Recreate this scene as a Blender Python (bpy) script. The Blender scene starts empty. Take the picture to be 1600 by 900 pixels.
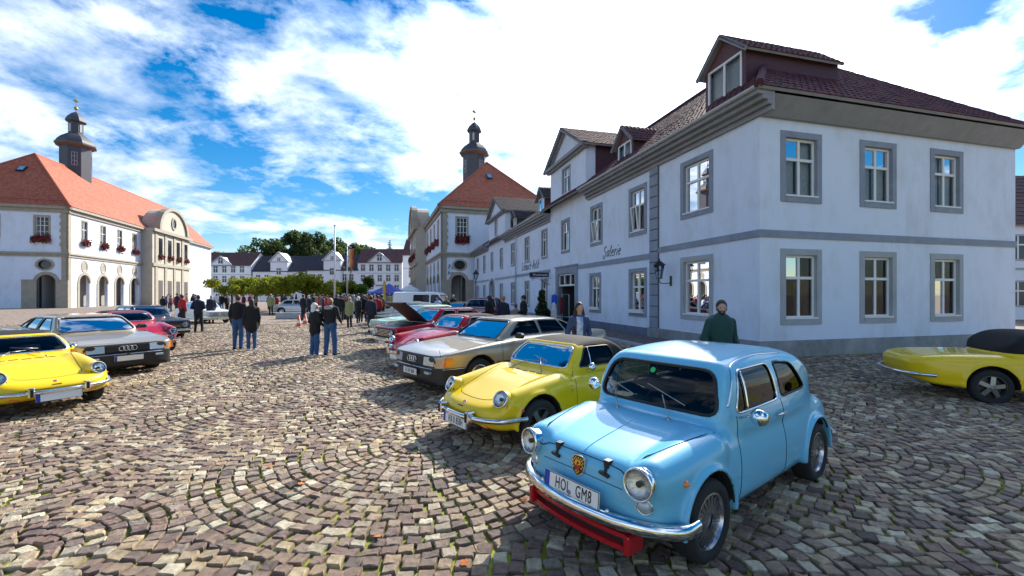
import bpy, bmesh, math, random
import numpy as np
from mathutils import Vector, Matrix

random.seed(7)
RNG = np.random.default_rng(7)
SC = bpy.context.scene
COL = SC.collection
R = math.radians

# ---------------------------------------------------------------- camera
cam_d = bpy.data.cameras.new('camera'); CAM = bpy.data.objects.new('camera', cam_d); COL.objects.link(CAM)
cam_d.sensor_width = 36.0; cam_d.lens = 676/1600*36.0; cam_d.shift_y = 10/1600
cam_d.clip_end = 3000; cam_d.clip_start = 0.05
CAM.location = (0, 0, 1.75); CAM.rotation_euler = (R(90), 0, 0)
SC.camera = CAM

# ---------------------------------------------------------------- world: clear sky with broken cloud
SUN_AZ, SUN_EL = R(24), R(34.5)          # azimuth to the right of +Y
SUNV = Vector((math.sin(SUN_AZ)*math.cos(SUN_EL), math.cos(SUN_AZ)*math.cos(SUN_EL), math.sin(SUN_EL)))
W = bpy.data.worlds.new('World'); SC.world = W; W.use_nodes = True
nt = W.node_tree; N = nt.nodes; Lk = nt.links
for n in list(N): N.remove(n)
out = N.new('ShaderNodeOutputWorld'); bg = N.new('ShaderNodeBackground'); bg.inputs['Strength'].default_value = 0.10
sky = N.new('ShaderNodeTexSky'); sky.sky_type = 'NISHITA'; sky.sun_disc = False
sky.sun_elevation = SUN_EL; sky.sun_rotation = SUN_AZ; sky.air_density = 1.0; sky.dust_density = 0.3; sky.ozone_density = 3.0
tc = N.new('ShaderNodeTexCoord'); sep = N.new('ShaderNodeSeparateXYZ'); Lk.new(tc.outputs['Generated'], sep.inputs[0])
def wmath(op, a, b=None, clamp=False):
    m = N.new('ShaderNodeMath'); m.operation = op; m.use_clamp = clamp
    for i, v in enumerate((a, b)):
        if v is None: continue
        if hasattr(v, 'links') or hasattr(v, 'is_linked'): Lk.new(v, m.inputs[i])
        else: m.inputs[i].default_value = v
    return m.outputs[0]
zz = wmath('ADD', wmath('MAXIMUM', sep.outputs[2], 0.0), 0.22)
cmb = N.new('ShaderNodeCombineXYZ')
Lk.new(wmath('DIVIDE', sep.outputs[0], zz), cmb.inputs[0]); Lk.new(wmath('DIVIDE', sep.outputs[1], zz), cmb.inputs[1])
def wnoise(scale, detail, rough, loc, dist=0.0):
    mp = N.new('ShaderNodeMapping'); mp.inputs['Location'].default_value = loc; Lk.new(cmb.outputs[0], mp.inputs['Vector'])
    n = N.new('ShaderNodeTexNoise'); n.inputs['Scale'].default_value = scale; n.inputs['Detail'].default_value = detail
    n.inputs['Roughness'].default_value = rough; n.inputs['Distortion'].default_value = dist
    Lk.new(mp.outputs[0], n.inputs['Vector']); return n.outputs['Fac']
n1 = wnoise(1.05, 12, 0.6, (3.1, 1.7, 0.4), 0.35)
n2 = wnoise(4.2, 8, 0.62, (7.3, 2.2, 1.1), 0.2)
# the closer to the sun, the thicker the bright veil of cloud
dot = N.new('ShaderNodeVectorMath'); dot.operation = 'DOT_PRODUCT'; Lk.new(tc.outputs['Generated'], dot.inputs[0]); dot.inputs[1].default_value = SUNV
near = wmath('POWER', wmath('MAXIMUM', dot.outputs['Value'], 0.0), 8.0)
dens = wmath('ADD', wmath('ADD', wmath('MULTIPLY', n1, 0.70), wmath('MULTIPLY', n2, 0.34)), wmath('MULTIPLY', near, 0.15))
ramp = N.new('ShaderNodeValToRGB'); ramp.color_ramp.elements[0].position = 0.50; ramp.color_ramp.elements[1].position = 0.61
ramp.color_ramp.elements[0].color = (0,0,0,1); ramp.color_ramp.elements[1].color = (1,1,1,1)
Lk.new(dens, ramp.inputs[0])
n3 = wnoise(2.3, 8, 0.6, (1.3, 5.2, 2.0), 0.3)
sh = N.new('ShaderNodeValToRGB'); sh.color_ramp.elements[0].position = 0.38; sh.color_ramp.elements[1].position = 0.62
sh.color_ramp.elements[0].color = (3.4, 4.5, 6.4, 1); sh.color_ramp.elements[1].color = (9.0, 9.7, 10.8, 1)
Lk.new(n3, sh.inputs[0])
glow = N.new('ShaderNodeVectorMath'); glow.operation = 'SCALE'; Lk.new(sh.outputs[0], glow.inputs[0])
Lk.new(wmath('ADD', 1.0, wmath('MULTIPLY', near, 2.4)), glow.inputs['Scale'])
skyc = N.new('ShaderNodeHueSaturation'); skyc.inputs['Saturation'].default_value = 1.5; skyc.inputs['Value'].default_value = 0.85
Lk.new(sky.outputs[0], skyc.inputs['Color'])
mixc = N.new('ShaderNodeMix'); mixc.data_type = 'RGBA'
Lk.new(ramp.outputs[0], mixc.inputs['Factor']); Lk.new(skyc.outputs[0], mixc.inputs['A']); Lk.new(glow.outputs[0], mixc.inputs['B'])
Lk.new(mixc.outputs['Result'], bg.inputs['Color']); Lk.new(bg.outputs[0], out.inputs['Surface'])

# ---------------------------------------------------------------- sun
sd = bpy.data.lights.new('sun', 'SUN'); sd.energy = 5.0; sd.angle = R(0.53); sd.color = (1.0, 0.93, 0.82)
so = bpy.data.objects.new('sun', sd); COL.objects.link(so); so.location = SUNV*60
so.rotation_euler = SUNV.to_track_quat('Z', 'Y').to_euler()

# ---------------------------------------------------------------- exposure
SC.view_settings.view_transform = 'Standard'; SC.view_settings.look = 'None'
SC.view_settings.exposure = 0.8; SC.view_settings.gamma = 1.0; SC.view_settings.use_curve_mapping = False
SC.cycles.max_bounces = 8; SC.cycles.transparent_max_bounces = 16; SC.cycles.use_denoising = True
SC.cycles.caustics_reflective = False; SC.cycles.caustics_refractive = False

# ================================================================ helpers
def tag(o, label=None, cat=None, group=None, kind=None):
    if label: o['label'] = label
    if cat: o['category'] = cat
    if group: o['group'] = group
    if kind: o['kind'] = kind
    return o
def empty(name, loc=(0,0,0), rz=0.0, label=None, cat=None, group=None):
    o = bpy.data.objects.new(name, None); COL.objects.link(o); o.location = loc; o.rotation_euler = (0,0,rz)
    o.empty_display_size = 0.2
    return tag(o, label, cat, group)
def mobj(name, V, F, mats, parent=None, smooth=False, fm=None):
    me = bpy.data.meshes.new(name)
    me.from_pydata([tuple(v) for v in V] if not isinstance(V, np.ndarray) else V.tolist(), [], F if isinstance(F, list) else F.tolist())
    for m in (mats if isinstance(mats, (list, tuple)) else [mats]): me.materials.append(m)
    if fm is not None: me.polygons.foreach_set('material_index', np.asarray(fm, dtype=np.int32))
    if smooth: me.polygons.foreach_set('use_smooth', np.ones(len(me.polygons), dtype=bool))
    me.update()
    o = bpy.data.objects.new(name, me); COL.objects.link(o)
    if parent: o.parent = parent
    return o
def copy_tree(o, parent=None, skip=()):
    c = o.copy(); COL.objects.link(c); c.parent = parent
    for ch in o.children:
        if ch.name.split('.')[0] in skip: continue
        copy_tree(ch, c, skip)
    return c
def remat(o, old, new):
    for ob in [o] + list(o.children_recursive):
        if ob.type == 'MESH' and any(m is old for m in ob.data.materials):
            ob.data = ob.data.copy()
            for i, m in enumerate(ob.data.materials):
                if m is old: ob.data.materials[i] = new

class MB:
    """collects faces for one mesh"""
    def __init__(s): s.v = []; s.f = []; s.m = []; s.mi = 0
    def add(s, V, F):
        b = len(s.v); s.v += [tuple(map(float, p)) for p in V]; s.f += [tuple(i+b for i in f) for f in F]; s.m += [s.mi]*len(F); return s
    def quad(s, a, b, c, d): return s.add([a,b,c,d], [(0,1,2,3)])
    def poly(s, pts): return s.add(pts, [tuple(range(len(pts)))])
    def hexa(s, P):  # 8 pts: bottom 4, top 4
        return s.add(P, [(3,2,1,0),(4,5,6,7),(0,1,5,4),(1,2,6,5),(2,3,7,6),(3,0,4,7)])
    def box(s, x0,x1,y0,y1,z0,z1):
        return s.hexa([(x0,y0,z0),(x1,y0,z0),(x1,y1,z0),(x0,y1,z0),(x0,y0,z1),(x1,y0,z1),(x1,y1,z1),(x0,y1,z1)])
    def cbox(s, x0,x1,y0,y1,z0,z1,c=0.02):
        # box with chamfered edges (convex, 24 verts)
        V=[]; F=[]
        xs=(x0,x1); ys=(y0,y1); zs=(z0,z1); idx={}
        for i in (0,1):
            for j in (0,1):
                for k in (0,1):
                    sx=c if i==0 else -c; sy=c if j==0 else -c; sz=c if k==0 else -c
                    idx[(i,j,k,0)]=len(V); V.append((xs[i],ys[j]+sy,zs[k]+sz))
                    idx[(i,j,k,1)]=len(V); V.append((xs[i]+sx,ys[j],zs[k]+sz))
                    idx[(i,j,k,2)]=len(V); V.append((xs[i]+sx,ys[j]+sy,zs[k]))
                    F.append((idx[(i,j,k,0)],idx[(i,j,k,1)],idx[(i,j,k,2)]))
        for i in (0,1):
            F.append(tuple(idx[(i,j,k,0)] for j,k in ((0,0),(1,0),(1,1),(0,1))))
            F.append(tuple(idx[(j,i,k,1)] for j,k in ((0,0),(1,0),(1,1),(0,1))))
            F.append(tuple(idx[(j,k,i,2)] for j,k in ((0,0),(1,0),(1,1),(0,1))))
        for i in (0,1):
            for j in (0,1):
                F.append((idx[(i,j,0,0)],idx[(i,j,0,1)],idx[(i,j,1,1)],idx[(i,j,1,0)]))
                F.append((idx[(i,0,j,0)],idx[(i,0,j,2)],idx[(i,1,j,2)],idx[(i,1,j,0)]))
                F.append((idx[(0,i,j,1)],idx[(0,i,j,2)],idx[(1,i,j,2)],idx[(1,i,j,1)]))
        return s.add(V,F)
    def bar(s, p, q, w, h, up=(0,0,1)):
        p=Vector(p); q=Vector(q); d=(q-p).normalized(); u=Vector(up); sx=d.cross(u)
        if sx.length<1e-4: u=Vector((1,0,0)); sx=d.cross(u)
        sx.normalize(); u=sx.cross(d).normalized(); a=sx*(w/2); b=u*(h/2)
        return s.hexa([p-a-b,p+a-b,q+a-b,q-a-b,p-a+b,p+a+b,q+a+b,q-a+b])
    def tube(s, pts, r, n=8, closed=False, cap=True):
        pts=[Vector(p) for p in pts]; m=len(pts); rr=r if isinstance(r,(list,tuple)) else [r]*m
        V=[]; F=[]; prev=None
        for i,p in enumerate(pts):
            if closed: t=pts[(i+1)%m]-pts[i-1]
            else: t=pts[min(i+1,m-1)]-pts[max(i-1,0)]
            if t.length<1e-9: t=Vector((0,0,1))
            t.normalize()
            if prev is None:
                a=Vector((0,0,1)) if abs(t.z)<0.9 else Vector((1,0,0))
                u=t.cross(a).normalized()
            else:
                u=(prev-t*prev.dot(t)); 
                if u.length<1e-6: u=t.orthogonal()
                u.normalize()
            prev=u; w=t.cross(u)
            for k in range(n):
                a=2*math.pi*k/n; V.append(p+(u*math.cos(a)+w*math.sin(a))*rr[i])
        for i in range(m if closed else m-1):
            j=(i+1)%m
            for k in range(n): F.append((i*n+k,i*n+(k+1)%n,j*n+(k+1)%n,j*n+k))
        if cap and not closed: F.append(tuple(range(n-1,-1,-1))); F.append(tuple((m-1)*n+k for k in range(n)))
        return s.add(V,F)
    def lathe(s, prof, org=(0,0,0), ax=(0,0,1), n=24, sx=1.0, sy=1.0, ref=None):
        ax=Vector(ax).normalized(); u=Vector(ref) if ref else ax.orthogonal(); u=(u-ax*u.dot(ax)).normalized(); w=ax.cross(u); o=Vector(org)
        V=[]; F=[]; m=len(prof)
        for r,h in prof:
            for k in range(n):
                a=2*math.pi*k/n; V.append(o+ax*h+u*(math.cos(a)*r*sx)+w*(math.sin(a)*r*sy))
        for i in range(m-1):
            for k in range(n): F.append((i*n+k,i*n+(k+1)%n,(i+1)*n+(k+1)%n,(i+1)*n+k))
        return s.add(V,F)
    def prism(s, pts, vec):
        vec=Vector(vec); n=len(pts); A=[Vector(p) for p in pts]; B=[p+vec for p in A]
        return s.add(A+B,[tuple(range(n-1,-1,-1)),tuple(range(n,2*n))]+[(i,(i+1)%n,n+(i+1)%n,n+i) for i in range(n)])
    def wall(s, P, s0,s1,z0,z1,openings=(),t=0.2):
        """wall face with openings and reveals; P(s,z,t)->xyz, t inward"""
        S=sorted({s0,s1,*[v for o in openings for v in o[:2] if s0<v<s1]}); Z=sorted({z0,z1,*[v for o in openings for v in o[2:4] if z0<v<z1]})
        for a,b in zip(S,S[1:]):
            for c,d in zip(Z,Z[1:]):
                ms,mz=(a+b)/2,(c+d)/2
                if any(o[0]<ms<o[1] and o[2]<mz<o[3] for o in openings): continue
                s.quad(P(a,c,0),P(b,c,0),P(b,d,0),P(a,d,0))
        for a,b,c,d in [o[:4] for o in openings]:
            s.quad(P(a,c,0),P(a,d,0),P(a,d,t),P(a,c,t)); s.quad(P(b,c,0),P(b,d,0),P(b,d,t),P(b,c,t))
            s.quad(P(a,c,0),P(b,c,0),P(b,c,t),P(a,c,t)); s.quad(P(a,d,0),P(b,d,0),P(b,d,t),P(a,d,t))
        return s
    def pbox(s, P, s0,s1,z0,z1,t0,t1):
        return s.hexa([P(s0,z0,t0),P(s1,z0,t0),P(s1,z0,t1),P(s0,z0,t1),P(s0,z1,t0),P(s1,z1,t0),P(s1,z1,t1),P(s0,z1,t1)])
    def build(s, name, mat, parent=None, smooth=False, label=None):
        o=mobj(name, s.v, s.f, mat, parent, smooth, s.m if isinstance(mat,(list,tuple)) else None)
        bm=bmesh.new(); bm.from_mesh(o.data); bmesh.ops.recalc_face_normals(bm, faces=bm.faces); bm.to_mesh(o.data); bm.free()
        if label: o['label']=label
        return o

def smooth_by_angle(o, ang=35):
    me=o.data
    me.polygons.foreach_set('use_smooth', np.ones(len(me.polygons), dtype=bool))
    bm=bmesh.new(); bm.from_mesh(me); c=math.cos(R(ang))
    bmesh.ops.remove_doubles(bm, verts=bm.verts, dist=1e-5)
    bm.normal_update()
    for e in bm.edges:
        if len(e.link_faces)==2 and e.link_faces[0].normal.dot(e.link_faces[1].normal)<c: e.smooth=False
    bm.to_mesh(me); bm.free(); return o

# ================================================================ materials
MATS={}
def nd(t, ty, **kw):
    n=t.nodes.new(ty)
    for k,v in kw.items():
        if k in n.inputs: n.inputs[k].default_value=v
        else: setattr(n,k,v)
    return n
def mat(name, col, rough=0.6, metal=0.0, var=0.0, vscale=3.0, bump=0.0, bscale=30.0, coat=0.0, spec=0.5, col2=None, emit=None, subsurf=0.0, coords='Object', bdist=0.02, rvar=0.0):
    if name in MATS: return MATS[name]
    m=bpy.data.materials.new(name); m.use_nodes=True; t=m.node_tree; p=t.nodes['Principled BSDF']
    p.inputs['Base Color'].default_value=(*col,1); p.inputs['Roughness'].default_value=rough; p.inputs['Metallic'].default_value=metal
    p.inputs['Coat Weight'].default_value=coat; p.inputs['Coat Roughness'].default_value=0.02; p.inputs['Specular IOR Level'].default_value=spec
    m.diffuse_color=(*col,1)
    if var or bump or rvar:
        c=nd(t,'ShaderNodeTexCoord')
    if var or rvar:
        n=nd(t,'ShaderNodeTexNoise',Scale=vscale,Detail=8.0,Roughness=0.65); t.links.new(c.outputs[coords],n.inputs['Vector'])
    if var:
        r=nd(t,'ShaderNodeValToRGB'); r.color_ramp.elements[0].position=0.3; r.color_ramp.elements[1].position=0.7
        c2=col2 or tuple(x*(1-var) for x in col); r.color_ramp.elements[0].color=(*c2,1); r.color_ramp.elements[1].color=(*col,1)
        t.links.new(n.outputs['Fac'],r.inputs[0]); t.links.new(r.outputs[0],p.inputs['Base Color'])
    if rvar:
        q=nd(t,'ShaderNodeMapRange'); q.inputs['To Min'].default_value=max(0,rough-rvar); q.inputs['To Max'].default_value=min(1,rough+rvar)
        t.links.new(n.outputs['Fac'],q.inputs[0]); t.links.new(q.outputs[0],p.inputs['Roughness'])
    if bump:
        n2=nd(t,'ShaderNodeTexNoise',Scale=bscale,Detail=6.0,Roughness=0.6); t.links.new(c.outputs[coords],n2.inputs['Vector'])
        b=nd(t,'ShaderNodeBump',Strength=bump,Distance=bdist); t.links.new(n2.outputs['Fac'],b.inputs['Height']); t.links.new(b.outputs[0],p.inputs['Normal'])
    if emit:
        p.inputs['Emission Color'].default_value=(*emit[0],1); p.inputs['Emission Strength'].default_value=emit[1]
    MATS[name]=m; return m
def glass_mat(name, tint=(0.5,0.55,0.55), rough=0.0, ior=1.45):
    if name in MATS: return MATS[name]
    m=bpy.data.materials.new(name); m.use_nodes=True; t=m.node_tree
    for n in list(t.nodes): t.nodes.remove(n)
    o=nd(t,'ShaderNodeOutputMaterial'); mx=nd(t,'ShaderNodeMixShader'); tr=nd(t,'ShaderNodeBsdfTransparent'); gl=nd(t,'ShaderNodeBsdfGlossy'); fr=nd(t,'ShaderNodeFresnel',IOR=ior)
    tr.inputs['Color'].default_value=(*tint,1); gl.inputs['Roughness'].default_value=rough
    t.links.new(fr.outputs[0],mx.inputs[0]); t.links.new(tr.outputs[0],mx.inputs[1]); t.links.new(gl.outputs[0],mx.inputs[2]); t.links.new(mx.outputs[0],o.inputs['Surface'])
    MATS[name]=m; return m

def plaster(name, col, dirt=(0.42,0.40,0.36)):
    """lime-washed wall: fine grain, faint blotches and rising damp shapes"""
    if name in MATS: return MATS[name]
    m=mat(name,col,0.85,bump=0.25,bscale=60.0,bdist=0.01); t=m.node_tree; p=t.nodes['Principled BSDF']
    c=nd(t,'ShaderNodeTexCoord'); n=nd(t,'ShaderNodeTexNoise',Scale=0.55,Detail=10.0,Roughness=0.68,Distortion=0.4); t.links.new(c.outputs['Object'],n.inputs['Vector'])
    mp=nd(t,'ShaderNodeMapping'); mp.inputs['Scale'].default_value=(1.2,1.2,0.4); t.links.new(c.outputs['Object'],mp.inputs['Vector'])
    n2=nd(t,'ShaderNodeTexNoise',Scale=1.6,Detail=6.0,Roughness=0.7); t.links.new(mp.outputs[0],n2.inputs['Vector'])
    mm=nd(t,'ShaderNodeMath'); mm.operation='MULTIPLY'; t.links.new(n.outputs['Fac'],mm.inputs[0]); t.links.new(n2.outputs['Fac'],mm.inputs[1])
    r=nd(t,'ShaderNodeValToRGB'); r.color_ramp.elements[0].position=0.22; r.color_ramp.elements[1].position=0.42
    r.color_ramp.elements[0].color=(*col,1); r.color_ramp.elements[1].color=tuple(a*0.62+b*0.38 for a,b in zip(col,dirt))+(1,)
    t.links.new(mm.outputs[0],r.inputs[0]); t.links.new(r.outputs[0],p.inputs['Base Color'])
    return m
def rand_mat(name, cols, rough=0.8,  island=False, bump=0.4, bscale=40.0, bdist=0.01, moss=None, fine=0.25, spec=0.4, trans=0.0):
    """each piece takes its own colour: per object or per mesh island"""
    if name in MATS: return MATS[name]
    m=mat(name,cols[0],rough,bump=bump,bscale=bscale,bdist=bdist,coords='Object'); t=m.node_tree; p=t.nodes['Principled BSDF']
    if island: src=nd(t,'ShaderNodeNewGeometry').outputs['Random Per Island']
    else: src=nd(t,'ShaderNodeObjectInfo').outputs['Random']
    r=nd(t,'ShaderNodeValToRGB'); r.color_ramp.interpolation='LINEAR'
    while len(r.color_ramp.elements)<len(cols): r.color_ramp.elements.new(0.5)
    for i,cc in enumerate(cols):
        r.color_ramp.elements[i].position=i/(len(cols)-1); r.color_ramp.elements[i].color=(*cc,1)
    t.links.new(src,r.inputs[0])
    g=nd(t,'ShaderNodeNewGeometry'); n=nd(t,'ShaderNodeTexNoise',Scale=22.0,Detail=8.0,Roughness=0.7); t.links.new(g.outputs['Position'],n.inputs['Vector'])
    mr=nd(t,'ShaderNodeMapRange'); mr.inputs['From Min'].default_value=0.3; mr.inputs['From Max'].default_value=0.7; mr.inputs['To Min'].default_value=1-fine; mr.inputs['To Max'].default_value=1+fine
    t.links.new(n.outputs['Fac'],mr.inputs[0])
    mx=nd(t,'ShaderNodeVectorMath'); mx.operation='SCALE'; t.links.new(r.outputs[0],mx.inputs[0]); t.links.new(mr.outputs[0],mx.inputs['Scale'])
    t.links.new(mx.outputs[0],p.inputs['Base Color']); p.inputs['Specular IOR Level'].default_value=spec
    if trans:
        tl=nd(t,'ShaderNodeBsdfTranslucent'); t.links.new(mx.outputs[0],tl.inputs['Color']); ms=nd(t,'ShaderNodeMixShader'); ms.inputs[0].default_value=trans
        o=t.nodes['Material Output']; t.links.new(p.outputs[0],ms.inputs[1]); t.links.new(tl.outputs[0],ms.inputs[2]); t.links.new(ms.outputs[0],o.inputs['Surface'])
    MATS[name]=m; return m
def paint(name, col, metal=0.0, rough=0.35):
    return mat(name,col,rough,metal,coat=0.8,spec=0.1)
M=dict(
  chrome=mat('chrome',(0.78,0.79,0.8),0.07,1.0,rvar=0.05,vscale=8.0), rubber=mat('rubber',(0.012,0.012,0.013),0.55,var=0.3,vscale=20.0),
  tyre=mat('tyre',(0.018,0.018,0.019),0.85,bump=0.3,bscale=60.0), darkin=mat('interior_dark',(0.02,0.02,0.022),0.8),
  black=mat('black_plastic',(0.014,0.014,0.015),0.45), gap=mat('panel_gap',(0.008,0.008,0.01),0.9),
  lamp=mat('lamp_glass',(0.42,0.5,0.58),0.1,0.35,bump=0.12,bscale=60.0), amber=mat('amber_lens',(0.85,0.2,0.01),0.15,coat=1.0), redlens=mat('red_lens',(0.5,0.01,0.01),0.15,coat=1.0),
  alloy=mat('alloy',(0.55,0.56,0.58),0.25,1.0), plate=mat('plate_white',(0.82,0.82,0.8),0.4), platetxt=mat('plate_black',(0.01,0.01,0.01),0.5), plateblue=mat('plate_blue',(0.01,0.04,0.4),0.4),
  cloth=mat('soft_top',(0.010,0.010,0.011),0.9,bump=0.3,bscale=150.0,bdist=0.004), carglass=glass_mat('car_glass',(0.36,0.40,0.43),0.0,1.27), 
  redp=paint('paint_red_lip',(0.45,0.015,0.02)), seat=mat('seat_cloth',(0.03,0.028,0.028),0.7), gold=mat('gold',(0.75,0.5,0.1),0.3,1.0),
  blue=paint('paint_light_blue',(0.16,0.50,0.72)), yellow=paint('paint_yellow',(0.82,0.56,0.008)), silver=paint('paint_champagne',(0.44,0.37,0.27),0.5,0.32), wine=paint('paint_wine',(0.40,0.008,0.02)),
)
# ================================================================ implicit surfaces for cars and people
def catm(pts, n=6, closed=True):
    P=np.asarray(pts,float); m=len(P); out=[]
    rng=range(m if closed else m-1)
    for i in rng:
        if closed: p0,p1,p2,p3=P[i-1],P[i],P[(i+1)%m],P[(i+2)%m]
        else: p0,p1,p2,p3=P[max(i-1,0)],P[i],P[i+1],P[min(i+2,m-1)]
        for k in range(n):
            t=k/n; out.append(0.5*((2*p1)+(-p0+p2)*t+(2*p0-5*p1+4*p2-p3)*t*t+(-p0+3*p1-3*p2+p3)*t**3))
    if not closed: out.append(P[-1])
    return np.array(out)
def sdpoly(P, A, B):
    P=np.asarray(P,float); d=np.full(np.broadcast(A,B).shape,1e9); s=np.zeros(d.shape,bool)
    for i in range(len(P)):
        ax,ay=P[i-1]; bx,by=P[i]; ex,ey=bx-ax,by-ay; l=ex*ex+ey*ey
        if l<1e-14: continue
        t=np.clip(((A-ax)*ex+(B-ay)*ey)/l,0,1); d=np.minimum(d,(A-ax-ex*t)**2+(B-ay-ey*t)**2)
        if ey!=0: c=((ay>B)!=(by>B)) & (A<ex*(B-ay)/ey+ax); s^=c
    d=np.sqrt(d); return np.where(s,-d,d)
def smax(a,b,k):
    h=np.maximum(k-np.abs(a-b),0)/k; return np.maximum(a,b)+h*h*k*0.25
def smin(a,b,k): return -smax(-a,-b,k)
def sym(half):   # half outline with y>=0 given as (x,y) -> closed
    h=[tuple(p) for p in half]; return h+[(x,-y) for x,y in reversed(h) if abs(y)>1e-9]
def symf(half):  # half outline (y,z)
    h=[tuple(p) for p in half]; return h+[(-y,z) for y,z in reversed(h) if abs(y)>1e-9]
def capsule(X,Y,Z,a,b,ra,rb,sc=(1,1,1)):
    a=np.asarray(a,float); b=np.asarray(b,float); d=b-a; px,py,pz=(X-a[0])/sc[0],(Y-a[1])/sc[1],(Z-a[2])/sc[2]; d=d/np.array(sc)
    l=max(d@d,1e-12); t=np.clip((px*d[0]+py*d[1]+pz*d[2])/l,0,1)
    return (np.sqrt((px-d[0]*t)**2+(py-d[1]*t)**2+(pz-d[2]*t)**2)-(ra+(rb-ra)*t))*min(sc)
def ellip(X,Y,Z,c,r):
    k=np.sqrt(((X-c[0])/r[0])**2+((Y-c[1])/r[1])**2+((Z-c[2])/r[2])**2); return (k-1)*min(r)
class Grid:
    def __init__(s, lo, hi, h):
        s.lo=np.array(lo,float); s.h=h; s.n=np.ceil((np.array(hi)-s.lo)/h).astype(int)+1
        s.x,s.y,s.z=[s.lo[i]+h*np.arange(s.n[i]) for i in range(3)]
        s.X=s.x[:,None,None]; s.Y=s.y[None,:,None]; s.Z=s.z[None,None,:]
    def samp(s,f,p):
        q=(np.asarray(p)-s.lo)/s.h; q=np.clip(q,0,np.array(f.shape)-1.001); i=q.astype(int); t=q-i; r=0
        for a in (0,1):
            for b in (0,1):
                for c in (0,1):
                    w=(t[...,0] if a else 1-t[...,0])*(t[...,1] if b else 1-t[...,1])*(t[...,2] if c else 1-t[...,2])
                    r=r+w*f[i[...,0]+a,i[...,1]+b,i[...,2]+c]
        return r
    def grad(s,f,p):
        e=s.h*0.75; g=np.stack([s.samp(f,p+d)-s.samp(f,p-d) for d in np.eye(3)*e],-1); l=np.linalg.norm(g,axis=-1,keepdims=True); return g/np.maximum(l,1e-9)
    def hit(s,f,P,D,level=0.0,far=3.0,step=0.006):
        """first crossing along D from P (outside)"""
        P=np.asarray(P,float); D=np.asarray(D,float); D=D/np.linalg.norm(D); n=int(far/step); t=np.arange(n)*step
        pts=P[:,None,:]+t[None,:,None]*D; v=s.samp(f,pts)-level; c=v<0; k=np.argmax(c,1); ok=c.any(1); k=np.maximum(k,1)
        a=v[np.arange(len(P)),k-1]; b=v[np.arange(len(P)),k]; tt=t[k-1]+step*np.clip(a/(a-b+1e-12),0,1)
        tt=np.where(ok,tt,np.nanmedian(np.where(ok,tt,np.nan)) if ok.any() else 0)
        return P+tt[:,None]*D
    def mesh(s,f):
        """surface nets -> verts, quads"""
        g=f<0; n=np.array(f.shape)-1
        c=np.zeros(n,np.int8)
        for a in (0,1):
            for b in (0,1):
                for d in (0,1): c+=g[a:a+n[0],b:b+n[1],d:d+n[2]].astype(np.int8)
        act=(c>0)&(c<8); I=np.argwhere(act); idx=np.full(n,-1,np.int64); idx[act]=np.arange(len(I))
        acc=np.zeros((len(I),3)); cnt=np.zeros(len(I))
        for ax in range(3):
            o1,o2=[k for k in range(3) if k!=ax]
            for a in (0,1):
                for b in (0,1):
                    p=np.zeros(3,int); p[o1]=a; p[o2]=b; q=p.copy(); q[ax]=1
                    v0=f[tuple((I+p).T)]; v1=f[tuple((I+q).T)]; k=(v0<0)!=(v1<0); t=np.where(k,v0/(v0-v1+1e-20),0)
                    pos=np.tile(p.astype(float),(len(I),1)); pos[:,ax]=t
                    acc+=np.where(k[:,None],pos,0); cnt+=k
        V=s.lo+(I+acc/cnt[:,None])*s.h; Q=[]
        for ax in range(3):
            o1,o2=(ax+1)%3,(ax+2)%3; sl0=[slice(1,-1)]*3; sl1=[slice(1,-1)]*3; sl0[ax]=slice(0,-1); sl1[ax]=slice(1,None)
            a=g[tuple(sl0)]; b=g[tuple(sl1)]; e=np.argwhere(a!=b)
            if len(e)==0: continue
            off=np.ones(3,int); off[ax]=0; e0=e+off; ins=a[tuple(e.T)]
            def cid(d1,d2):
                z=e0.copy(); z[:,o1]-=d1; z[:,o2]-=d2; return idx[tuple(z.T)]
            q=np.stack([cid(1,1),cid(0,1),cid(0,0),cid(1,0)],1); q[~ins]=q[~ins][:,::-1]; Q.append(q)
        return V,np.concatenate(Q)
def sdf_obj(name,G,f,mats,parent,fmat=None,newton=2,fn=None):
    fn=f if fn is None else fn
    V,Q=G.mesh(f)
    for _ in range(newton):
        e=G.h*0.75; g=np.stack([G.samp(f,V+d)-G.samp(f,V-d) for d in np.eye(3)*e],-1)/(2*e); l=(g*g).sum(1); v=G.samp(f,V)
        st=(v/np.maximum(l,0.3))[:,None]*g; st=np.clip(st,-G.h*0.4,G.h*0.4); V=V-st
    fm=fmat(V[Q].mean(1)) if fmat else None
    o=mobj(name,V,Q,mats,parent,True,fm); return o,V,Q
def rrect(c, rad, n=6):
    """round the corners of a polygon (list of 2d points)"""
    P=[np.array(p,float) for p in c]; out=[]
    for i,p in enumerate(P):
        a=P[i-1]-p; b=P[(i+1)%len(P)]-p; r=min(rad,np.linalg.norm(a)*0.45,np.linalg.norm(b)*0.45); a=p+a/np.linalg.norm(a)*r; b=p+b/np.linalg.norm(b)*r
        for k in range(n+1):
            t=k/n; out.append((1-t)**2*a+2*t*(1-t)*p+t*t*b)
    # resample evenly
    out=np.array(out+[out[0]]); d=np.r_[0,np.cumsum(np.linalg.norm(np.diff(out,axis=0),axis=1))]; t=np.linspace(0,d[-1],65)[:-1]
    return np.stack([np.interp(t,d,out[:,i]) for i in (0,1)],1)

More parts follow.
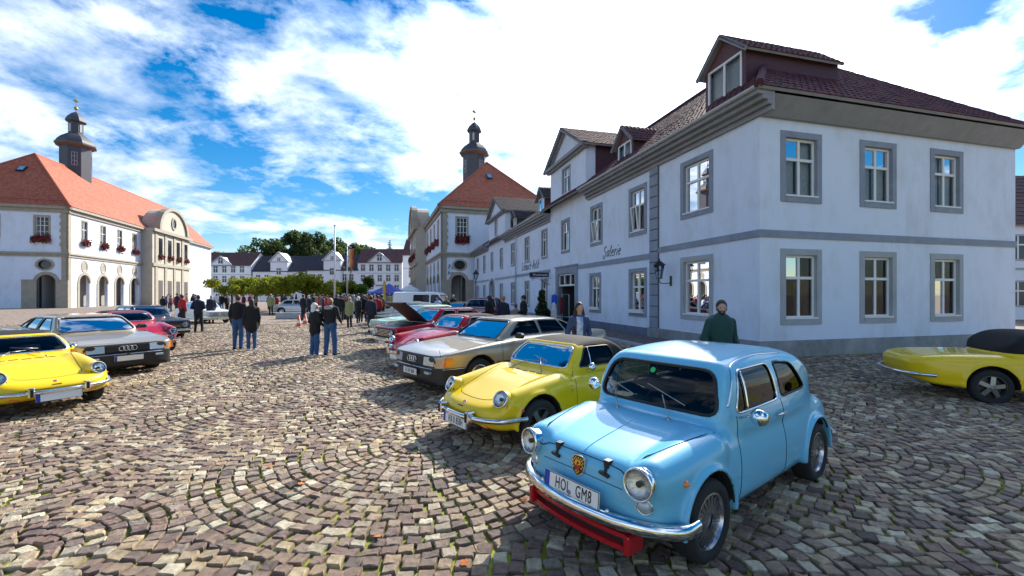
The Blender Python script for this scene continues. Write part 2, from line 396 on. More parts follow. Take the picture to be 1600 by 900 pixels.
# ================================================================ cars
class Car: pass
def build_car(name, loc, rear, label, cat, S, group=None):
    """S: spec with outlines. local x runs from nose to tail, z up; the root sits at the nose on the ground"""
    C=Car(); root=empty(name,(loc[0],loc[1],0),rear,label,cat,group); C.root=root; h=S.get('h',0.02); L,Wd,H=S['size']; C.S=S
    G=Grid((-0.12,-Wd-0.1,0.06),(L+0.14,Wd+0.1,H+0.1),h)
    ny=G.n[1]; G.n[1]=ny if ny%2==1 else ny+1; mid=G.n[1]//2; G.lo[1]=-mid*h
    G=Grid(G.lo,G.lo+(G.n-1)*h-1e-9,h); C.G=G
    hy=G.y[mid:]; X=G.X; Y=hy[None,:,None]; Z=G.Z
    x2,z2=G.x[:,None],G.z[None,:]
    def solid(b):
        s=sdpoly(catm(b['side'],b.get('n',6)),x2,z2)[:,None,:]; p=sdpoly(catm(sym(b['plan']),6),G.x[:,None],hy[None,:])[:,:,None]; fr=sdpoly(catm(symf(b['front']),6),hy[:,None],G.z[None,:])[None]
        return smax(smax(p,fr,b['k2']),s,b['k1'])
    f=solid(S['body'])
    for a in S.get('adds',()): f=smin(f,capsule(X,Y,Z,a[0],a[1],a[2],a[3],a[5] if len(a)>5 else (1,1,1)),a[4])
    wr=S['wheel']; 
    for xw in S['axles']:
        if S.get('flare'):
            q=np.sqrt((X-xw)**2+(Z-wr)**2)-(S['arch']+0.012); tor=np.sqrt(q**2+(Y-S['flare'])**2)-0.02; f=smin(f,np.maximum(tor,0.25-Z),0.05)
    if 'cab' in S: f=smin(f,solid(S['cab']),S.get('kc',0.05))
    outer=f
    for xw in S['axles']:
        cyl=np.sqrt((X-xw)**2+(Z-wr-0.01)**2)-S['arch']; f=smax(f,-np.maximum(cyl,Wd-0.30-Y),0.012)
    t=max(0.034,1.9*h); sh=np.maximum(f,-(f+t))
    for o in S.get('wind',()):    # windscreen / rear outlines in (y,z)
        pl=sdpoly(rrect(o[1],o[2]),hy[:,None],G.z[None,:])[None]; cut=np.maximum(pl,(X-o[0]) if o[3]<0 else (o[0]-X)); sh=np.maximum(sh,-cut)
    for o in S.get('side',()):
        pl=sdpoly(rrect(o[0],o[1]),x2,z2)[:,None,:]; sh=np.maximum(sh,-np.maximum(pl,0.3-Y))
    mir=lambda a: np.concatenate([np.broadcast_to(a,(len(G.x),len(hy),len(G.z)))[:,:0:-1],np.broadcast_to(a,(len(G.x),len(hy),len(G.z)))],1)
    C.f=mir(outer); fw=mir(f); fs=mir(sh)
    def fmat(c):
        r=np.zeros(len(c),int); v=G.samp(C.f,c); r[v<-0.012]=1
        if 'fmat' in S: r2=S['fmat'](c); r=np.where((r==0)&(r2>0),r2,r)
        return r
    C.body,V,Q=sdf_obj('body',G,fs,[S['paint'],M['darkin']]+S.get('mats',[]),root,fmat)
    # normals from the smooth outer field where we are on it
    g=G.grad(C.f,V); on=np.abs(G.samp(C.f,V))<0.004
    me=C.body.data; nn=np.zeros((len(V),3)); me.vertices.foreach_get('normal',nn.ravel()) if False else None
    vn=np.array([v.normal[:] for v in me.vertices]) if len(V)<400000 else g
    near=np.einsum('ij,ij->i',vn,g)>0.93
    nn=np.where((on&near)[:,None],g,vn); me.normals_split_custom_set_from_vertices(nn.tolist())
    # glazing
    C.glass=[]
    def glaze(kind,pl,P0,D,trim,tr):
        c=pl.mean(0); n=len(pl)
        def lift(q): return P0(q)
        rings=[1.02,0.85,0.65,0.42,0.2]
        V=[]; F=[]
        for k in rings: V.append(G.hit(C.f,lift(c+(pl-c)*k),D,-0.012))
        V.append(G.hit(C.f,lift(c[None]),D,-0.012)); 
        for i in range(len(rings)-1):
            for j in range(n): F.append((i*n+j,i*n+(j+1)%n,(i+1)*n+(j+1)%n,(i+1)*n+j))
        for j in range(n): F.append(((len(rings)-1)*n+j,(len(rings)-1)*n+(j+1)%n,len(rings)*n))
        V=np.concatenate(V); o=mobj(kind,V,F,S.get('glass',M['carglass']),root,True)
        b=MB(); b.tube(G.hit(C.f,lift(pl),D,-0.002),tr,6,closed=True); b.build('seal',trim,o,True); C.glass.append(o); return o
    for o in S.get('wind',()):
        d=1 if o[3]<0 else -1; xs=-0.1 if d>0 else L+0.12
        glaze('windscreen' if d>0 else 'rear_window',rrect(o[1],o[2]),lambda q,xs=xs:np.c_[np.full(len(q),xs),q],(d,0,0),o[4],o[5])
    for o in S.get('side',()):
        for sg in (1,-1): glaze('side_window',rrect(o[0],o[1]),lambda q,sg=sg:np.c_[q[:,0],np.full(len(q),sg*(Wd+0.08)),q[:,1]],(0,-sg,0),o[2],o[3])
    wheels(C,S)
    return C
def wheels(C,S):
    wr=S['wheel']; tw=S.get('tyre_w',0.155); rr=S['rim']; L,Wd,H=S['size']
    tmb=MB(); tmb.lathe([(rr,-tw*.42),(rr+.02,-tw*.5),(wr-.035,-tw*.52),(wr-.008,-tw*.42),(wr,-tw*.25),(wr,tw*.25),(wr-.008,tw*.42),(wr-.035,tw*.52),(rr+.02,tw*.5),(rr,tw*.42)],(0,0,0),(0,1,0),40)
    rmb=MB(); st=S.get('rimstyle','plain')
    rmb.lathe([(rr,-tw*.4),(rr+.004,tw*.42),(rr-.012,tw*.44),(rr-.02,tw*.3),(rr-.03,tw*.12)],(0,0,0),(0,1,0),40)
    if st=='mesh':
        rmb.lathe([(rr-.03,0.0),(0.04,0.03),(0.035,.05),(0,.055)],(0,0,0),(0,1,0),24)
        smb=MB()
        for k in range(20):
            for da in (-.12,.12):
                a=2*math.pi*k/20; b=a+da; smb.bar((math.cos(a)*.05,.062,math.sin(a)*.05),(math.cos(b)*(rr-.025),.05,math.sin(b)*(rr-.025)),.009,.012,(0,1,0))
    elif st=='five':
        smb=MB(); rmb.lathe([(rr-.03,0.0),(0.05,0.005),(0,.01)],(0,0,0),(0,1,0),24)
        for k in range(5):
            a=2*math.pi*k/5; smb.bar((math.cos(a)*.02,.05,math.sin(a)*.02),(math.cos(a)*(rr-.015),.04,math.sin(a)*(rr-.015)),.062,.03,(0,1,0))
        smb.lathe([(.045,.03),(.045,.065),(.03,.075),(0,.075)],(0,0,0),(0,1,0),16)
    else:
        smb=MB(); rmb.lathe([(rr-.03,.02),(rr*.7,.045),(rr*.4,.03),(.06,.03)],(0,0,0),(0,1,0),28); smb.lathe([(.075,.03),(.07,.06),(.03,.08),(0,.083)],(0,0,0),(0,1,0),20)
    P=None
    for xw in S['axles']:
        for sg in (1,-1):
            y=sg*(Wd-S.get('inset',0.02)-tw*.5)
            if P is None:
                w=tmb.build('wheel',M['tyre'],C.root,True); r=rmb.build('rim',S.get('rimmat',M['alloy']),w); smooth_by_angle(r,40); q=smb.build('hub_cap' if st=='plain' else 'spokes',S.get('spokemat',M['alloy']),w); smooth_by_angle(q,30); P=w
            else: w=copy_tree(P,C.root)
            w.location=(xw,y,wr-0.004); w.rotation_euler=(0,0.3*xw,0 if sg>0 else math.pi)
def seam(C,name,pts,D,r=0.003,m=None,lift=0.0,parent=None,closed=False,res=8):
    """a thin line laid on the body: panel gap or trim"""
    P=catm(pts,res,closed) if len(pts)>2 else np.array([np.array(pts[0])+(np.array(pts[1])-np.array(pts[0]))*t for t in np.linspace(0,1,12)])
    q=C.G.hit(C.f,P,D,lift); b=MB(); b.tube(q,r,6,closed); return b.build(name,m or M['gap'],parent or C.root,True)
def onbody(C,p,D):
    q=C.G.hit(C.f,np.array([p],float),D)[0]; n=C.G.grad(C.f,q[None])[0]; return Vector(q),Vector(n)
def text_mesh(txt,size,mat_,parent,M4,name='lettering',ext=0.002,sx=1.0,shear=0.0,align='CENTER',spacing=1.0):
    cu=bpy.data.curves.new(name,'FONT'); cu.body=txt; cu.size=size; cu.extrude=ext; cu.align_x=align; cu.align_y='CENTER'; cu.shear=shear; cu.space_character=spacing; cu.resolution_u=3; cu.offset=size*.001
    o=bpy.data.objects.new(name+'_tmp',cu); COL.objects.link(o); bpy.context.view_layer.update()
    me=bpy.data.meshes.new_from_object(o); bpy.data.objects.remove(o); me.name=name
    me.transform(Matrix.Diagonal((sx,1,1,1))); me.materials.clear(); me.materials.append(mat_)
    t=bpy.data.objects.new(name,me); COL.objects.link(t); t.parent=parent; t.matrix_local=M4; t['kind']='stuff'; return t
def basis(org,xa,ya):
    xa=Vector(xa).normalized(); ya=Vector(ya); ya=(ya-xa*ya.dot(xa)).normalized(); za=xa.cross(ya)
    m=Matrix((xa,ya,za)).transposed().to_4x4(); m.translation=Vector(org); return m
def plate(C,x,z,tilt,txt,w=0.52,hh=0.11,seal=True,sx=0.72):
    """front number plate; reading direction runs to local -y"""
    root=C.root; up=Vector((tilt,0,1)).normalized(); rt=Vector((0,-1,0)); m=basis((x,0,z),rt,up)
    b=MB(); b.cbox(-w/2,w/2,-hh/2,hh/2,-.006,.006,.003); o=b.build('number_plate',M['plate'],root); o.matrix_local=m
    b=MB(); b.box(-w/2+.004,-w/2+.045,-hh/2+.004,hh/2-.004,.0065,.0078); b.build('country_strip',M['plateblue'],o)
    b=MB()
    for a,c,d,e in ((-w/2,w/2,hh/2-.004,hh/2),(-w/2,w/2,-hh/2,-hh/2+.004),(-w/2,-w/2+.004,-hh/2,hh/2),(w/2-.004,w/2,-hh/2,hh/2)): b.box(a,c,d,e,.0062,.0085)
    b.build('plate_border',M['platetxt'],o)
    if txt: text_mesh(txt,0.112,M['platetxt'],o,Matrix.Translation((.022,-.002,.008)),'plate_lettering',.001,sx*.93,spacing=1.12)
    return o
def headlamp(C,p,ax,r,deep=0.06,ring=None,name='headlight',pod=None):
    if pod: b=MB(); b.lathe([(r*1.35,-deep),(r*1.26,-deep*.5),(r*1.15,-.012),(r*1.12,.0)],p,ax,36); b.build('headlight_pod',pod,C.root,True); deep=.02
    b=MB(); b.lathe([(r*1.0,-deep),(r*1.13,-deep*.2),(r*1.14,.006),(r*1.08,.022),(r*1.0,.016),(r*.96,-.004)],p,ax,36); o=b.build(name,ring or M['chrome'],C.root,True)
    b=MB(); b.lathe([(r*.98,.006),(r*.8,.016),(r*.5,.026),(r*.2,.031),(0,.032)],p,ax,36); b.build('lens',M['headglass'],o,True)
    b=MB(); b.lathe([(r*.97,.002),(r*.8,-.008),(r*.5,-.016),(r*.2,-.019),(0,-.019)],p,ax,36); b.build('reflector',M['reflector'],o,True)
    b=MB(); b.lathe([(r*.22,-.018),(r*.22,.004),(r*.16,.010),(0,.011)],p,ax,18); b.build('bulb_shield',M['black'],o,True)
    return o
M['headglass']=glass_mat('head_lamp_glass',(0.92,0.94,0.95)); M['reflector']=mat('reflector',(0.82,0.83,0.85),0.12,1.0,bump=0.6,bscale=18.0,bdist=0.03)
def bumper(C,name,pts,prof,m,parent=None,n=8):
    """sweep a profile (out,up) along a plan path pts (x,y,z)"""
    P=catm(pts,n,False); V=[]; F=[]; k=len(prof)
    for i,p in enumerate(P):
        t=P[min(i+1,len(P)-1)]-P[max(i-1,0)]; t=t/np.linalg.norm(t); o=np.array([t[1],-t[0],0]); o/=np.linalg.norm(o)
        for a,b in prof: V.append(p+o*a+np.array([0,0,b]))
    for i in range(len(P)-1):
        for j in range(k): F.append((i*k+j,i*k+(j+1)%k,(i+1)*k+(j+1)%k,(i+1)*k+j))
    F.append(tuple(range(k))); F.append(tuple((len(P)-1)*k+j for j in range(k)))
    b=MB(); b.add(V,F); o=b.build(name,m,parent or C.root); return smooth_by_angle(o,50)
def cabin(C,xs,xd,zf,wheel_y,dash_z,w):
    """seats, dash and steering wheel seen through the glass"""
    for x in xs:
        for y in (w,-w):
            b=MB(); b.cbox(x-.02,x+.42,y-.21,y+.21,zf,zf+.14,.04); b.hexa([(x+.36,y-.2,zf+.1),(x+.48,y-.2,zf+.1),(x+.48,y+.2,zf+.1),(x+.36,y+.2,zf+.1),(x+.50,y-.17,zf+.58),(x+.60,y-.17,zf+.58),(x+.60,y+.17,zf+.58),(x+.50,y+.17,zf+.58)])
            b.build('seat',M['seat'],C.root)
    b=MB(); b.cbox(xd,xd+.22,-w-.24,w+.24,dash_z-.16,dash_z,.03); b.build('dashboard',M['black'],C.root)
    c=Vector((xd+.38,wheel_y,dash_z-.0)); ax=Vector((.85,0,.5)).normalized(); u=Vector((0,1,0)); v=ax.cross(u)
    b=MB(); b.tube([c+(u*math.cos(a)+v*math.sin(a))*.18 for a in np.linspace(0,2*math.pi,28,endpoint=False)],.012,6,True)
    for a in (0.3,2.84,4.71): b.tube([c,c+(u*math.cos(a)+v*math.sin(a))*.18],.01,5)
    b.tube([c,c-ax*.25],.02,6); b.build('steering_wheel',M['black'],C.root,True)
def wiper(C,p,q,tip,parent=None):
    b=MB(); p,n=p; p=Vector(p)+Vector(n)*.01; q=Vector(q); b.tube([p,q],.005,5); t0,t1=[Vector(t) for t in tip]; b.tube([t0,t1],.0045,5); b.lathe([(.014,-.012),(.013,.008),(0,.012)],p,n,10); return b.build('wiper',mat('wiper_steel',(.3,.31,.33),.3,1.0),parent or C.root,True)
# ---------------------------------------------------------------- little light blue saloon (nearest)
CH=M['chrome']; RB=M['rubber']
TH_B=R(38.3)
SB=dict(h=0.0155,size=(3.2,0.70,1.33),wheel=0.27,arch=0.315,rim=0.185,tyre_w=0.165,axles=(0.58,2.58),inset=0.025,rimstyle='mesh',spokemat=mat('wire_alloy',(0.5,0.5,0.5),0.3,1.0),flare=0.672,
 paint=M['blue'],kc=0.055,glass=glass_mat('tinted_glass',(.26,.29,.30),0.0,1.36),
 body=dict(side=[(0.03,.29),(0.0,.42),(0.012,.54),(.055,.63),(.20,.685),(.5,.74),(.86,.80),(1.2,.835),(2.1,.86),(2.65,.83),(3.0,.72),(3.18,.5),(3.16,.32),(2.95,.215),(2.0,.19),(1.0,.19),(.25,.215)],
           plan=[(0,0),(.008,.25),(.04,.44),(.12,.575),(.28,.65),(.6,.685),(1.2,.69),(2.4,.69),(2.85,.65),(3.08,.52),(3.18,.3),(3.2,0)],
           front=[(0,.93),(.3,.915),(.47,.865),(.60,.76),(.675,.58),(.69,.42),(.665,.27),(.6,.19),(0,.185)],k1=0.16,k2=0.10),
 adds=[((.175,.50,.605),(.75,.53,.66),.118,.13,.07),((.175,-.50,.605),(.75,-.53,.66),.118,.13,.07)],
 cab=dict(side=[(.84,.78),(.885,.86),(1.05,1.175),(1.2,1.255),(1.6,1.305),(2.0,1.295),(2.4,1.21),(2.72,1.02),(2.93,.8),(2.88,.7),(.93,.7)],
          plan=[(.84,0),(.865,.3),(.915,.53),(1.06,.625),(1.5,.655),(2.2,.645),(2.68,.56),(2.9,.35),(2.95,0)],
          front=[(0,1.325),(.30,1.312),(.465,1.262),(.56,1.13),(.62,.92),(.655,.7),(0,.7)],k1=0.09,k2=0.09),
 wind=[(1.3,[(-.545,.858),(.545,.858),(.465,1.17),(-.465,1.17)],.10,-1,RB,.013),(2.2,[(-.38,.93),(.38,.93),(.34,1.13),(-.34,1.13)],.08,1,RB,.012)],
 side=[([(1.06,.875),(1.78,.885),(1.75,1.175),(1.19,1.17)],.06,CH,.009),([(1.85,.89),(2.42,.90),(2.2,1.14),(1.85,1.175)],.06,RB,.009)])
B=build_car('light_blue_saloon',(.43,2.98),TH_B,'light blue rounded vintage small car with chrome bumper and red lip, parked nearest','car',SB)
for s in (1,-1):
    p,n=onbody(B,(-.1,s*.50,.605),(1,0,0)); headlamp(B,p+Vector((-.022,0,0)),(-1,s*.10,.05),.088,.085)
    p,n=onbody(B,(-.1,s*.505,.455),(1,0,0)); b=MB(); b.lathe([(.05,-.02),(.052,.004),(.046,.008),(.043,.003)],p,n,24); o=b.build('side_light',CH,B.root,True); b=MB(); b.lathe([(.044,.003),(.035,.016),(.015,.022),(0,.023)],p,n,24); b.build('lens',M['lamp'],o,True)
    p,n=onbody(B,(.30,s*.9,.585),(0,-s,0)); b=MB(); b.lathe([(.022,-.01),(.022,.006),(.014,.02),(0,.024)],p,n,14); b.build('indicator',M['amber'],B.root,True)
HB=B.G.hit
lid=[HB(B.f,np.array([[x,-y,1.]]),(0,0,-1))[0] for x,y in ((.80,.575),(.68,.555),(.45,.51),(.25,.465),(.16,.44))]+[HB(B.f,np.array([[-.1,y,.635-.03*abs(y/.4)**4]]),(1,0,0))[0] for y in np.linspace(-.405,.405,13)]+[HB(B.f,np.array([[x,y,1.]]),(0,0,-1))[0] for x,y in ((.16,.44),(.25,.465),(.45,.51),(.68,.555),(.80,.575))]
b=MB(); b.tube(catm(lid,4,False),.004,6); b.build('bonnet_edge',M['gap'],B.root,True)
for s in (1,-1):
    seam(B,'door_edge',[(1.06,s*.9,.86),(1.04,s*.9,.7),(1.02,s*.9,.5),(1.0,s*.9,.27)],(0,-s,0),.0032); seam(B,'door_edge',[(1.82,s*.9,.88),(1.83,s*.9,.6),(1.82,s*.9,.27)],(0,-s,0),.0032); seam(B,'door_edge',[(1.0,s*.9,.27),(1.4,s*.9,.262),(1.82,s*.9,.27)],(0,-s,0),.0032)
    seam(B,'drip_rail',[(.98,s*.9,.93),(1.10,s*.9,1.14),(1.22,s*.9,1.215),(1.6,s*.9,1.245),(2.1,s*.9,1.225)],(0,-s,0),.008,CH)
    seam(B,'quarter_light_bar',[(1.235,s*.9,.885),(1.245,s*.9,1.16)],(0,-s,0),.009,CH)
    p,n=onbody(B,(1.66,s*.9,.78),(0,-s,0)); b=MB(); b.tube([p+n*.005,p+n*.035,p+n*.035+Vector((.12,0,0))],.009,6); b.build('door_handle',CH,B.root,True)
    p,n=onbody(B,(1.10,s*.9,.845),(0,-s,0)); c=p+Vector((-.02,s*.14,.035)); b=MB(); b.tube([p,p+Vector((0,s*.05,.02)),c],.008,6); b.lathe([(.0,-.05),(.035,-.045),(.058,-.02),(.062,.01),(.058,.014)],c,(1,0,0),20); o=b.build('door_mirror',CH,B.root,True); b=MB(); b.lathe([(.055,.012),(0,.012)],c,(1,0,0),20); b.build('mirror_glass',M['reflector'],o)
    seam(B,'sill_trim',[(1.0,s*.9,.235),(1.5,s*.9,.23),(2.2,s*.9,.235)],(0,-s,0),.008,CH)
    # rubber bonnet straps with wing toggles
    y=s*.225; q=[B.G.hit(B.f,np.array([[-.1,y,z]]),(1,0,0),.006)[0] for z in (.575,.60,.625,.645)]+[B.G.hit(B.f,np.array([[x,y,1.0]]),(0,0,-1),.007)[0] for x in (.06,.085)]
    b=MB(); b.tube(q,.011,6); b.bar(q[0]+np.array([-.008,-.038,-.006]),q[0]+np.array([-.008,.038,.006]),.018,.02); b.bar(q[-1]+np.array([0,-.022,.004]),q[-1]+np.array([0,.022,.004]),.045,.022); b.bar(q[2]+np.array([-.004,-.018,0]),q[2]+np.array([-.004,.018,0]),.012,.03); b.build('bonnet_strap',M['black'],B.root)
seam(B,'bonnet_ridge',[(.10,0,1),(.4,0,1),(.77,0,1)],(0,0,-1),.0045,M['blue'],0.0)
seam(B,'nose_trim',[(-.1,y,.525-.06*y*y) for y in np.linspace(-.36,.36,15)],(1,0,0),.0038,mat('nose_line',(.05,.14,.22),.4))
# shield badge: chequered rim with yellow and red centre
p,n=onbody(B,(-.1,0,.562),(1,0,0)); m4=basis(p+n*.004,(0,-1,0),(.12,0,1)); sh=[(-.052,.052),(-.03,.062),(0,.065),(.03,.062),(.052,.052),(.052,.0),(.04,-.04),(0,-.068),(-.04,-.04),(-.052,0)]
b=MB(); b.prism([(x*1.12,y*1.1,0) for x,y in sh],(0,0,.010)); o=b.build('shield_badge',CH,B.root); o.matrix_local=m4
b=MB(); b.prism([(x*1.0,y*1.0,.010) for x,y in sh],(0,0,.003)); b.build('badge_field',mat('badge_black',(.02,.018,.015),.4),o)
b=MB()
for i in range(-4,5):
    for j in range(-5,5):
        x,y=i*.0115,j*.0125
        if (i+j)%2==0 and (abs(x)>.026 or y<-.028 or y>.036) and abs(x)<(.049 if y>-.01 else .049*(1-(-.01-y)/.058)) and y<.055: b.box(x-.005,x+.005,y-.0055,y+.0055,.0131,.0142)
b.build('badge_checks',M['gold'],o)
b=MB(); b.prism([(-.024,.034,.0132),(.024,.034,.0132),(.024,.0,.0132),(-.024,.0,.0132)],(0,0,.002)); b.build('badge_yellow',mat('badge_yellow',(.85,.6,.02),.4),o)
b=MB(); b.prism([(.024,.012,.0154),(.024,-.02,.0154),(0,-.034,.0154),(-.022,-.018,.0154),(-.006,-.004,.0154)],(0,0,.0015)); b.prism([(-.010,.026,.0154),(.008,.030,.0154),(.014,.018,.0154),(.004,.006,.0154),(-.012,.002,.0154)],(0,0,.001)); b.build('badge_red',M['redp'],o)
plate(B,-.035,.425,.10,'HOL  GM8',.50,.112,sx=.64)
o=[c for c in B.root.children if c.name.startswith('number_plate')][-1]; b=MB(); b.lathe([(.016,.0075),(.015,.0095),(0,.0095)],(-.008,-.028,0),(0,0,1),16); b.build('registration_seal',mat('seal_grey',(.25,.2,.35),.4),o)
bp=[(.34,.70,.335),(.20,.685,.335),(.08,.56,.335),(-.005,.36,.335),(-.045,.12,.335),(-.045,-.12,.335),(-.005,-.36,.335),(.08,-.56,.335),(.20,-.685,.335),(.34,-.70,.335)]
bumper(B,'bumper',bp,[(-.012,-.042),(.012,-.045),(.030,-.030),(.036,0),(.030,.030),(.012,.045),(-.012,.042),(.002,0)],CH)
for s in (1,-1):
    b=MB(); b.lathe([(.014,0),(.012,.008),(0,.01)],(-.02,s*.30,.385),(-.6,0,.8),10); b.build('bumper_bolt',CH,B.root,True)
b=MB()
for a in range(8):
    y0=-.44+a*.11; y1=y0+.11; xf=lambda y:.02+.30*abs(y)**2.4
    for z0,z1 in ((.245,.272),(.165,.196)): b.hexa([(xf(y0)-.05,y0,z0),(xf(y1)-.05,y1,z0),(xf(y1)+.06,y1,z0),(xf(y0)+.06,y0,z0),(xf(y0)-.05,y0,z1),(xf(y1)-.05,y1,z1),(xf(y1)+.06,y1,z1),(xf(y0)+.06,y0,z1)])
for s in (1,-1): b.cbox(.0-.02,.14,s*.44-.022,s*.44+.022,.158,.278,.01)
b.build('lip_spoiler',M['redp'],B.root)
b=MB()
for a in range(8):
    y0=-.42+a*.105; y1=y0+.105; b.hexa([(xf(y0)-.012,y0,.197),(xf(y1)-.012,y1,.197),(xf(y1)+.03,y1,.197),(xf(y0)+.03,y0,.197),(xf(y0)-.012,y0,.244),(xf(y1)-.012,y1,.244),(xf(y1)+.03,y1,.244),(xf(y0)+.03,y0,.244)])
b.build('spoiler_slot',M['black'],B.root)
cabin(B,(1.25,2.0),.98,.32,.30,.84,.29)
ws=lambda y,z,l=.012: Vector(B.G.hit(B.f,np.array([[-.1,y,z]]),(1,0,0),l)[0])
wiper(B,onbody(B,(.80,.26,1.2),(0,0,-1)),ws(.37,.94,.02),(ws(.47,1.00),ws(.16,.905)))
wiper(B,onbody(B,(.80,-.22,1.2),(0,0,-1)),ws(-.10,.95,.02),(ws(.06,1.01),ws(-.30,.90)))
b=MB(); b.lathe([(.024,0),(.024,.001),(0,.001)],ws(.055,1.115,.0),(-.9,0,.42),20); b.build('round_sticker',mat('sticker_green',(.02,.5,.12),.5),B.root)
b=MB(); b.cbox(1.13,1.17,-.10,.10,1.10,1.15,.01); b.build('rear_view_mirror',M['black'],B.root)
bumper(B,'bumper',[(2.95,-.69,.34),(3.15,-.6,.34),(3.25,-.3,.34),(3.27,0,.34),(3.25,.3,.34),(3.15,.6,.34),(2.95,.69,.34)],[(-.012,-.042),(.012,-.045),(.030,-.030),(.036,0),(.030,.030),(.012,.045),(-.012,.042)],CH)
for s in (1,-1):
    p,n=onbody(B,(3.4,s*.5,.58),(-1,0,0)); b=MB(); b.lathe([(.05,-.02),(.05,.01),(.03,.025),(0,.03)],p,n,18); b.build('tail_light',M['redlens'],B.root,True)

# ---------------------------------------------------------------- yellow soft-top two-seater
SY=dict(h=0.0175,size=(3.76,0.755,1.18),wheel=0.275,arch=0.325,rim=0.185,axles=(0.68,2.70),inset=0.04,rimstyle='five',flare=0.70,rimmat=mat('dark_rim',(.03,.03,.032),.4),spokemat=mat('magnesium',(.32,.32,.33),.3,1.0),
 paint=M['yellow'],kc=0.02,mats=[M['cloth']],
 body=dict(side=[(0.0,.43),(.015,.35),(.12,.25),(.4,.20),(1.2,.18),(2.6,.18),(3.3,.23),(3.64,.36),(3.74,.55),(3.70,.66),(3.4,.74),(2.8,.79),(2.0,.795),(1.35,.785),(.85,.715),(.45,.60),(.14,.50)],
           plan=[(0,0),(.015,.25),(.06,.44),(.17,.60),(.38,.69),(.8,.735),(1.6,.745),(2.8,.74),(3.4,.68),(3.66,.5),(3.74,.25),(3.75,0)],
           front=[(0,.83),(.42,.822),(.58,.785),(.69,.67),(.745,.48),(.74,.35),(.68,.22),(0,.17)],k1=0.11,k2=0.10),
 adds=[((.375,s*.55,.535),(1.10,s*.565,.635),.13,.14,.08) for s in (1,-1)],
 cab=dict(side=[(1.13,.73),(1.19,.80),(1.46,1.065),(1.57,1.115),(1.85,1.16),(2.08,1.15),(2.26,1.07),(2.45,.86),(2.5,.73)],
          plan=[(1.13,0),(1.16,.35),(1.23,.56),(1.4,.635),(1.8,.655),(2.2,.64),(2.42,.5),(2.48,0)],
          front=[(0,1.17),(.3,1.158),(.46,1.115),(.56,1.0),(.62,.86),(.66,.73),(0,.73)],k1=0.04,k2=0.05),
 wind=[(1.62,[(-.565,.825),(.565,.825),(.485,1.065),(-.485,1.065)],.06,-1,CH,.013)],
 side=[([(1.40,.83),(2.12,.835),(2.08,1.055),(1.60,1.06)],.04,RB,.009)],
 fmat=lambda c: np.where((c[:,2]>.80)&(c[:,0]>1.60+np.clip(1.07-c[:,2],0,1)*.2)&((c[:,2]>1.068)|(c[:,0]>2.05))|((c[:,0]>1.515)&(c[:,2]>1.083)),2,0))
Y=build_car('yellow_convertible',(-.64,5.07),TH_B,'bright yellow low convertible with black soft top, between the light blue and champagne cars','car',SY)
for s in (1,-1):
    p,n=onbody(Y,(-.1,s*.545,.565),(1,0,0)); c=p+Vector((-.006,0,.022))
    headlamp(Y,c+Vector((-.86,s*.16,.42))*.004,(-.86,s*.16,.42),.088,.10,pod=M['yellow'])
    b=MB(); b.lathe([(.098,-.02),(.1,-.004),(.07,-.004),(0,-.006)],c+Vector((-.002,0,-.045)),(-.84,s*.2,.35),28,1.0,1.18,ref=(0,1,0)); b.build('headlight_bowl',M['black'],Y.root,True)
    p,n=onbody(Y,(.40,s*.9,.47),(0,-s,0)); b=MB(); b.lathe([(.017,-.01),(.017,.006),(.01,.016),(0,.018)],p,n,12); b.build('indicator',M['redlens'],Y.root,True)
    p,n=onbody(Y,(-.2,s*.42,.285),(1,0,0)); b=MB(); b.cbox(p.x-.012,p.x+.02,p.y-.05,p.y+.05,.27,.305,.006); b.build('front_indicator',M['amber'],Y.root)
    seam(Y,'bonnet_edge',[(.20,s*.0,1),(.215,s*.2,1),(.26,s*.335,1),(.34,s*.385,1),(.6,s*.43,1),(.95,s*.50,1),(1.12,s*.545,1)],(0,0,-1),.003)
    seam(Y,'door_edge',[(1.30,s*.9,.80),(1.27,s*.9,.6),(1.27,s*.9,.40),(1.30,s*.9,.25)],(0,-s,0),.003); seam(Y,'door_edge',[(2.15,s*.9,.80),(2.18,s*.9,.6),(2.12,s*.9,.26)],(0,-s,0),.003)
    seam(Y,'quarter_light_bar',[(1.62,s*.9,.835),(1.655,s*.9,1.055)],(0,-s,0),.008,CH)
    p,n=onbody(Y,(1.52,s*.9,.79),(0,-s,0)); c=p+Vector((-.01,s*.09,.05)); b=MB(); b.tube([p,p+Vector((0,s*.04,.03)),c],.008,6); b.lathe([(.0,-.05),(.03,-.04),(.052,-.01),(.055,.012),(.05,.016)],c,(1,0,0),18); o=b.build('door_mirror',CH,Y.root,True)
    p,n=onbody(Y,(2.02,s*.9,.70),(0,-s,0)); b=MB(); b.bar(p+n*.012+Vector((-.07,0,0)),p+n*.012+Vector((.07,0,0)),.016,.022); b.build('door_handle',CH,Y.root)
    p,n=onbody(Y,(1.18,s*.9,.60),(0,-s,0)); b=MB(); b.bar(p+n*.003+Vector((-.02,0,.02)),p+n*.003+Vector((0,0,-.02)),.006,.012,n); b.bar(p+n*.003+Vector((.02,0,.02)),p+n*.003+Vector((0,0,-.02)),.006,.012,n); b.build('wing_emblem',CH,Y.root)
    yb=s*.30; b=MB(); b.cbox(-.075,.03,yb-.035,yb+.035,.315,.445,.014); b.build('overrider',CH,Y.root); b=MB(); b.cbox(-.088,-.07,yb-.016,yb+.016,.33,.43,.005); b.build('overrider_rubber',RB,Y.root)
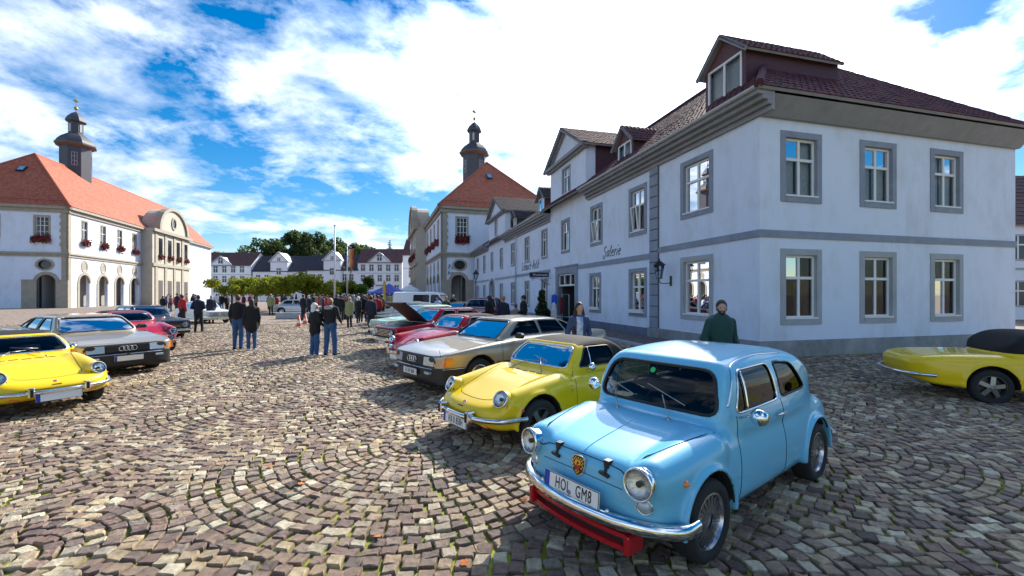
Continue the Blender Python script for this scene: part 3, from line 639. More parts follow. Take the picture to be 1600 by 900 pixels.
bumper(Y,'bumper',[(.44,.748,.385),(.30,.70,.377),(.16,.63,.37),(.05,.46,.365),(-.02,.2,.365),(-.03,0,.365),(-.02,-.2,.365),(.05,-.46,.365),(.16,-.63,.37),(.30,-.70,.377),(.44,-.748,.385)],[(-.01,-.02),(.012,-.026),(.028,-.012),(.03,.004),(.024,.020),(.006,.028),(-.01,.022)],CH)
plate(Y,-.035,.285,.06,'HX·0 850H',.50,.112,sx=.58)
p,n=onbody(Y,(.10,0,.9),(0,0,-1)); b=MB(); b.lathe([(.026,-.01),(.026,.004),(.02,.006),(0,.006)],p,n,20); o=b.build('round_badge',CH,Y.root,True); b=MB(); b.lathe([(.02,.0065),(0,.007)],p,n,20); b.build('badge_face',M['redp'],o)
p,n=onbody(Y,(.045,0,.9),(0,0,-1)); b=MB(); b.box(-.05,.05,-.006,.006,0,.004); o=b.build('script_badge',M['black'],Y.root); o.matrix_local=basis(p+n*.002,(0,-1,0),(.6,0,.8))
for k in range(5):
    p,n=onbody(Y,(1.03+.01*(k%2),.28-.14*k,1),(0,0,-1)); b=MB(); b.bar(p+n*.002+Vector((0,-.05,0)),p+n*.002+Vector((0,.05,0)),.016,.006,n); b.build('air_slot',M['gap'],Y.root)
cabin(Y,(1.55,),1.30,.30,.33,.80,.32)
ws=lambda y,z,l=.015: Vector(Y.G.hit(Y.f,np.array([[-.1,y,z]]),(1,0,0),l)[0])
wiper(Y,onbody(Y,(1.10,.33,1.2),(0,0,-1)),ws(.12,.86,.02),(ws(.30,.845),ws(-.06,.865))); wiper(Y,onbody(Y,(1.10,-.25,1.2),(0,0,-1)),ws(-.05,.90,.02),(ws(.10,.92),ws(-.20,.88)))
b=MB(); b.cbox(1.60,1.63,-.08,.08,1.0,1.045,.008); b.build('rear_view_mirror',M['black'],Y.root)
bumper(Y,'bumper',[(3.4,-.72,.42),(3.66,-.58,.42),(3.78,-.25,.42),(3.78,.25,.42),(3.66,.58,.42),(3.4,.72,.42)],[(-.01,-.02),(.012,-.026),(.028,-.012),(.03,.004),(.024,.020),(.006,.028),(-.01,.022)],CH)

# ---------------------------------------------------------------- champagne eighties saloon
TH_A=R(41.5); BK=M['black']
SA=dict(h=0.021,size=(4.78,0.905,1.31),wheel=0.31,arch=0.36,rim=0.20,tyre_w=0.18,axles=(0.90,3.58),inset=0.05,rimstyle='plain',
 paint=M['silver'],kc=0.03,mats=[BK],
 body=dict(n=4,side=[(0.0,.30),(-.005,.42),(.005,.505),(.05,.53),(.045,.60),(.055,.675),(.10,.715),(.35,.765),(.8,.82),(1.35,.875),(2.0,.915),(3.4,.945),(4.4,.945),(4.68,.92),(4.73,.8),(4.74,.58),(4.77,.5),(4.76,.34),(4.5,.2),(2.4,.17),(.3,.18),(.08,.22)],
           plan=[(0,0),(.012,.35),(.05,.62),(.13,.79),(.3,.865),(.7,.895),(1.4,.905),(3.6,.905),(4.4,.87),(4.68,.76),(4.76,.4),(4.77,0)],
           front=[(0,.975),(.5,.965),(.74,.925),(.84,.84),(.885,.72),(.905,.52),(.895,.34),(.84,.19),(0,.165)],k1=0.045,k2=0.05),
 cab=dict(side=[(1.28,.83),(1.35,.885),(1.86,1.215),(2.05,1.27),(2.6,1.30),(3.05,1.275),(3.4,1.17),(3.88,.95),(3.98,.83)],
          plan=[(1.28,0),(1.33,.45),(1.46,.68),(1.85,.765),(3.2,.765),(3.75,.68),(3.95,.4),(3.98,0)],
          front=[(0,1.315),(.35,1.305),(.53,1.262),(.605,1.19),(.72,.95),(.77,.83),(0,.83)],k1=0.05,k2=0.05),
 wind=[(2.2,[(-.66,.925),(.66,.925),(.54,1.215),(-.54,1.215)],.05,-1,BK,.010),(3.2,[(-.6,.98),(.6,.98),(.5,1.18),(-.5,1.18)],.06,1,BK,.010)],
 side=[([(1.72,.955),(2.52,.965),(2.48,1.215),(2.06,1.21)],.03,BK,.010),([(2.60,.965),(3.28,.975),(3.12,1.20),(2.575,1.215)],.03,BK,.010),([(3.345,.98),(3.70,.99),(3.30,1.165),(3.20,1.19)],.03,BK,.009)],
 fmat=lambda c: np.where((c[:,2]<.505)&((c[:,0]<.56)|(c[:,0]>4.25)),2,np.where((c[:,2]<.30),2,np.where((c[:,0]<.075)&(c[:,2]<.69)&(np.abs(c[:,1])<.75),2,0))))
A=build_car('champagne_saloon',(-1.80,7.70),TH_A,'champagne metallic saloon with four-ring grille and amber indicators, beside the yellow convertible','car',SA)
b=MB(); b.hexa([(.03,-.37,.545),(.06,-.37,.545),(.06,.37,.545),(.03,.37,.545),(.05,-.37,.675),(.08,-.37,.675),(.08,.37,.675),(.05,.37,.675)]); g=b.build('grille',BK,A.root)
for k in range(6):
    z=.56+k*.02; x=.026+.02*k/6; b=MB(); b.bar((x,-.36,z),(x,.36,z),.008,.007); b.build('grille_slat',mat('slat',(.03,.03,.03),.4),g)
b=MB()
for k in range(4):
    c=Vector((.018,.105-.07*k,.612)); b.tube([c+Vector((0,math.cos(a)*.048,math.sin(a)*.048)) for a in np.linspace(0,2*math.pi,24,endpoint=False)],.0065,6,True)
b.build('ring_badge',CH,g,True)
for s in (1,-1):
    def lens(y0,y1,nm,m,x0,x1,rad=.0):
        b=MB(); b.hexa([(x0,s*y0,.54),(x1,s*y1,.535),(x1+.1,s*y1,.535),(x0+.1,s*y0,.54),(x0+.018,s*y0,.68),(x1+.02,s*y1,.685),(x1+.12,s*y1,.685),(x0+.12,s*y0,.68)]); o=b.build(nm,m,A.root); return o
    lens(.385,.66,'headlight',M['lamp'],.022,.055); lens(.67,.845,'indicator',M['amber'],.060,.155)
    b=MB(); b.hexa([(.15,s*.83,.54),(.15,s*.885,.54),(.34,s*.888,.55),(.34,s*.83,.55),(.17,s*.83,.685),(.17,s*.868,.685),(.31,s*.872,.68),(.31,s*.83,.68)]); b.build('side_indicator',M['amber'],A.root)
    b=MB(); b.cbox(-.02,.06,s*.55-.07,s*.55+.07,.40,.445,.01); b.build('fog_light',M['lamp'],A.root)
    seam(A,'bumper_trim',[(-.1,s*.03,.492),(-.1,s*.3,.492),(-.1,s*.62,.492)],(1,0,0),.007,CH); seam(A,'bumper_trim',[(.15,s*1.0,.492),(.35,s*1.0,.492),(.55,s*1.0,.492)],(0,-s,0),.007,CH)
    seam(A,'side_strip',[(1.25,s*1,.52),(2.2,s*1,.52),(3.2,s*1,.52)],(0,-s,0),.016,BK)
    for x in (1.42,2.55,3.36): seam(A,'door_edge',[(x,s*1,.90),(x-.02,s*1,.6),(x,s*1,.25)],(0,-s,0),.0035)
    seam(A,'bonnet_edge',[(.10,s*.78,1.2),(.5,s*.80,1.2),(1.0,s*.80,1.2),(1.36,s*.76,1.2)],(0,0,-1),.0035)
    b=MB(); b.cbox(1.72,1.84,s*.93-.09,s*.93+.09,.915,1.02,.03); b.bar((1.80,s*.80,.94),(1.80,s*.90,.95),.05,.05); b.build('door_mirror',BK,A.root)
    for x in (2.38,3.18):
        p,n=onbody(A,(x,s*1,.80),(0,-s,0)); b=MB(); b.bar(p+n*.008+Vector((-.09,0,0)),p+n*.008+Vector((.09,0,0)),.02,.03); b.build('door_handle',BK,A.root)
seam(A,'bonnet_edge',[(-.1,y,.70) for y in np.linspace(-.72,.72,9)],(1,0,0),.005)
plate(A,-.028,.405,.0,'OZ·HE 960H',.50,.112,sx=.53)
cabin(A,(1.95,2.75),1.42,.36,.36,.90,.36)
ws=lambda y,z,l=.012: Vector(A.G.hit(A.f,np.array([[-.1,y,z]]),(1,0,0),l)[0])
b=MB(); b.tube([ws(.55,.925),ws(.05,.935)],.008,5); b.build('wiper',BK,A.root); b=MB(); b.tube([ws(-.02,.925),ws(-.5,.935)],.008,5); b.build('wiper',BK,A.root)
b=MB(); b.poly([(1.50,-.10,.912),(1.50,-.38,.912),(1.66,-.38,.935),(1.66,-.10,.935)]); b.build('leaflet',mat('leaflet_blue',(.1,.5,.65),.5),A.root)
b=MB(); b.cbox(2.0,2.04,-.1,.1,1.13,1.185,.01); b.build('rear_view_mirror',BK,A.root)

# ---------------------------------------------------------------- wine red coupe with round wings
SR=dict(h=0.024,size=(3.95,0.835,1.29),wheel=0.31,arch=0.35,rim=0.20,axles=(0.78,2.88),inset=0.05,rimstyle='plain',paint=M['wine'],kc=0.03,mats=[M['cloth']],rimmat=CH,spokemat=CH,
 body=dict(side=[(0.0,.44),(.03,.33),(.25,.24),(1,.2),(3,.2),(3.65,.28),(3.9,.42),(3.94,.55),(3.8,.72),(3.4,.85),(2.8,.91),(1.35,.915),(.85,.83),(.42,.70),(.12,.56)],
           plan=[(0,0),(.02,.25),(.08,.45),(.22,.64),(.45,.755),(.9,.82),(1.8,.835),(3.0,.82),(3.6,.68),(3.88,.4),(3.94,0)],
           front=[(0,.95),(.4,.935),(.6,.88),(.75,.75),(.83,.55),(.82,.38),(.74,.22),(0,.18)],k1=0.16,k2=0.14),
 adds=[((.36,s*.585,.635),(1.2,s*.62,.72),.16,.18,.06) for s in (1,-1)],
 cab=dict(side=[(1.22,.86),(1.30,.93),(1.58,1.20),(1.75,1.25),(2.1,1.28),(2.5,1.24),(2.9,1.06),(3.15,.86)],
          plan=[(1.22,0),(1.27,.35),(1.38,.56),(1.6,.64),(2.2,.66),(2.8,.56),(3.1,.3),(3.15,0)],
          front=[(0,1.295),(.3,1.28),(.47,1.22),(.57,1.08),(.64,.95),(.67,.86),(0,.86)],k1=0.07,k2=0.07),
 wind=[(1.75,[(-.53,.95),(.53,.95),(.45,1.195),(-.45,1.195)],.07,-1,CH,.012)],
 side=[([(1.55,.955),(2.30,.96),(2.22,1.18),(1.76,1.185)],.05,CH,.009),([(2.38,.96),(2.75,.97),(2.5,1.14),(2.32,1.17)],.05,CH,.008)],
 fmat=lambda c: np.where(((c[:,2]>.93)&(c[:,0]>1.72)&((c[:,2]>1.195)|(c[:,0]>2.33))),2,0))
P356=build_car('wine_red_coupe',(-2.67,9.93),TH_A,'wine red rounded fifties coupe with black roof and bulging wings, behind the champagne saloon','car',SR)
for s in (1,-1):
    p,n=onbody(P356,(-.1,s*.585,.66),(1,0,0)); headlamp(P356,p+Vector((-.02,0,0)),(-.95,s*.08,.25),.088,.09)
    p,n=onbody(P356,(-.1,s*.50,.50),(1,0,0)); headlamp(P356,p+Vector((-.05,0,0)),(-1,0,0),.06,.05,name='fog_light')
    seam(P356,'bonnet_edge',[(.16,0,1),(.17,s*.15,1),(.24,s*.30,1),(.5,s*.36,1),(.9,s*.42,1),(1.22,s*.46,1)],(0,0,-1),.004); seam(P356,'door_edge',[(1.5,s*1,.93),(1.5,s*1,.6),(1.52,s*1,.28)],(0,-s,0),.004)
    seam(P356,'side_trim',[(1.0,s*1,.86),(1.4,s*1,.88),(2.0,s*1,.885)],(0,-s,0),.009,CH)
    b=MB(); b.cbox(-.06,.05,s*.30-.03,s*.30+.03,.36,.52,.012); b.build('overrider',CH,P356.root)
    b=MB(); c=Vector((1.5,s*.84,.99)); b.tube([(1.5,s*.74,.93),c],.008,5); b.lathe([(0,-.05),(.04,-.035),(.055,0),(.05,.01)],c,(1,0,0),14); b.build('door_mirror',CH,P356.root,True)
bumper(P356,'bumper',[(.5,.86,.42),(.2,.74,.42),(.04,.5,.42),(-.03,.2,.42),(-.03,-.2,.42),(.04,-.5,.42),(.2,-.74,.42),(.5,-.86,.42)],[(-.01,-.035),(.02,-.035),(.032,0),(.02,.035),(-.01,.035)],CH)
seam(P356,'bonnet_handle',[(.20,0,1),(.35,0,1),(.5,0,1)],(0,0,-1),.011,CH,.006)
plate(P356,-.04,.33,0,None,.5,.11); cabin(P356,(1.75,),1.42,.36,.33,.92,.33)

# ---------------------------------------------------------------- red saloon with the bonnet up
RED=paint('paint_red',(.55,.008,.008))
SO=dict(h=0.028,size=(4.2,0.79,1.33),wheel=0.30,arch=0.34,rim=0.19,axles=(0.78,3.2),inset=0.05,rimstyle='plain',paint=RED,kc=0.02,mats=[BK],rimmat=M['alloy'],
 body=dict(n=4,side=[(0.02,.32),(0.0,.5),(.02,.70),(.10,.76),(.6,.80),(1.3,.86),(2.4,.90),(3.6,.88),(4.1,.84),(4.18,.7),(4.18,.4),(4.0,.24),(2.2,.2),(.3,.22)],
           plan=[(0,0),(.01,.45),(.04,.70),(.15,.765),(.7,.785),(3.4,.785),(4.0,.74),(4.16,.55),(4.18,0)],
           front=[(0,.93),(.5,.915),(.66,.88),(.74,.80),(.785,.62),(.785,.4),(.73,.23),(0,.2)],k1=0.05,k2=0.05),
 cab=dict(side=[(1.2,.82),(1.28,.88),(1.68,1.24),(1.85,1.30),(2.6,1.325),(3.0,1.29),(3.45,.90),(3.5,.82)],
          plan=[(1.2,0),(1.25,.45),(1.35,.62),(1.7,.67),(2.9,.67),(3.35,.6),(3.5,.3),(3.52,0)],
          front=[(0,1.335),(.4,1.32),(.52,1.28),(.57,1.2),(.65,.9),(.68,.82),(0,.82)],k1=0.05,k2=0.05),
 wind=[(1.9,[(-.58,.92),(.58,.92),(.48,1.235),(-.48,1.235)],.05,-1,CH,.010),(2.9,[(-.5,.96),(.5,.96),(.44,1.2),(-.44,1.2)],.05,1,BK,.010)],
 side=[([(1.52,.92),(2.28,.93),(2.26,1.225),(1.84,1.225)],.03,CH,.008),([(2.36,.93),(3.2,.94),(2.93,1.215),(2.34,1.225)],.03,CH,.008)],
 fmat=lambda c: np.where((c[:,0]<.06)&(c[:,2]>.42)&(c[:,2]<.72)&(np.abs(c[:,1])<.68),2,0))
def saloon(name,loc,th,label,pm,lid=False,group=None):
    S=dict(SO); S['paint']=pm
    if lid:
        # engine bay: cut the lid out by painting the deck dark and standing the lid up
        S['fmat']=lambda c: np.where(((c[:,0]<.06)&(c[:,2]>.42)&(c[:,2]<.72)&(np.abs(c[:,1])<.68))|((c[:,2]>.70)&(c[:,0]>.08)&(c[:,0]<1.2)&(np.abs(c[:,1])<.56)),2,0)
    c=build_car(name,loc,th,label,'car',S,group)
    for s in (1,-1):
        headlamp(c,(-.012,s*.53,.585),(-1,0,0),.085,.03)
        seam(c,'door_edge',[(1.4,s*1,.88),(1.38,s*1,.6),(1.4,s*1,.28)],(0,-s,0),.004); seam(c,'door_edge',[(2.32,s*1,.9),(2.32,s*1,.28)],(0,-s,0),.004); seam(c,'side_trim',[(.4,s*1,.64),(2,s*1,.66),(3.9,s*1,.64)],(0,-s,0),.008,CH)
        seam(c,'bonnet_edge',[(.10,s*.60,1.2),(.6,s*.61,1.2),(1.2,s*.60,1.2)],(0,0,-1),.004)
    g=None
    for k in range(5):
        z=.50+k*.042; b=MB(); b.bar((-.018,-.42,z),(-.018,.42,z),.014,.012); o=b.build('grille_slat',CH,c.root)
    bumper(c,'bumper',[(.35,.80,.40),(.08,.78,.40),(-.06,.6,.40),(-.08,0,.40),(-.06,-.6,.40),(.08,-.78,.40),(.35,-.80,.40)],[(-.01,-.045),(.03,-.045),(.04,0),(.03,.045),(-.01,.045)],CH,n=5)
    plate(c,-.07,.29,0,None,.5,.11); cabin(c,(1.75,2.5),1.35,.36,.33,.9,.32)
    return c
OP=saloon('red_saloon',(-3.95,13.3),TH_A,'red old saloon with its dark bonnet propped open, behind the wine red coupe','x' and RED,True)
tag(OP.root,'red old saloon with its dark bonnet propped open, behind the wine red coupe','car')
LIDM=mat('bonnet_underside',(.03,.012,.012),.6)
b=MB(); hg=Vector((1.18,0,.86)); fr=Vector((.42,0,1.45))
for y0,y1 in ((-.6,-.2),(-.2,.2),(.2,.6)):
    up=Vector((-.03,0,-.02)); mid=(hg+fr)/2+Vector((-.05,0,.06))
    for a,c_ in ((hg,mid),(mid,fr)):
        b.hexa([(a.x,y0,a.z),(a.x,y1,a.z),(c_.x,y1,c_.z),(c_.x,y0,c_.z),(a.x+.03,y0,a.z+.03),(a.x+.03,y1,a.z+.03),(c_.x+.03,y1,c_.z+.03),(c_.x+.03,y0,c_.z+.03)])
b.hexa([(fr.x-.12,-.6,fr.z-.0),(fr.x-.12,.6,fr.z-.0),(fr.x+.03,.6,fr.z+.0),(fr.x+.03,-.6,fr.z+.0),(fr.x-.12,-.6,fr.z+.05),(fr.x-.12,.6,fr.z+.05),(fr.x+.03,.6,fr.z+.06),(fr.x+.03,-.6,fr.z+.06)])
b.build('open_bonnet',LIDM,OP.root); b=MB(); b.tube([(.3,.5,.78),(.62,.52,1.28)],.008,5); b.build('prop_rod',CH,OP.root)
b=MB(); b.cbox(.45,.95,-.22,.22,.70,.84,.03); b.lathe([(.16,.84),(.16,.88),(.12,.90),(0,.90)],(.65,0,0),(0,0,1),20); b.build('engine',mat('engine_grey',(.2,.2,.2),.5,.5),OP.root)

# ---------------------------------------------------------------- more parked cars further along the row
def recar(src,name,loc,th,label,swaps,skip=(),group=None):
    o=copy_tree(src,None,skip); o.name=name; o.location=(loc[0],loc[1],0); o.rotation_euler=(0,0,th); 
    for k in list(o.keys()):
        if k in('label','group'): del o[k]
    tag(o,label,'car',group)
    for a,b_ in swaps: remat(o,a,b_)
    return o
GRN=paint('paint_pale_green',(.42,.62,.45)); WHT=paint('paint_white',(.75,.76,.76)); NVY=paint('paint_navy',(.012,.02,.05)); SIL=paint('paint_silver',(.45,.47,.5),.5); DGR=paint('paint_bottle_green',(.01,.05,.03))
base=OP.root; sk=('open_bonnet','prop_rod','engine')
BKP=[(RED,GRN)]
c2=recar(base,'pale_green_saloon',(-5.2,16.6),TH_A,'pale green old saloon parked just past the red saloon with raised bonnet',[(RED,GRN),(BK,GRN)],sk)
recar(base,'dark_blue_saloon',(-6.1,19.6),TH_A,'dark navy old saloon parked beyond the pale green saloon',[(RED,NVY)],sk)
recar(base,'grey_saloon',(-7.2,22.8),TH_A,'dark grey old saloon far along the row before the blue tent',[(RED,paint('paint_dark_grey',(.05,.055,.06)))],sk)
recar(base,'bottle_green_saloon',(-8.3,26.0),TH_A,'bottle green old saloon last in the row of parked cars',[(RED,DGR)],sk)
recar(base,'black_saloon',(-4.0,23.3),R(60),'black saloon standing across in front of the white van',[(RED,BK)],sk)
recar(base,'white_saloon',(-17.5,26),R(150),'white old saloon behind the orange cone at the left of the couple',[(RED,WHT),(BK,WHT)],sk)
recar(base,'silver_saloon',(-16.6,38),R(185),'silver saloon side-on under the clipped trees, left of the tall flagpole',[(RED,SIL),(BK,SIL)],sk)
recar(base,'white_saloon',(-11.8,40),R(190),'white saloon side-on right behind the tall flagpole',[(RED,WHT),(BK,WHT)],sk)
# blurred left edge of the picture: the facing row
recar(Y.root,'yellow_convertible',(-6.6,6.3),R(180-24),'second yellow convertible cut by the left edge of the picture','' or [],('plate_lettering',))
recar(A.root,'champagne_saloon',(-8.15,9.2),R(180-28),'second champagne saloon at the left, nose towards the open square',[],('plate_lettering',))
recar(P356.root,'wine_red_coupe',(-10.3,12.4),R(180-30),'second wine red coupe at the left, beyond the champagne saloon',[])
recar(base,'navy_saloon',(-13.0,16.4),R(180-30),'navy saloon at the left beyond the second wine red coupe',[(RED,NVY)],sk)
recar(Y.root,'yellow_convertible',(10.4,6.6),R(160),'third yellow convertible at the right edge, behind the light blue car',[],('plate_lettering',))

# white van and the red hatchback with its tailgate up
SV=dict(h=0.04,size=(4.9,0.95,1.95),wheel=0.33,arch=0.38,rim=0.2,axles=(0.95,3.9),inset=0.05,paint=WHT,
 body=dict(side=[(0.0,.35),(0.02,.75),(.12,.95),(.8,1.12),(1.45,1.75),(1.7,1.9),(2.4,1.94),(4.6,1.94),(4.86,1.85),(4.9,1.0),(4.88,.35),(4.5,.25),(.3,.25)],
           plan=[(0,0),(.02,.5),(.1,.82),(.4,.92),(1,.95),(4.6,.95),(4.86,.9),(4.9,.6),(4.9,0)],
           front=[(0,1.96),(.5,1.95),(.72,1.9),(.80,1.8),(.92,1.1),(.95,.7),(.94,.4),(.88,.25),(0,.22)],k1=0.06,k2=0.06),
 wind=[(1.5,[(-.78,1.16),(.78,1.16),(.66,1.68),(-.66,1.68)],.08,-1,BK,.012)],
 side=[([(1.0,1.15),(2.0,1.15),(2.0,1.70),(1.48,1.70)],.06,BK,.012),([(2.15,1.15),(3.3,1.15),(3.3,1.70),(2.15,1.70)],.06,BK,.012)])
VN=build_car('white_van',(-3.6,31.0),R(170),'white panel van side-on in front of the town hall arcade','van',SV)
for s in (1,-1):
    b=MB(); b.cbox(-.02,.1,s*.68-.12,s*.68+.12,.72,.88,.02); b.build('headlight',M['lamp'],VN.root)
HT=copy_tree(base,None,sk); HT.name='maroon_people_carrier'; HT.location=(-2.2,19.9,0); HT.rotation_euler=(0,0,R(70)); HT.scale=(1,1,1.22)
MRN=paint('paint_maroon',(.16,.015,.03)); remat(HT,RED,MRN); tag(HT,'tall maroon car with pale windscreen standing before the arched house door','car')
# ================================================================ houses along the right
WALL=plaster('white_plaster_sky_tint',(.70,.77,.90)); STONE=mat('grey_stone_trim',(.30,.335,.41),.85,var=.25,vscale=2.5,bump=.3,bscale=40.0,bdist=.01); STONEL=mat('pale_stone_trim',(.42,.44,.46),.85,var=.2,vscale=2.5,bump=.3,bscale=40.0,bdist=.01)  # white plaster carries the blue of the skylight in its base colour
PLINTH=mat('blue_grey_plinth',(.17,.20,.27),.85,var=.35,vscale=1.6,bump=.4,bscale=30.0); PLINTHL=mat('worn_plinth',(.36,.37,.37),.9,var=.45,vscale=1.8,bump=.5,bscale=25.0)
WOODW=mat('white_window_paint',(.78,.78,.77),.4,var=.06,vscale=9.0); EAVE=mat('eaves_board',(.30,.30,.33),.7,var=.25,vscale=3.0); SLATEW=rand_mat('maroon_slates',[(.07,.03,.04),(.11,.045,.055),(.06,.03,.04),(.13,.06,.065)],.6,True,.3,30.0)
TILE=rand_mat('brown_tiles',[(.085,.032,.045),(.11,.042,.052),(.065,.028,.042),(.13,.055,.06),(.095,.036,.05)],.9,True,.4,25.0,spec=.15); TILER=rand_mat('red_tiles',[(.38,.10,.05),(.46,.13,.065),(.34,.085,.045),(.42,.14,.08)],.75,True,.3,20.0)
TILED=rand_mat('dark_slates',[(.045,.042,.05),(.06,.052,.058),(.04,.038,.046),(.07,.06,.062)],.95,True,.3,25.0,spec=.1)
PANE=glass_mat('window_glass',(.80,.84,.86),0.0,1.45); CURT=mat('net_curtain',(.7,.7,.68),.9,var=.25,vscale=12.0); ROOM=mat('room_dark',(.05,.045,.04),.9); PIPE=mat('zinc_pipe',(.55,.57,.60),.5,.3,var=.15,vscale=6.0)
SAND=mat('sandstone',(.40,.36,.29),.85,var=.25,vscale=1.8,bump=.35,bscale=25.0); DOORW=mat('old_door_wood',(.22,.20,.19),.6,var=.35,vscale=6.0); IRON=mat('wrought_iron',(.015,.015,.017),.5); LEAD=mat('slate_blue',(.075,.08,.10),.55,var=.35,vscale=5.0,bump=.4,bscale=14.0)

def window(parent,P,s0,s1,z0,z1,border=.17,trim=None,cols=2,transom=.36,panes=True,curtain=None,sill=True,open_=False,rowbars=0,wd=.07):
    """stone surround (the part) with casement frame, panes, sill and curtain as sub-parts"""
    b=MB(); o=.03; a0,a1,c0,c1=s0+border,s1-border,z0+border,z1-border
    b.pbox(P,s0,a0,z0,z1,-o,.10); b.pbox(P,a1,s1,z0,z1,-o,.10); b.pbox(P,a0,a1,c1,z1,-o+.002,.10); b.pbox(P,a0,a1,z0,c0,-o-.01,.10)
    w=b.build('window',trim or STONE,parent)
    b=MB(); f=wd; t0,t1=.075,.135; zt=c1-(c1-c0)*transom
    b.pbox(P,a0,a0+f,c0,c1,t0,t1); b.pbox(P,a1-f,a1,c0,c1,t0,t1); b.pbox(P,a0+f,a1-f,c1-f,c1,t0,t1); b.pbox(P,a0+f,a1-f,c0,c0+f,t0,t1)
    if transom: b.pbox(P,a0+f,a1-f,zt-f*.55,zt+f*.55,t0-.015,t1)
    xs=[a0+f+(a1-a0-2*f)*k/cols for k in range(1,cols)]
    rows=[(c0+f,zt-f*.55),(zt+f*.55,c1-f)] if transom else [(c0+f,c1-f)]
    for x in xs:
        for r0,r1 in rows: b.pbox(P,x-f*.6,x+f*.6,r0,r1,t0,t1-.003)
    if rowbars:
        for r0,r1 in rows:
            for k in range(1,rowbars+1): z=r0+(r1-r0)*k/(rowbars+1); b.pbox(P,a0+f,a1-f,z-.018,z+.018,t0+.01,t1-.006)
    b.build('frame',WOODW,w)
    ed=[a0+f]+[v for x in xs for v in (x-f*.6,x+f*.6)]+[a1-f]
    for r0,r1 in rows if panes else [(c0+f,c1-f)]:
        for k in range(0,len(ed),2) if panes else [0]:
            e0,e1=(ed[k],ed[k+1]) if panes else (ed[0],ed[-1])
            b=MB(); b.quad(P(e0,r0,.105),P(e1,r0,.105),P(e1,r1,.105),P(e0,r1,.105)); b.build('pane',PANE,w)
    if sill:
        b=MB(); b.pbox(P,a0-.02,a1+.02,c0-.015,c0+.03,-.06,.075); b.build('sill',WOODW,w)
    if curtain:
        b=MB(); n=14; wdt=(a1-a0)
        for lo,hi in ((a0+.02,a0+wdt*curtain),(a1-wdt*curtain,a1-.02)):
            for k in range(n):
                u0=lo+(hi-lo)*k/n; u1=lo+(hi-lo)*(k+1)/n; d0=.22+.03*(k%2); d1=.22+.03*((k+1)%2); b.quad(P(u0,c0,d0),P(u1,c0,d1),P(u1,c1,d1),P(u0,c1,d0))
        b.build('curtain',CURT,w)
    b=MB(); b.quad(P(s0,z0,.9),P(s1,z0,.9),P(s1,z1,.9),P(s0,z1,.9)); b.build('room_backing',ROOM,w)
    return w
def opening(s0,s1,z0,z1,border=.17): return (s0+border-.003,s1-border+.003,z0+border-.003,z1-border+.003)
def tiles(name,parent,A,B_,C,D,mt,course=.30,col=.24,th=.022,clip=None,wave=.02,kind='stuff'):
    """overlapping tiles on the plane quad A,B (eave) C,D (ridge): A-D left slope edge"""
    A,B_,C,D=[np.array(p,float) for p in (A,B_,C,D)]; ev=np.linalg.norm(B_-A); sl=np.linalg.norm((D+C-A-B_)/2); nr=max(2,int(sl/course)); n=np.cross(B_-A,D-A); n/=np.linalg.norm(n)
    if n[2]<0: n=-n
    V=[];F=[]
    for r in range(nr):
        v0=r/nr; v1=min(1,(r+1.12)/nr); L0=A+(D-A)*v0; R0=B_+(C-B_)*v0; L1=A+(D-A)*v1; R1=B_+(C-B_)*v1
        w=np.linalg.norm(R0-L0); 
        if w<.15: continue
        nc=max(1,int(round(w/col)))
        for c in range(nc):
            u0=c/nc; u1=(c+1)/nc; um=(u0+u1)/2; j=RNG.uniform(-.004,.006); lo=th+j; hi=.004+j
            p=[L0+(R0-L0)*u0+n*lo,L0+(R0-L0)*um+n*(lo+wave),L0+(R0-L0)*u1+n*lo,L1+(R1-L1)*u1+n*hi,L1+(R1-L1)*um+n*(hi+wave),L1+(R1-L1)*u0+n*hi,L0+(R0-L0)*u0-n*.01,L0+(R0-L0)*um-n*.01+n*wave*.2,L0+(R0-L0)*u1-n*.01]
            k=len(V); V+=p; F+=[(k,k+1,k+4,k+5),(k+1,k+2,k+3,k+4),(k+6,k+7,k+1,k),(k+7,k+8,k+2,k+1)]
    o=mobj(name,np.array(V),F,mt,parent); o['kind']=kind; return o
def slab(b,A,B_,C,D,t=.06):
    A,B_,C,D=[Vector(p) for p in (A,B_,C,D)]; n=(B_-A).cross(D-A).normalized()
    if n.z<0: n=-n
    b.hexa([A-n*t,B_-n*t,C-n*t,D-n*t,A-n*.002,B_-n*.002,C-n*.002,D-n*.002])
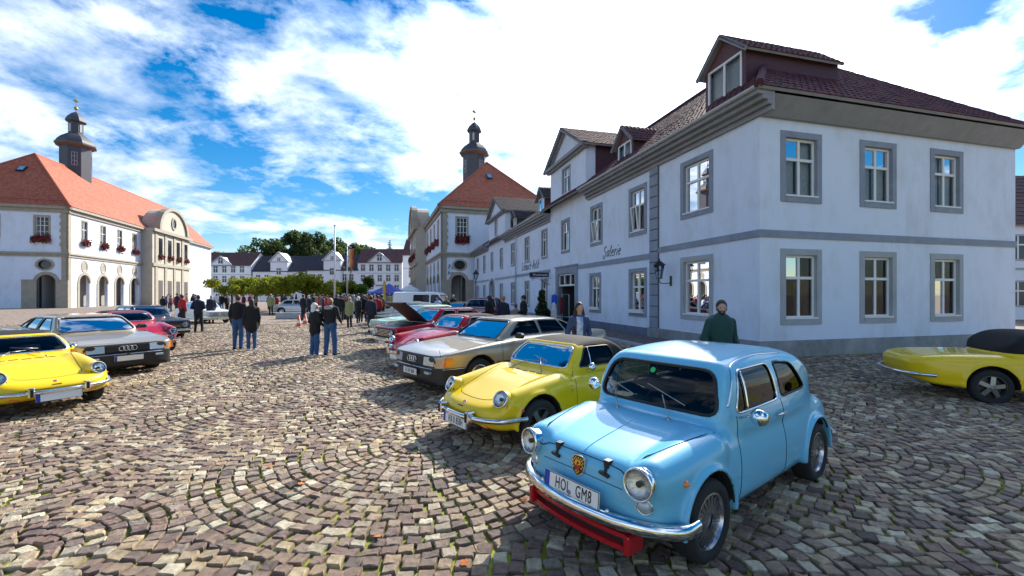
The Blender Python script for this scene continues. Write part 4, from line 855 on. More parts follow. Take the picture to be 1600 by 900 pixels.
def dormer(parent,sc,w,z0,zt,za,d0,depth,roofm,cheek,slate=False):
    """small gabled dormer: front at d0 (outwards y), ridge runs inwards"""
    y=d0; b=MB(); hw=w/2; zb=z0-.35
    P=lambda s,z,t: (s,y-t,z)
    wo=(sc-hw+.14,sc+hw-.14,z0,zt-.06)
    b.wall(P,sc-hw,sc+hw,zb,zt,[wo],.12)
    b.poly([(sc-hw,y,zt),(sc+hw,y,zt),(sc,y,za-.12)])
    b.quad((sc-hw,y,zb),(sc-hw,y,zt),(sc-hw,y-depth,zt),(sc-hw,y-depth,zb)); b.quad((sc+hw,y,zb),(sc+hw,y,zt),(sc+hw,y-depth,zt),(sc+hw,y-depth,zb))
    d=b.build('dormer',cheek,parent)
    b=MB(); f=.07; s0,s1,c0,c1=wo
    b.pbox(P,s0,s0+f,c0,c1,.0-.02,.06); b.pbox(P,s1-f,s1,c0,c1,-.02,.06); b.pbox(P,s0+f,s1-f,c1-f,c1,-.02,.06); b.pbox(P,s0+f,s1-f,c0,c0+f,-.02,.06); b.pbox(P,sc-.04,sc+.04,c0+f,c1-f,-.018,.06); b.build('frame',WOODW,d)
    for a,e in ((s0+f,sc-.04),(sc+.04,s1-f)):
        b=MB(); b.quad(P(a,c0+f,.02),P(e,c0+f,.02),P(e,c1-f,.02),P(a,c1-f,.02)); b.build('pane',PANE,d)
    b=MB(); b.quad(P(s0,c0,.2),P(s1,c0,.2),P(s1,c1,.2),P(s0,c1,.2)); b.build('curtain',CURT,d)
    b=MB(); ov=.22; yo=y+.22
    for sg in (-1,1):
        ax=Vector((sc+sg*(hw+ov),yo,zt-.16)); bx=Vector((sc+sg*(hw+ov),y-depth,zt-.16)); cx=Vector((sc,y-depth-.2,za)); dx=Vector((sc,yo,za)); slab(b,ax,bx,cx,dx,.07)
        b.bar((sc+sg*(hw+ov),yo-.03,zt-.22),(sc,yo-.03,za-.06),.06,.12)
    b.build('dormer_roof',EAVE,d)
    for sg in (-1,1): tiles('dormer_tiles',d,(sc+sg*(hw+ov),yo,zt-.16),(sc+sg*(hw+ov),y-depth,zt-.16),(sc,y-depth-.2,za),(sc,yo,za),roofm,.22,.2)
    return d
def gable(parent,s0,s1,zb,zt,za,depth,win,cheek,roofm,arched=True):
    """tall gabled bay rising flush from the facade"""
    P=lambda s,z,t:(s,.004-t,z); sc=(s0+s1)/2; b=MB(); wo=opening(*win,border=.12)
    b.wall(P,s0,s1,zb,zt,[wo],.18); b.poly([P(s0,zt,0),P(s1,zt,0),P(sc,za-.25,0)])
    for s in (s0,s1): b.quad((s,.004,zb),(s,.004,zt),(s,-.55,zt),(s,-.55,zb))
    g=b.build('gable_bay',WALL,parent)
    w=window(g,P,*win,border=.12,cols=2,transom=.3,curtain=None)
    # move the window one level up: a part of the house, not a third level
    for c in list(w.children): pass
    w.parent=parent
    b=MB()
    for s in (s0,s1): b=MB(); b.quad((s,-.552,zb+.1),(s,-.552,zt),(s,-depth,zt),(s,-depth,zb+.1)); b.build('slate_cheek',cheek,g)
    b=MB(); ov=.38; yo=.40
    for sg,e in ((-1,s0),(1,s1)):
        slab(b,(e+sg*ov,yo,zt-.05),(e+sg*ov,-depth,zt-.05),(sc,-depth-.5,za),(sc,yo,za),.10); b.bar((e+sg*ov,yo-.06,zt-.13),(sc,yo-.06,za-.09),.12,.16); b.bar((e+sg*.05,.10,zt+.06),(sc,.10,za-.24),.2,.10)
    b.pbox(P,s0-.35,s1+.35,zt-.14,zt+.04,-.36,-.002); b.pbox(P,s0-.2,s1+.2,zt-.24,zt-.14,-.2,-.002); b.build('pediment',EAVE,g)
    for sg,e in ((-1,s0),(1,s1)): tiles('gable_tiles',g,(e+sg*ov,yo,zt-.05),(e+sg*ov,-depth,zt-.05),(sc,-depth-.5,za),(sc,yo,za),roofm,.28,.24)
    b=MB(); b.pbox(P,s0-.05,s1+.05,zb-.02,zb+.07,-.10,0); b.build('string_course',STONE,g)
    return g
def eaves(parent,s0,s1,zw,zg,y=.55):
    """boxed cornice with gutter"""
    b=MB(); dz=(zg-.03-zw)/3
    for k,(y0,zl,zh) in enumerate(((.10,zw,zw+dz*.8),(.22,zw+dz*.8,zw+dz*1.5),(y-.16,zw+dz*1.5,zw+dz*2.2),(y,zw+dz*2.2,zg-.03))): b.box(s0,s1,.003,y0,zl+.001*k,zh)
    o=b.build('cornice',EAVE,parent)
    b=MB(); n=7; V=[];F=[]
    for s in (s0,s1):
        for k in range(n): a=math.pi+math.pi*k/(n-1); V.append((s,y+.06+math.cos(a)*.075,zg+.02+math.sin(a)*.075))
    for k in range(n-1): F.append((k,k+1,n+k+1,n+k))
    b.add(V,F); b.build('gutter',PIPE,parent); return o
def downpipe(parent,s,z0,z1,y=.12):
    b=MB(); b.tube([(s,.52,z1+.32),(s,.45,z1+.18),(s,y+.02,z1-.25),(s,y,z1-.4),(s,y,z0)],.055,8); return b.build('downpipe',PIPE,parent,True)

# lettering written with a broad nib
GL={'G':[[(.55,.85),(.4,1.0),(.2,.95),(.1,.7),(.2,.5),(.45,.5),(.5,.3),(.4,.0),(.15,-.15),(.0,.0),(.1,.2)]],
'a':[[(.42,.55),(.2,.55),(.08,.3),(.18,.05),(.38,.2),(.45,.55)],[(.45,.55),(.4,.1),(.55,.05)]],'l':[[(.1,.55),(.25,1.0),(.12,.4),(.15,.05),(.3,.08)]],'e':[[(.1,.28),(.42,.4),(.35,.58),(.15,.5),(.1,.2),(.25,.02),(.45,.12)]],
'r':[[(.1,.6),(.18,.3),(.12,.0)],[(.17,.35),(.3,.58),(.42,.55)]],'i':[[(.1,.58),(.15,.3),(.12,.05),(.25,.05)],[(.2,.85),(.24,.92)]],'S':[[(.55,.85),(.35,1.0),(.15,.85),(.25,.6),(.45,.45),(.45,.15),(.2,.0),(.0,.15)]],
'c':[[(.42,.5),(.25,.58),(.1,.35),(.18,.05),(.42,.1)]],'h':[[(.2,1.0),(.12,.5),(.1,.0)],[(.12,.35),(.3,.58),(.42,.4),(.38,.0)]],'m':[[(.1,.58),(.1,.0)],[(.1,.4),(.25,.58),(.33,.4),(.32,.0)],[(.33,.4),(.48,.58),(.57,.4),(.56,.03),(.64,.05)]],
'u':[[(.1,.58),(.1,.15),(.25,.0),(.4,.2)],[(.42,.58),(.4,.05),(.5,.03)]],'k':[[(.2,1.0),(.12,.5),(.1,.0)],[(.42,.58),(.14,.3),(.45,.0)]],'-':[[(.05,.35),(.4,.4)]],'A':[[(.0,.0),(.3,.9),(.38,1.0),(.45,.5),(.5,.0)],[(.1,.35),(.5,.4)]],'n':[[(.1,.58),(.1,.0)],[(.1,.35),(.3,.58),(.42,.4),(.4,.03),(.5,.05)]],
't':[[(.2,.9),(.14,.3),(.2,.02),(.38,.08)],[(.05,.6),(.38,.63)]],'R':[[(.15,.95),(.1,.0)],[(.0,.85),(.25,1.0),(.5,.85),(.4,.6),(.15,.5)],[(.25,.5),(.5,.05),(.62,.05)]],'s':[[(.4,.5),(.25,.58),(.12,.48),(.36,.22),(.25,.0),(.05,.08)]],'b':[[(.2,1.0),(.1,.4),(.15,.05),(.38,.1),(.42,.4),(.2,.5)]]}
GW={'m':.72,'l':.34,'i':.32,'r':.46,'G':.66,'S':.62,'A':.62,'R':.68,'-':.5,'t':.44,'s':.46,'e':.5}
def lettering(txt,parent,Pf,size,mt,slant=.25,nib=.11,ang=.75,name='lettering'):
    """Pf(u,v,t)->xyz with u reading right"""
    b=MB(); x=0; nx,nz=math.cos(ang)*nib/2,math.sin(ang)*nib/2
    for ch in txt:
        for st in GL.get(ch,[]):
            q=catm(st,5,False)
            for (u0,v0),(u1,v1) in zip(q,q[1:]):
                g=lambda u,v:((x+u+slant*v)*size,v*size)
                c=[g(u0-nx,v0+nz),g(u0+nx,v0-nz),g(u1+nx,v1-nz),g(u1-nx,v1+nz)]
                b.add([Pf(*k,-.012) for k in c]+[Pf(*k,.004) for k in c],[(0,1,2,3),(0,4,5,1),(1,5,6,2),(2,6,7,3),(3,7,4,0)])
        x+=GW.get(ch,.56)
    o=b.build(name,mt,parent); o['kind']='stuff'; return o
INK=mat('letter_black',(.012,.012,.018),.6)

FA=math.atan2(.966,-.257); FO=Vector((5.58,16.4,0)); U=Vector((-.257,.966,0)); Nn=Vector((-.966,-.257,0))
PF=lambda s,z,t:(s,-t,z)
def house(name,s_ref,label):
    return empty(name,FO+U*s_ref,FA,label,'house')
RIDGE_D,RIDGE_Z=5.0,11.7
# ---- corner house at the right
HA=house('corner_house',0,'white corner house at the right with grey quoin strip, wall lantern and tall dormer')
a0,a1=-4.7,.0; ZE=7.15
win_up=[(-2.9,-1.3,4.34,6.32)]; win_lo=[(-2.9,-1.3,.9,3.03)]
b=MB(); b.wall(PF,a0,a1+.6,.46,6.75,[opening(*w) for w in win_up+win_lo],.25); DB=10.5
PE=lambda s,z,t:(a0+t,-s,z)
ewin=[(x,x+1.45,z0,z1) for x in (.7,3.6,6.5) for z0,z1 in ((4.34,6.32),(.9,3.03))]
b.wall(PE,0,DB,.46,6.75,[opening(*w) for w in ewin],.25)
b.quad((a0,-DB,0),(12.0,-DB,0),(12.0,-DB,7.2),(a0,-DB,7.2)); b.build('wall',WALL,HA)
b=MB(); b.box(a0-.05,a1-.1,-.3,.05,0,.46); b.box(a0-.05,a0+.3,-DB,-.3,0,.46); b.build('plinth',PLINTHL,HA)
b=MB(); b.pbox(PF,a0-.04,a1-.002,3.33,3.53,-.045,.0); b.pbox(PE,.0,DB,3.33,3.53,-.04,.0); b.build('band',STONE,HA)
for w in win_lo+[e for e in ewin if e[2]<2]: window(HA,PF if w in win_lo else PE,*w,trim=STONEL,curtain=.0 or None)
for w in win_up+[e for e in ewin if e[2]>2]: window(HA,PF if w in win_up else PE,*w,curtain=.46)
z=.46; k=0
while z<6.7:
    b=MB(); b.cbox(.02,.56,-.02,.075,z+.012,z+.40,.015); b.build('quoin_block',STONE,HA); z+=.42; k+=1
b=MB(); b.box(.0,.58,-.02,.05,.46,6.7); b.build('quoin_backing',mat('quoin_joint',(.10,.11,.13),.9),HA); b=MB(); b.cbox(-.1,.66,-.1,.11,0,.46,.02); b.build('quoin_base',PLINTHL,HA)
eaves(HA,a0-.5,a1+.6,6.62,ZE)
b=MB(); b.hexa([(a0,-.0,6.62),(a0,-DB,6.62),(a0,-DB,7.05),(a0,.0,7.05),(a0-.12,-.0,6.62),(a0-.12,-DB,6.62),(a0-.5,-DB,7.05),(a0-.5,.0,7.05)]); b.build('cornice',EAVE,HA)
rz=RIDGE_Z; yo=.6
b=MB(); slab(b,(a0-.6,yo,ZE),(12.0,yo,ZE),(12.0,-5,rz),(a0+4.6,-5,rz),.08); slab(b,(a0-.6,-DB,ZE),(12,-DB,ZE),(12,-5,rz),(a0+4.6,-5,rz),.08); slab(b,(a0-.6,yo,ZE),(a0-.6,-DB,ZE),(a0+4.6,-5,rz),(a0+4.59,-5,rz),.08); b.build('roof',EAVE,HA)
tiles('roof_tiles',HA,(a0-.6,yo,ZE),(.6,yo,ZE),(.6,-5,rz),(a0+4.6,-5,rz),TILE,.30,.24); tiles('roof_tiles',HA,(a0-.6,-DB,ZE),(a0-.6,yo,ZE),(a0+4.6,-5,rz),(a0+4.55,-5,rz),TILE,.30,.24)
b=MB(); b.tube([(a0-.6,yo,ZE+.05),(a0+4.6,-5,rz+.05)],.11,8); b.tube([(a0+4.6,-5,rz+.05),(.6,-5,rz+.05)],.11,8); b.build('ridge_tiles',TILE,HA)
dormer(HA,-2.75,1.75,8.0,9.25,10.05,-.55,3.6,TILE,SLATEW)
# snow guard rail on the roof
b=MB(); 
for k in range(12): s=-1.5+k*.18; b.tube([(s,-.4,8.0),(s,-.33,8.15)],.008,4)
b.tube([(-1.6,-.33,8.12),(.6,-.33,8.12)],.01,5); b.tube([(-1.6,-.36,8.03),(.6,-.36,8.03)],.01,5); b.build('snow_guard',IRON,HA)
# wall lantern
LN=empty('wall_lantern',FO+U*(-.75),FA,'black wrought iron lantern on a bracket beside the grey quoin strip','lantern')
b=MB(); b.cbox(-.04,.04,0,.05,2.05,2.42,.012); b.tube([(0,.04,2.18),(0,.22,2.14),(0,.42,2.15),(0,.5,2.22),(0,.5,2.32)],.016,6); b.build('bracket',IRON,LN)
b=MB(); cx,cy=0,.5
for k in range(6):
    a=2*math.pi*k/6; c,s_=math.cos(a),math.sin(a); b.tube([(cx+c*.09,cy+s_*.09,2.32),(cx+c*.17,cy+s_*.17,2.80)],.011,5)
for zz_,r in ((2.32,.095),(2.62,.142),(2.80,.175)): b.tube([(cx+math.cos(2*math.pi*k/6)*r,cy+math.sin(2*math.pi*k/6)*r,zz_) for k in range(6)],.012,5,True)
b.build('cage',IRON,LN); b=MB(); b.lathe([(.23,2.79),(.2,2.83),(.06,2.95),(.03,2.97),(.02,3.04),(0,3.05)],(cx,cy,0),(0,0,1),6); b.build('lantern_roof',IRON,LN)
b=MB(); b.lathe([(.085,2.32),(.165,2.80)],(cx,cy,0),(0,0,1),6); b.build('lantern_glass',glass_mat('lantern_pane',(.85,.88,.9)),LN)

# ---- gallery house
HG=house('gallery_house',0,'white house lettered Galerie with tall pedimented bay, shop door and blue-grey plinth')
g0,g1=.6,12.0
up=[(.83,2.2,4.18,6.23),(4.66,6.02,4.18,6.23),(8.75,10.1,4.18,6.2)]; lo=[(.83,2.2,.83,2.83),(4.82,6.12,.83,2.83)]
door=(7.95,10.6,.12,2.96)
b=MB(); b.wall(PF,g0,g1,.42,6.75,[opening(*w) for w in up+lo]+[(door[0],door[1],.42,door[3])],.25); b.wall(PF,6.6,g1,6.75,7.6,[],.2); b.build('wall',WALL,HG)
b=MB(); b.box(g0+.06,door[0]-.34,-.3,.06,0,.42); b.box(door[1]+.34,g1,-.3,.06,0,.42); b.build('plinth',PLINTH,HG)
b=MB(); b.pbox(PF,g0,door[0]-.36,3.14,3.36,-.045,0); b.build('band',STONE,HG)
for w in up: 
    o=window(HG,PF,*w,cols=2,transom=.36,curtain=.3)
for w in lo: window(HG,PF,*w,cols=2,transom=.36,curtain=.40)
# two upper casements tilted open into the room
for w in up[:2]:
    b=MB(); s0,s1,z0,z1=(w[0]+w[1])/2+.05,w[1]-.25,w[2]+.26,w[3]-.85
    for q0,q1 in (((s0,z0),(s1,z0)),((s0,z1),(s1,z1)),((s0,z0),(s0,z1)),((s1,z0),(s1,z1))): b.bar((q0[0],-.05 if q0[1]==z0 else .06,q0[1]),(q1[0],-.05 if q1[1]==z0 else .06,q1[1]),.05,.05)
    b.build('open_casement',WOODW,HG)
# window boxes
for w in lo:
    b=MB(); b.cbox(w[0]+.22,w[1]-.22,.04,.18,w[2]+.15,w[2]+.30,.01); b.build('window_box',WOODW,HG)
# shop entrance
d0,d1,dz0,dz1=door; b=MB(); b.pbox(PF,d0-.34,d0,.0,3.40,-.07,.3); b.pbox(PF,d1,d1+.34,.0,3.40,-.07,.3); b.pbox(PF,d0,d1,dz1,3.40,-.072,.3); b.pbox(PF,d0-.42,d1+.42,3.36,3.44,-.12,-.0); ds=b.build('door_surround',STONE,HG)
b=MB(); b.pbox(PF,d0,d1,2.24,2.34,.05,.16); b.pbox(PF,d0,d0+.09,2.34,dz1,.05,.16); b.pbox(PF,d1-.09,d1,2.34,dz1,.05,.16); b.pbox(PF,d0,d1,dz1-.08,dz1,.05,.16)
for k in (1,2): x=d0+(d1-d0)*k/3; b.pbox(PF,x-.05,x+.05,2.34,dz1-.08,.05,.158)
fl=b.build('fanlight',WOODW,HG)
for k in range(3): x0=d0+.09+k*(d1-d0)/3; b=MB(); b.quad(PF(x0,2.34,.1),PF(x0+.75,2.34,.1),PF(x0+.75,2.88,.1),PF(x0,2.88,.1)); b.build('pane',PANE,fl)
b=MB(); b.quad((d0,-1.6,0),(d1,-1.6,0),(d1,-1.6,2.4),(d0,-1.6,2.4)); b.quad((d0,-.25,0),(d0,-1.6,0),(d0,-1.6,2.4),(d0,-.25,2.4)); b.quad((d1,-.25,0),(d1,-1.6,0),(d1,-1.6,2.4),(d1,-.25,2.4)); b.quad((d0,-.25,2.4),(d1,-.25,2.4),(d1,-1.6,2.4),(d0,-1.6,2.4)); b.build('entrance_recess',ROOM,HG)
b=MB(); x0=8.5
for k in range(3):
    for j in range(2): b.pbox(PF,x0+j*.5,x0+j*.5+.42,.3+k*.65,.85+k*.65,.60,.64)
b.pbox(PF,x0-.1,x0+1.05,.12,2.22,.64,.70); b.build('inner_door',DOORW,HG)
b=MB(); b.pbox(PF,d0-.3,d1+.3,0,.12,-.5,.3); b.build('doorstep',STONEL,HG)
eaves(HG,.6,6.25,6.62,ZE)
tiles('roof_tiles',HG,(.6,yo,ZE),(12,yo,ZE),(12,-5,rz),(.6,-5,rz),TILE,.30,.24); b=MB(); b.tube([(.6,-5,rz+.05),(12,-5,rz+.05)],.11,8); b.build('ridge_tiles',TILE,HG)
gable(HG,6.6,11.95,7.3,9.68,11.5,5.2,(8.65,9.95,7.55,9.25),SLATEW,TILE)
dormer(HG,3.35,1.45,7.62,8.72,9.45,-.45,3.4,TILE,SLATEW)
lettering('Galerie',HG,lambda u,v,t:(4.62-u,-t,3.52+v),.50,INK,.3)

# ---- long house with the jewellery lettering
HC=house('jewellery_house',12,'long white house lettered Schmuck-Antik with arched door, dormers and white downpipe')
L0,L1=0.0,28.6
cs=[13.2,17.2,21.4,25.6,29.8,33.9,38.0]; up=[(s-12-.62,s-12+.62,4.15,6.15) for s in cs]; lo=[(s-12-.62,s-12+.62,.8,2.8) for s in cs if abs(s-29.8)>1]
arch=(16.7,18.9,.1,3.2)
b=MB(); b.wall(PF,L0,L1,.40,6.75,[opening(*w,border=.14) for w in up+lo]+[(arch[0],arch[1],.4,arch[3])],.25); b.wall(PF,12.2,19.4,6.75,7.6,[],.2)
# spandrels of the arched door
ac=(arch[0]+arch[1])/2; ar=(arch[1]-arch[0])/2; 
for sg in (-1,1):
    pts=[PF(ac+sg*ar,arch[3],0)]+[PF(ac+sg*math.sin(a)*ar,arch[3]-ar*.7+math.cos(a)*ar*.7,0) for a in np.linspace(0,math.pi/2,8)]
    b.poly(pts)
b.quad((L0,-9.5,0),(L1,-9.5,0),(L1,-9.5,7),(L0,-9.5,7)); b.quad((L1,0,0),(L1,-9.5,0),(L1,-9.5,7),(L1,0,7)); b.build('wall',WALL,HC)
b=MB(); b.box(L0,arch[0]-.3,-.3,.05,0,.40); b.box(arch[1]+.3,L1,-.3,.05,0,.40); b.build('plinth',PLINTHL,HC)
b=MB(); b.pbox(PF,L0-.0,8.05,3.17,3.38,-.04,0); b.build('band',STONE,HC); b=MB(); b.pbox(PF,8.2,arch[0]-.35,3.17,3.38,-.04,0); b.pbox(PF,arch[1]+.35,L1,3.17,3.38,-.04,0); b.build('band',STONEL,HC)
for w in up+lo: window(HC,PF,*w,border=.14,cols=2,transom=.33)
b=MB()
for sg in (-1,1): b.pbox(PF,ac+sg*ar-(.28 if sg<0 else 0),ac+sg*ar+(.28 if sg>0 else 0),0,arch[3]-ar*.7,-.06,.1)
n=12
for k in range(n):
    t0,t1=-math.pi/2+math.pi*k/n,-math.pi/2+math.pi*(k+1)/n
    q=[(ac+math.sin(t)*r,arch[3]-ar*.7+math.cos(t)*r*.75) for t,r in ((t0,ar),(t1,ar),(t1,ar+.28),(t0,ar+.28))]
    b.hexa([PF(*p,-.06) for p in q]+[PF(*p,.1) for p in q])
ds=b.build('door_surround',STONEL,HC); b=MB(); b.pbox(PF,arch[0],arch[1],.1,arch[3],.16,.22)
for k in range(6): x=arch[0]+.1+k*.35; b.pbox(PF,x,x+.25,.3,3.0,.13,.17)
b.build('arched_door',mat('grey_door',(.20,.22,.26),.5,var=.2,vscale=5.0),HC)
eaves(HC,L0+.05,12.0,6.45,7.05); eaves(HC,19.6,L1,6.45,7.05); b=MB(); b.pbox(PF,12,19.6,6.9,7.02,-.12,0); b.build('string_course',STONE,HC)
b=MB(); slab(b,(L0,.6,7.05),(L1,.6,7.05),(L1,-4.7,10.6),(L0,-4.7,10.6),.08); slab(b,(L0,-9.6,7.05),(L1,-9.6,7.05),(L1,-4.7,10.6),(L0,-4.7,10.6),.08); b.build('roof',EAVE,HC)
tiles('roof_tiles',HC,(L0,.6,7.05),(L1,.6,7.05),(L1,-4.7,10.6),(L0,-4.7,10.6),TILED,.34,.3)
gable(HC,12.3,19.3,7.3,9.5,11.45,4.6,(15.3,16.5,7.6,9.2),mat('grey_weatherboard',(.07,.07,.07),.8,var=.3,vscale=4.0),TILED)
dormer(HC,3.3,1.5,7.55,8.75,9.5,-.5,3.0,TILED,SLATEW); dormer(HC,10.9,1.3,7.6,8.65,9.3,-.6,2.8,TILED,mat('grey_weatherboard',(.07,.07,.07),.8))
b=MB(); b.cbox(5.2,6.0,-3.4,-2.6,8.5,11.2,.03); b.build('chimney',mat('chimney_dark',(.07,.06,.06),.9,var=.3,vscale=6.0),HC)
downpipe(HC,8.12,.1,6.9); downpipe(HC,28.4,.1,6.9)
lettering('Schmuck-Antik',HC,lambda u,v,t:(6.75-u,-t,3.62+v),.62,INK,.3)
# hanging shop sign on a scrolled bracket
SG=empty('hanging_shop_sign',FO+U*12.0,FA,'dark hanging shop sign on scrolled iron bracket left of the shop door','sign')
b=MB(); b.cbox(-.03,.03,.12,1.42,2.86,3.16,.01); sb=b.build('board',mat('sign_black',(.012,.014,.02),.4),SG)
text_mesh('Wunderstube',.19,mat('sign_white',(.7,.72,.75),.5),sb,basis((-.034,.72,3.01),(0,-1,0),(0,0,1)),'sign_lettering',.001,.95)
b=MB(); b.tube([(0,0,2.8),(0,1.45,2.83)],.016,5); b.tube([(0,.02,2.35),(0,.3,2.5),(0,.9,2.76),(0,1.3,2.8)],.014,5)
def scroll(cy_,cz,r0,turns,sg):
    b.tube([(0,cy_+sg*math.cos(a)*r0*(1-a/(turns*2*math.pi)*.8),cz+math.sin(a)*r0*(1-a/(turns*2*math.pi)*.8)) for a in np.linspace(0,turns*2*math.pi,26)],.011,5)
scroll(.28,2.62,.17,1.5,1); scroll(.62,2.70,.11,1.5,-1); scroll(1.2,2.70,.10,1.5,1); scroll(.25,2.38,.09,1.3,-1)
b.build('bracket',IRON,SG)

# ================================================================ town hall with tower
def ring(b,P,sc,zc,r0,r1,a0,a1,n,t0,t1,ez=1.0):
    for k in range(n):
        p,q=a0+(a1-a0)*k/n,a0+(a1-a0)*(k+1)/n; c=[(sc+math.sin(t)*r,zc+math.cos(t)*r*ez) for t,r in ((p,r0),(q,r0),(q,r1),(p,r1))]; b.hexa([P(*u,t0) for u in c]+[P(*u,t1) for u in c])
def arch_fill(b,P,sc,zs,r,zt,t=0):
    for sg in (-1,1): b.poly([P(sc+sg*r,zt,t)]+[P(sc+sg*math.sin(a)*r,zs+math.cos(a)*r,t) for a in np.linspace(0,math.pi/2,9)])
FLOWER=rand_mat('red_flowers',[(.25,.01,.03),(.35,.02,.05),(.05,.10,.03),(.16,.01,.04)],.7,True,0.2,20.0)
def flowers(parent,P,s0,s1,z,n):
    V=[];F=[]
    for k in range(n):
        p=np.array(P(RNG.uniform(s0,s1),z+RNG.normal(0,.22),-RNG.uniform(.05,.45))); a=RNG.normal(size=3); a/=np.linalg.norm(a); c=np.cross(a,RNG.normal(size=3)); c/=np.linalg.norm(c); d=np.cross(a,c); r=.09; i=len(V); V+=[p-c*r-d*r,p+c*r-d*r,p+c*r+d*r,p-c*r+d*r]; F.append((i,i+1,i+2,i+3))
    o=mobj('flower_box',np.array(V),F,FLOWER,parent); o['kind']='stuff'; return o
def townhall(name,loc,ang,sg,label,text=True,risalit=18.0):
    H=empty(name,loc,ang,label,'town hall'); D=15.5; ZE=13.0; LN_=50.0
    FP=lambda s,z,t:(s,-sg*t,z)        # front, along +x
    SP=lambda s,z,t:(t,-sg*s,z)        # side facing the square's end
    # side wall
    w=[(1.72,3.44,8.75,11.8),(6.6,8.3,8.75,11.8),(11.5,13.2,8.75,11.8)]; arcs=[(1.2,3.1)]; AZ=3.3
    b=MB(); b.wall(SP,0,D,0,ZE-.3,[opening(*q,border=.2) for q in w]+[(1.2,3.1,0,AZ+.95),(1.55,3.05,4.95,6.1)],.4)
    arch_fill(b,SP,2.15,AZ,.95,AZ+.95)
    for a in (0,1,2,3):   # fill the corners of the oval
        t=np.linspace(a*math.pi/2,(a+1)*math.pi/2,7); cx,cz=2.30,5.525; qx=.75*(1 if math.sin((a+.5)*math.pi/2)>0 else -1); qz=.575*(1 if math.cos((a+.5)*math.pi/2)>0 else -1)
        b.poly([SP(cx+qx,cz+qz,0)]+[SP(cx+math.sin(v)*.75,cz+math.cos(v)*.575,0) for v in t])
    fw=[(2.6+4.2*k,4.1+4.2*k,8.6,11.8) for k in range(4)]; far=[1.9+4.2*k for k in range(4)]
    b.wall(FP,0,risalit,0,ZE-.3,[opening(*q,border=.2) for q in fw]+[(x+.35,x+2.55,0,AZ+1.1) for x in far],.4)
    for x in far: arch_fill(b,FP,x+1.45,AZ,1.1,AZ+1.1)
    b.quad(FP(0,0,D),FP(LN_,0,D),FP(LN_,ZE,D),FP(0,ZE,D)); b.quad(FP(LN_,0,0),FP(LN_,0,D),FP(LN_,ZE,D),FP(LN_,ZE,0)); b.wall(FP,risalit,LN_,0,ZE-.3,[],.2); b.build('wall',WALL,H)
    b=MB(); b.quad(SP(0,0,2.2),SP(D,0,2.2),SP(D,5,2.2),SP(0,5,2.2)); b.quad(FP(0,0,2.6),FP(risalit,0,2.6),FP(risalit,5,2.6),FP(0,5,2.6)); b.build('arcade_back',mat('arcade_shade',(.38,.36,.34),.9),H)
    # sandstone: base, corner strip, string course, cornice
    b=MB(); b.pbox(SP,.0,1.2,0,AZ+.1,-.05,.3); b.pbox(SP,3.1,4.6,0,AZ+.1,-.05,.3); b.pbox(SP,.0,1.12,AZ+.1,AZ+.32,-.09,.1); b.pbox(SP,3.18,4.6,AZ+.1,AZ+.32,-.09,.1); ring(b,SP,2.15,AZ,.95,1.35,-math.pi/2,math.pi/2,14,-.06,.2); b.build('arch_surround',SAND,H)
    b=MB(); ring(b,SP,2.30,5.525,.72,.98,-math.pi,math.pi,24,-.05,.15,.80); o=b.build('oval_window',SAND,H); b=MB(); b.pbox(SP,1.5,3.1,4.9,6.15,.25,.27); b.build('pane',mat('dark_pane',(.02,.025,.03),.08),o)
    z=.0; b=MB(); b.pbox(SP,-.06,.62,AZ+.3,ZE-.5,-.06,.1); b.pbox(FP,-.06,.62,0,ZE-.5,-.06,.1); b.build('corner_strip',SAND,H)
    z=7.5; k=0
    while z<ZE-.9:
        b=MB(); b.pbox(SP,.5,.80 if k%2 else .68,z,z+.42,-.07,.05); b.build('quoin_block',SAND,H); z+=.44; k+=1
    b=MB(); b.pbox(SP,-.32,D,6.85,7.1,-.28,.0); b.pbox(SP,-.2,D,6.55,6.85,-.14,.0); b.pbox(FP,-.32,risalit,6.852,7.098,-.28,.0); b.pbox(FP,-.2,risalit,6.552,6.848,-.14,.0); b.build('string_course',SAND,H)
    b=MB(); b.pbox(SP,-.5,D,ZE-.35,ZE,-.5,.0); b.pbox(SP,-.3,D,ZE-.8,ZE-.35,-.2,.0); b.pbox(FP,-.5,LN_,ZE-.348,ZE-.002,-.5,.0); b.pbox(FP,-.3,risalit,ZE-.798,ZE-.352,-.2,.0); b.build('cornice',SAND,H)
    for q in w: window(H,SP,*q,border=.2,trim=SAND,cols=3,transom=.42,rowbars=1,panes=False,wd=.06)
    flowers(H,SP,1.7,3.5,8.75,420)
    for q in fw: window(H,FP,*q,border=.2,trim=SAND,cols=2,transom=.4,panes=False); flowers(H,FP,q[0],q[1],8.7,200)
    for x in far:
        b=MB(); ring(b,FP,x+1.45,AZ,1.1,1.45,-math.pi/2,math.pi/2,12,-.06,.2); b.pbox(FP,x-.1,x+.35,0,AZ,-.07,.3); b.build('arch_surround',SAND,H); b=MB(); ring(b,FP,x+1.45,5.5,.5,.72,-math.pi,math.pi,18,-.05,.05,1.2); b.lathe([(.5,0),(0,0)],FP(x+1.45,5.5,-.002),FP(0,0,-1),18); b.build('oval_window',[SAND],H)
    # projecting centre with pediment
    r0,r1=risalit,risalit+15; RP=lambda s,z,t:(s,sg*1.6-sg*t,z); b=MB(); b.wall(RP,r0,r1,0,ZE,[],.2); b.quad(RP(r0,0,0),RP(r0,0,1.6),RP(r0,ZE,1.6),RP(r0,ZE,0)); b.quad(RP(r1,0,0),RP(r1,0,1.6),RP(r1,ZE,1.6),RP(r1,ZE,0)); 
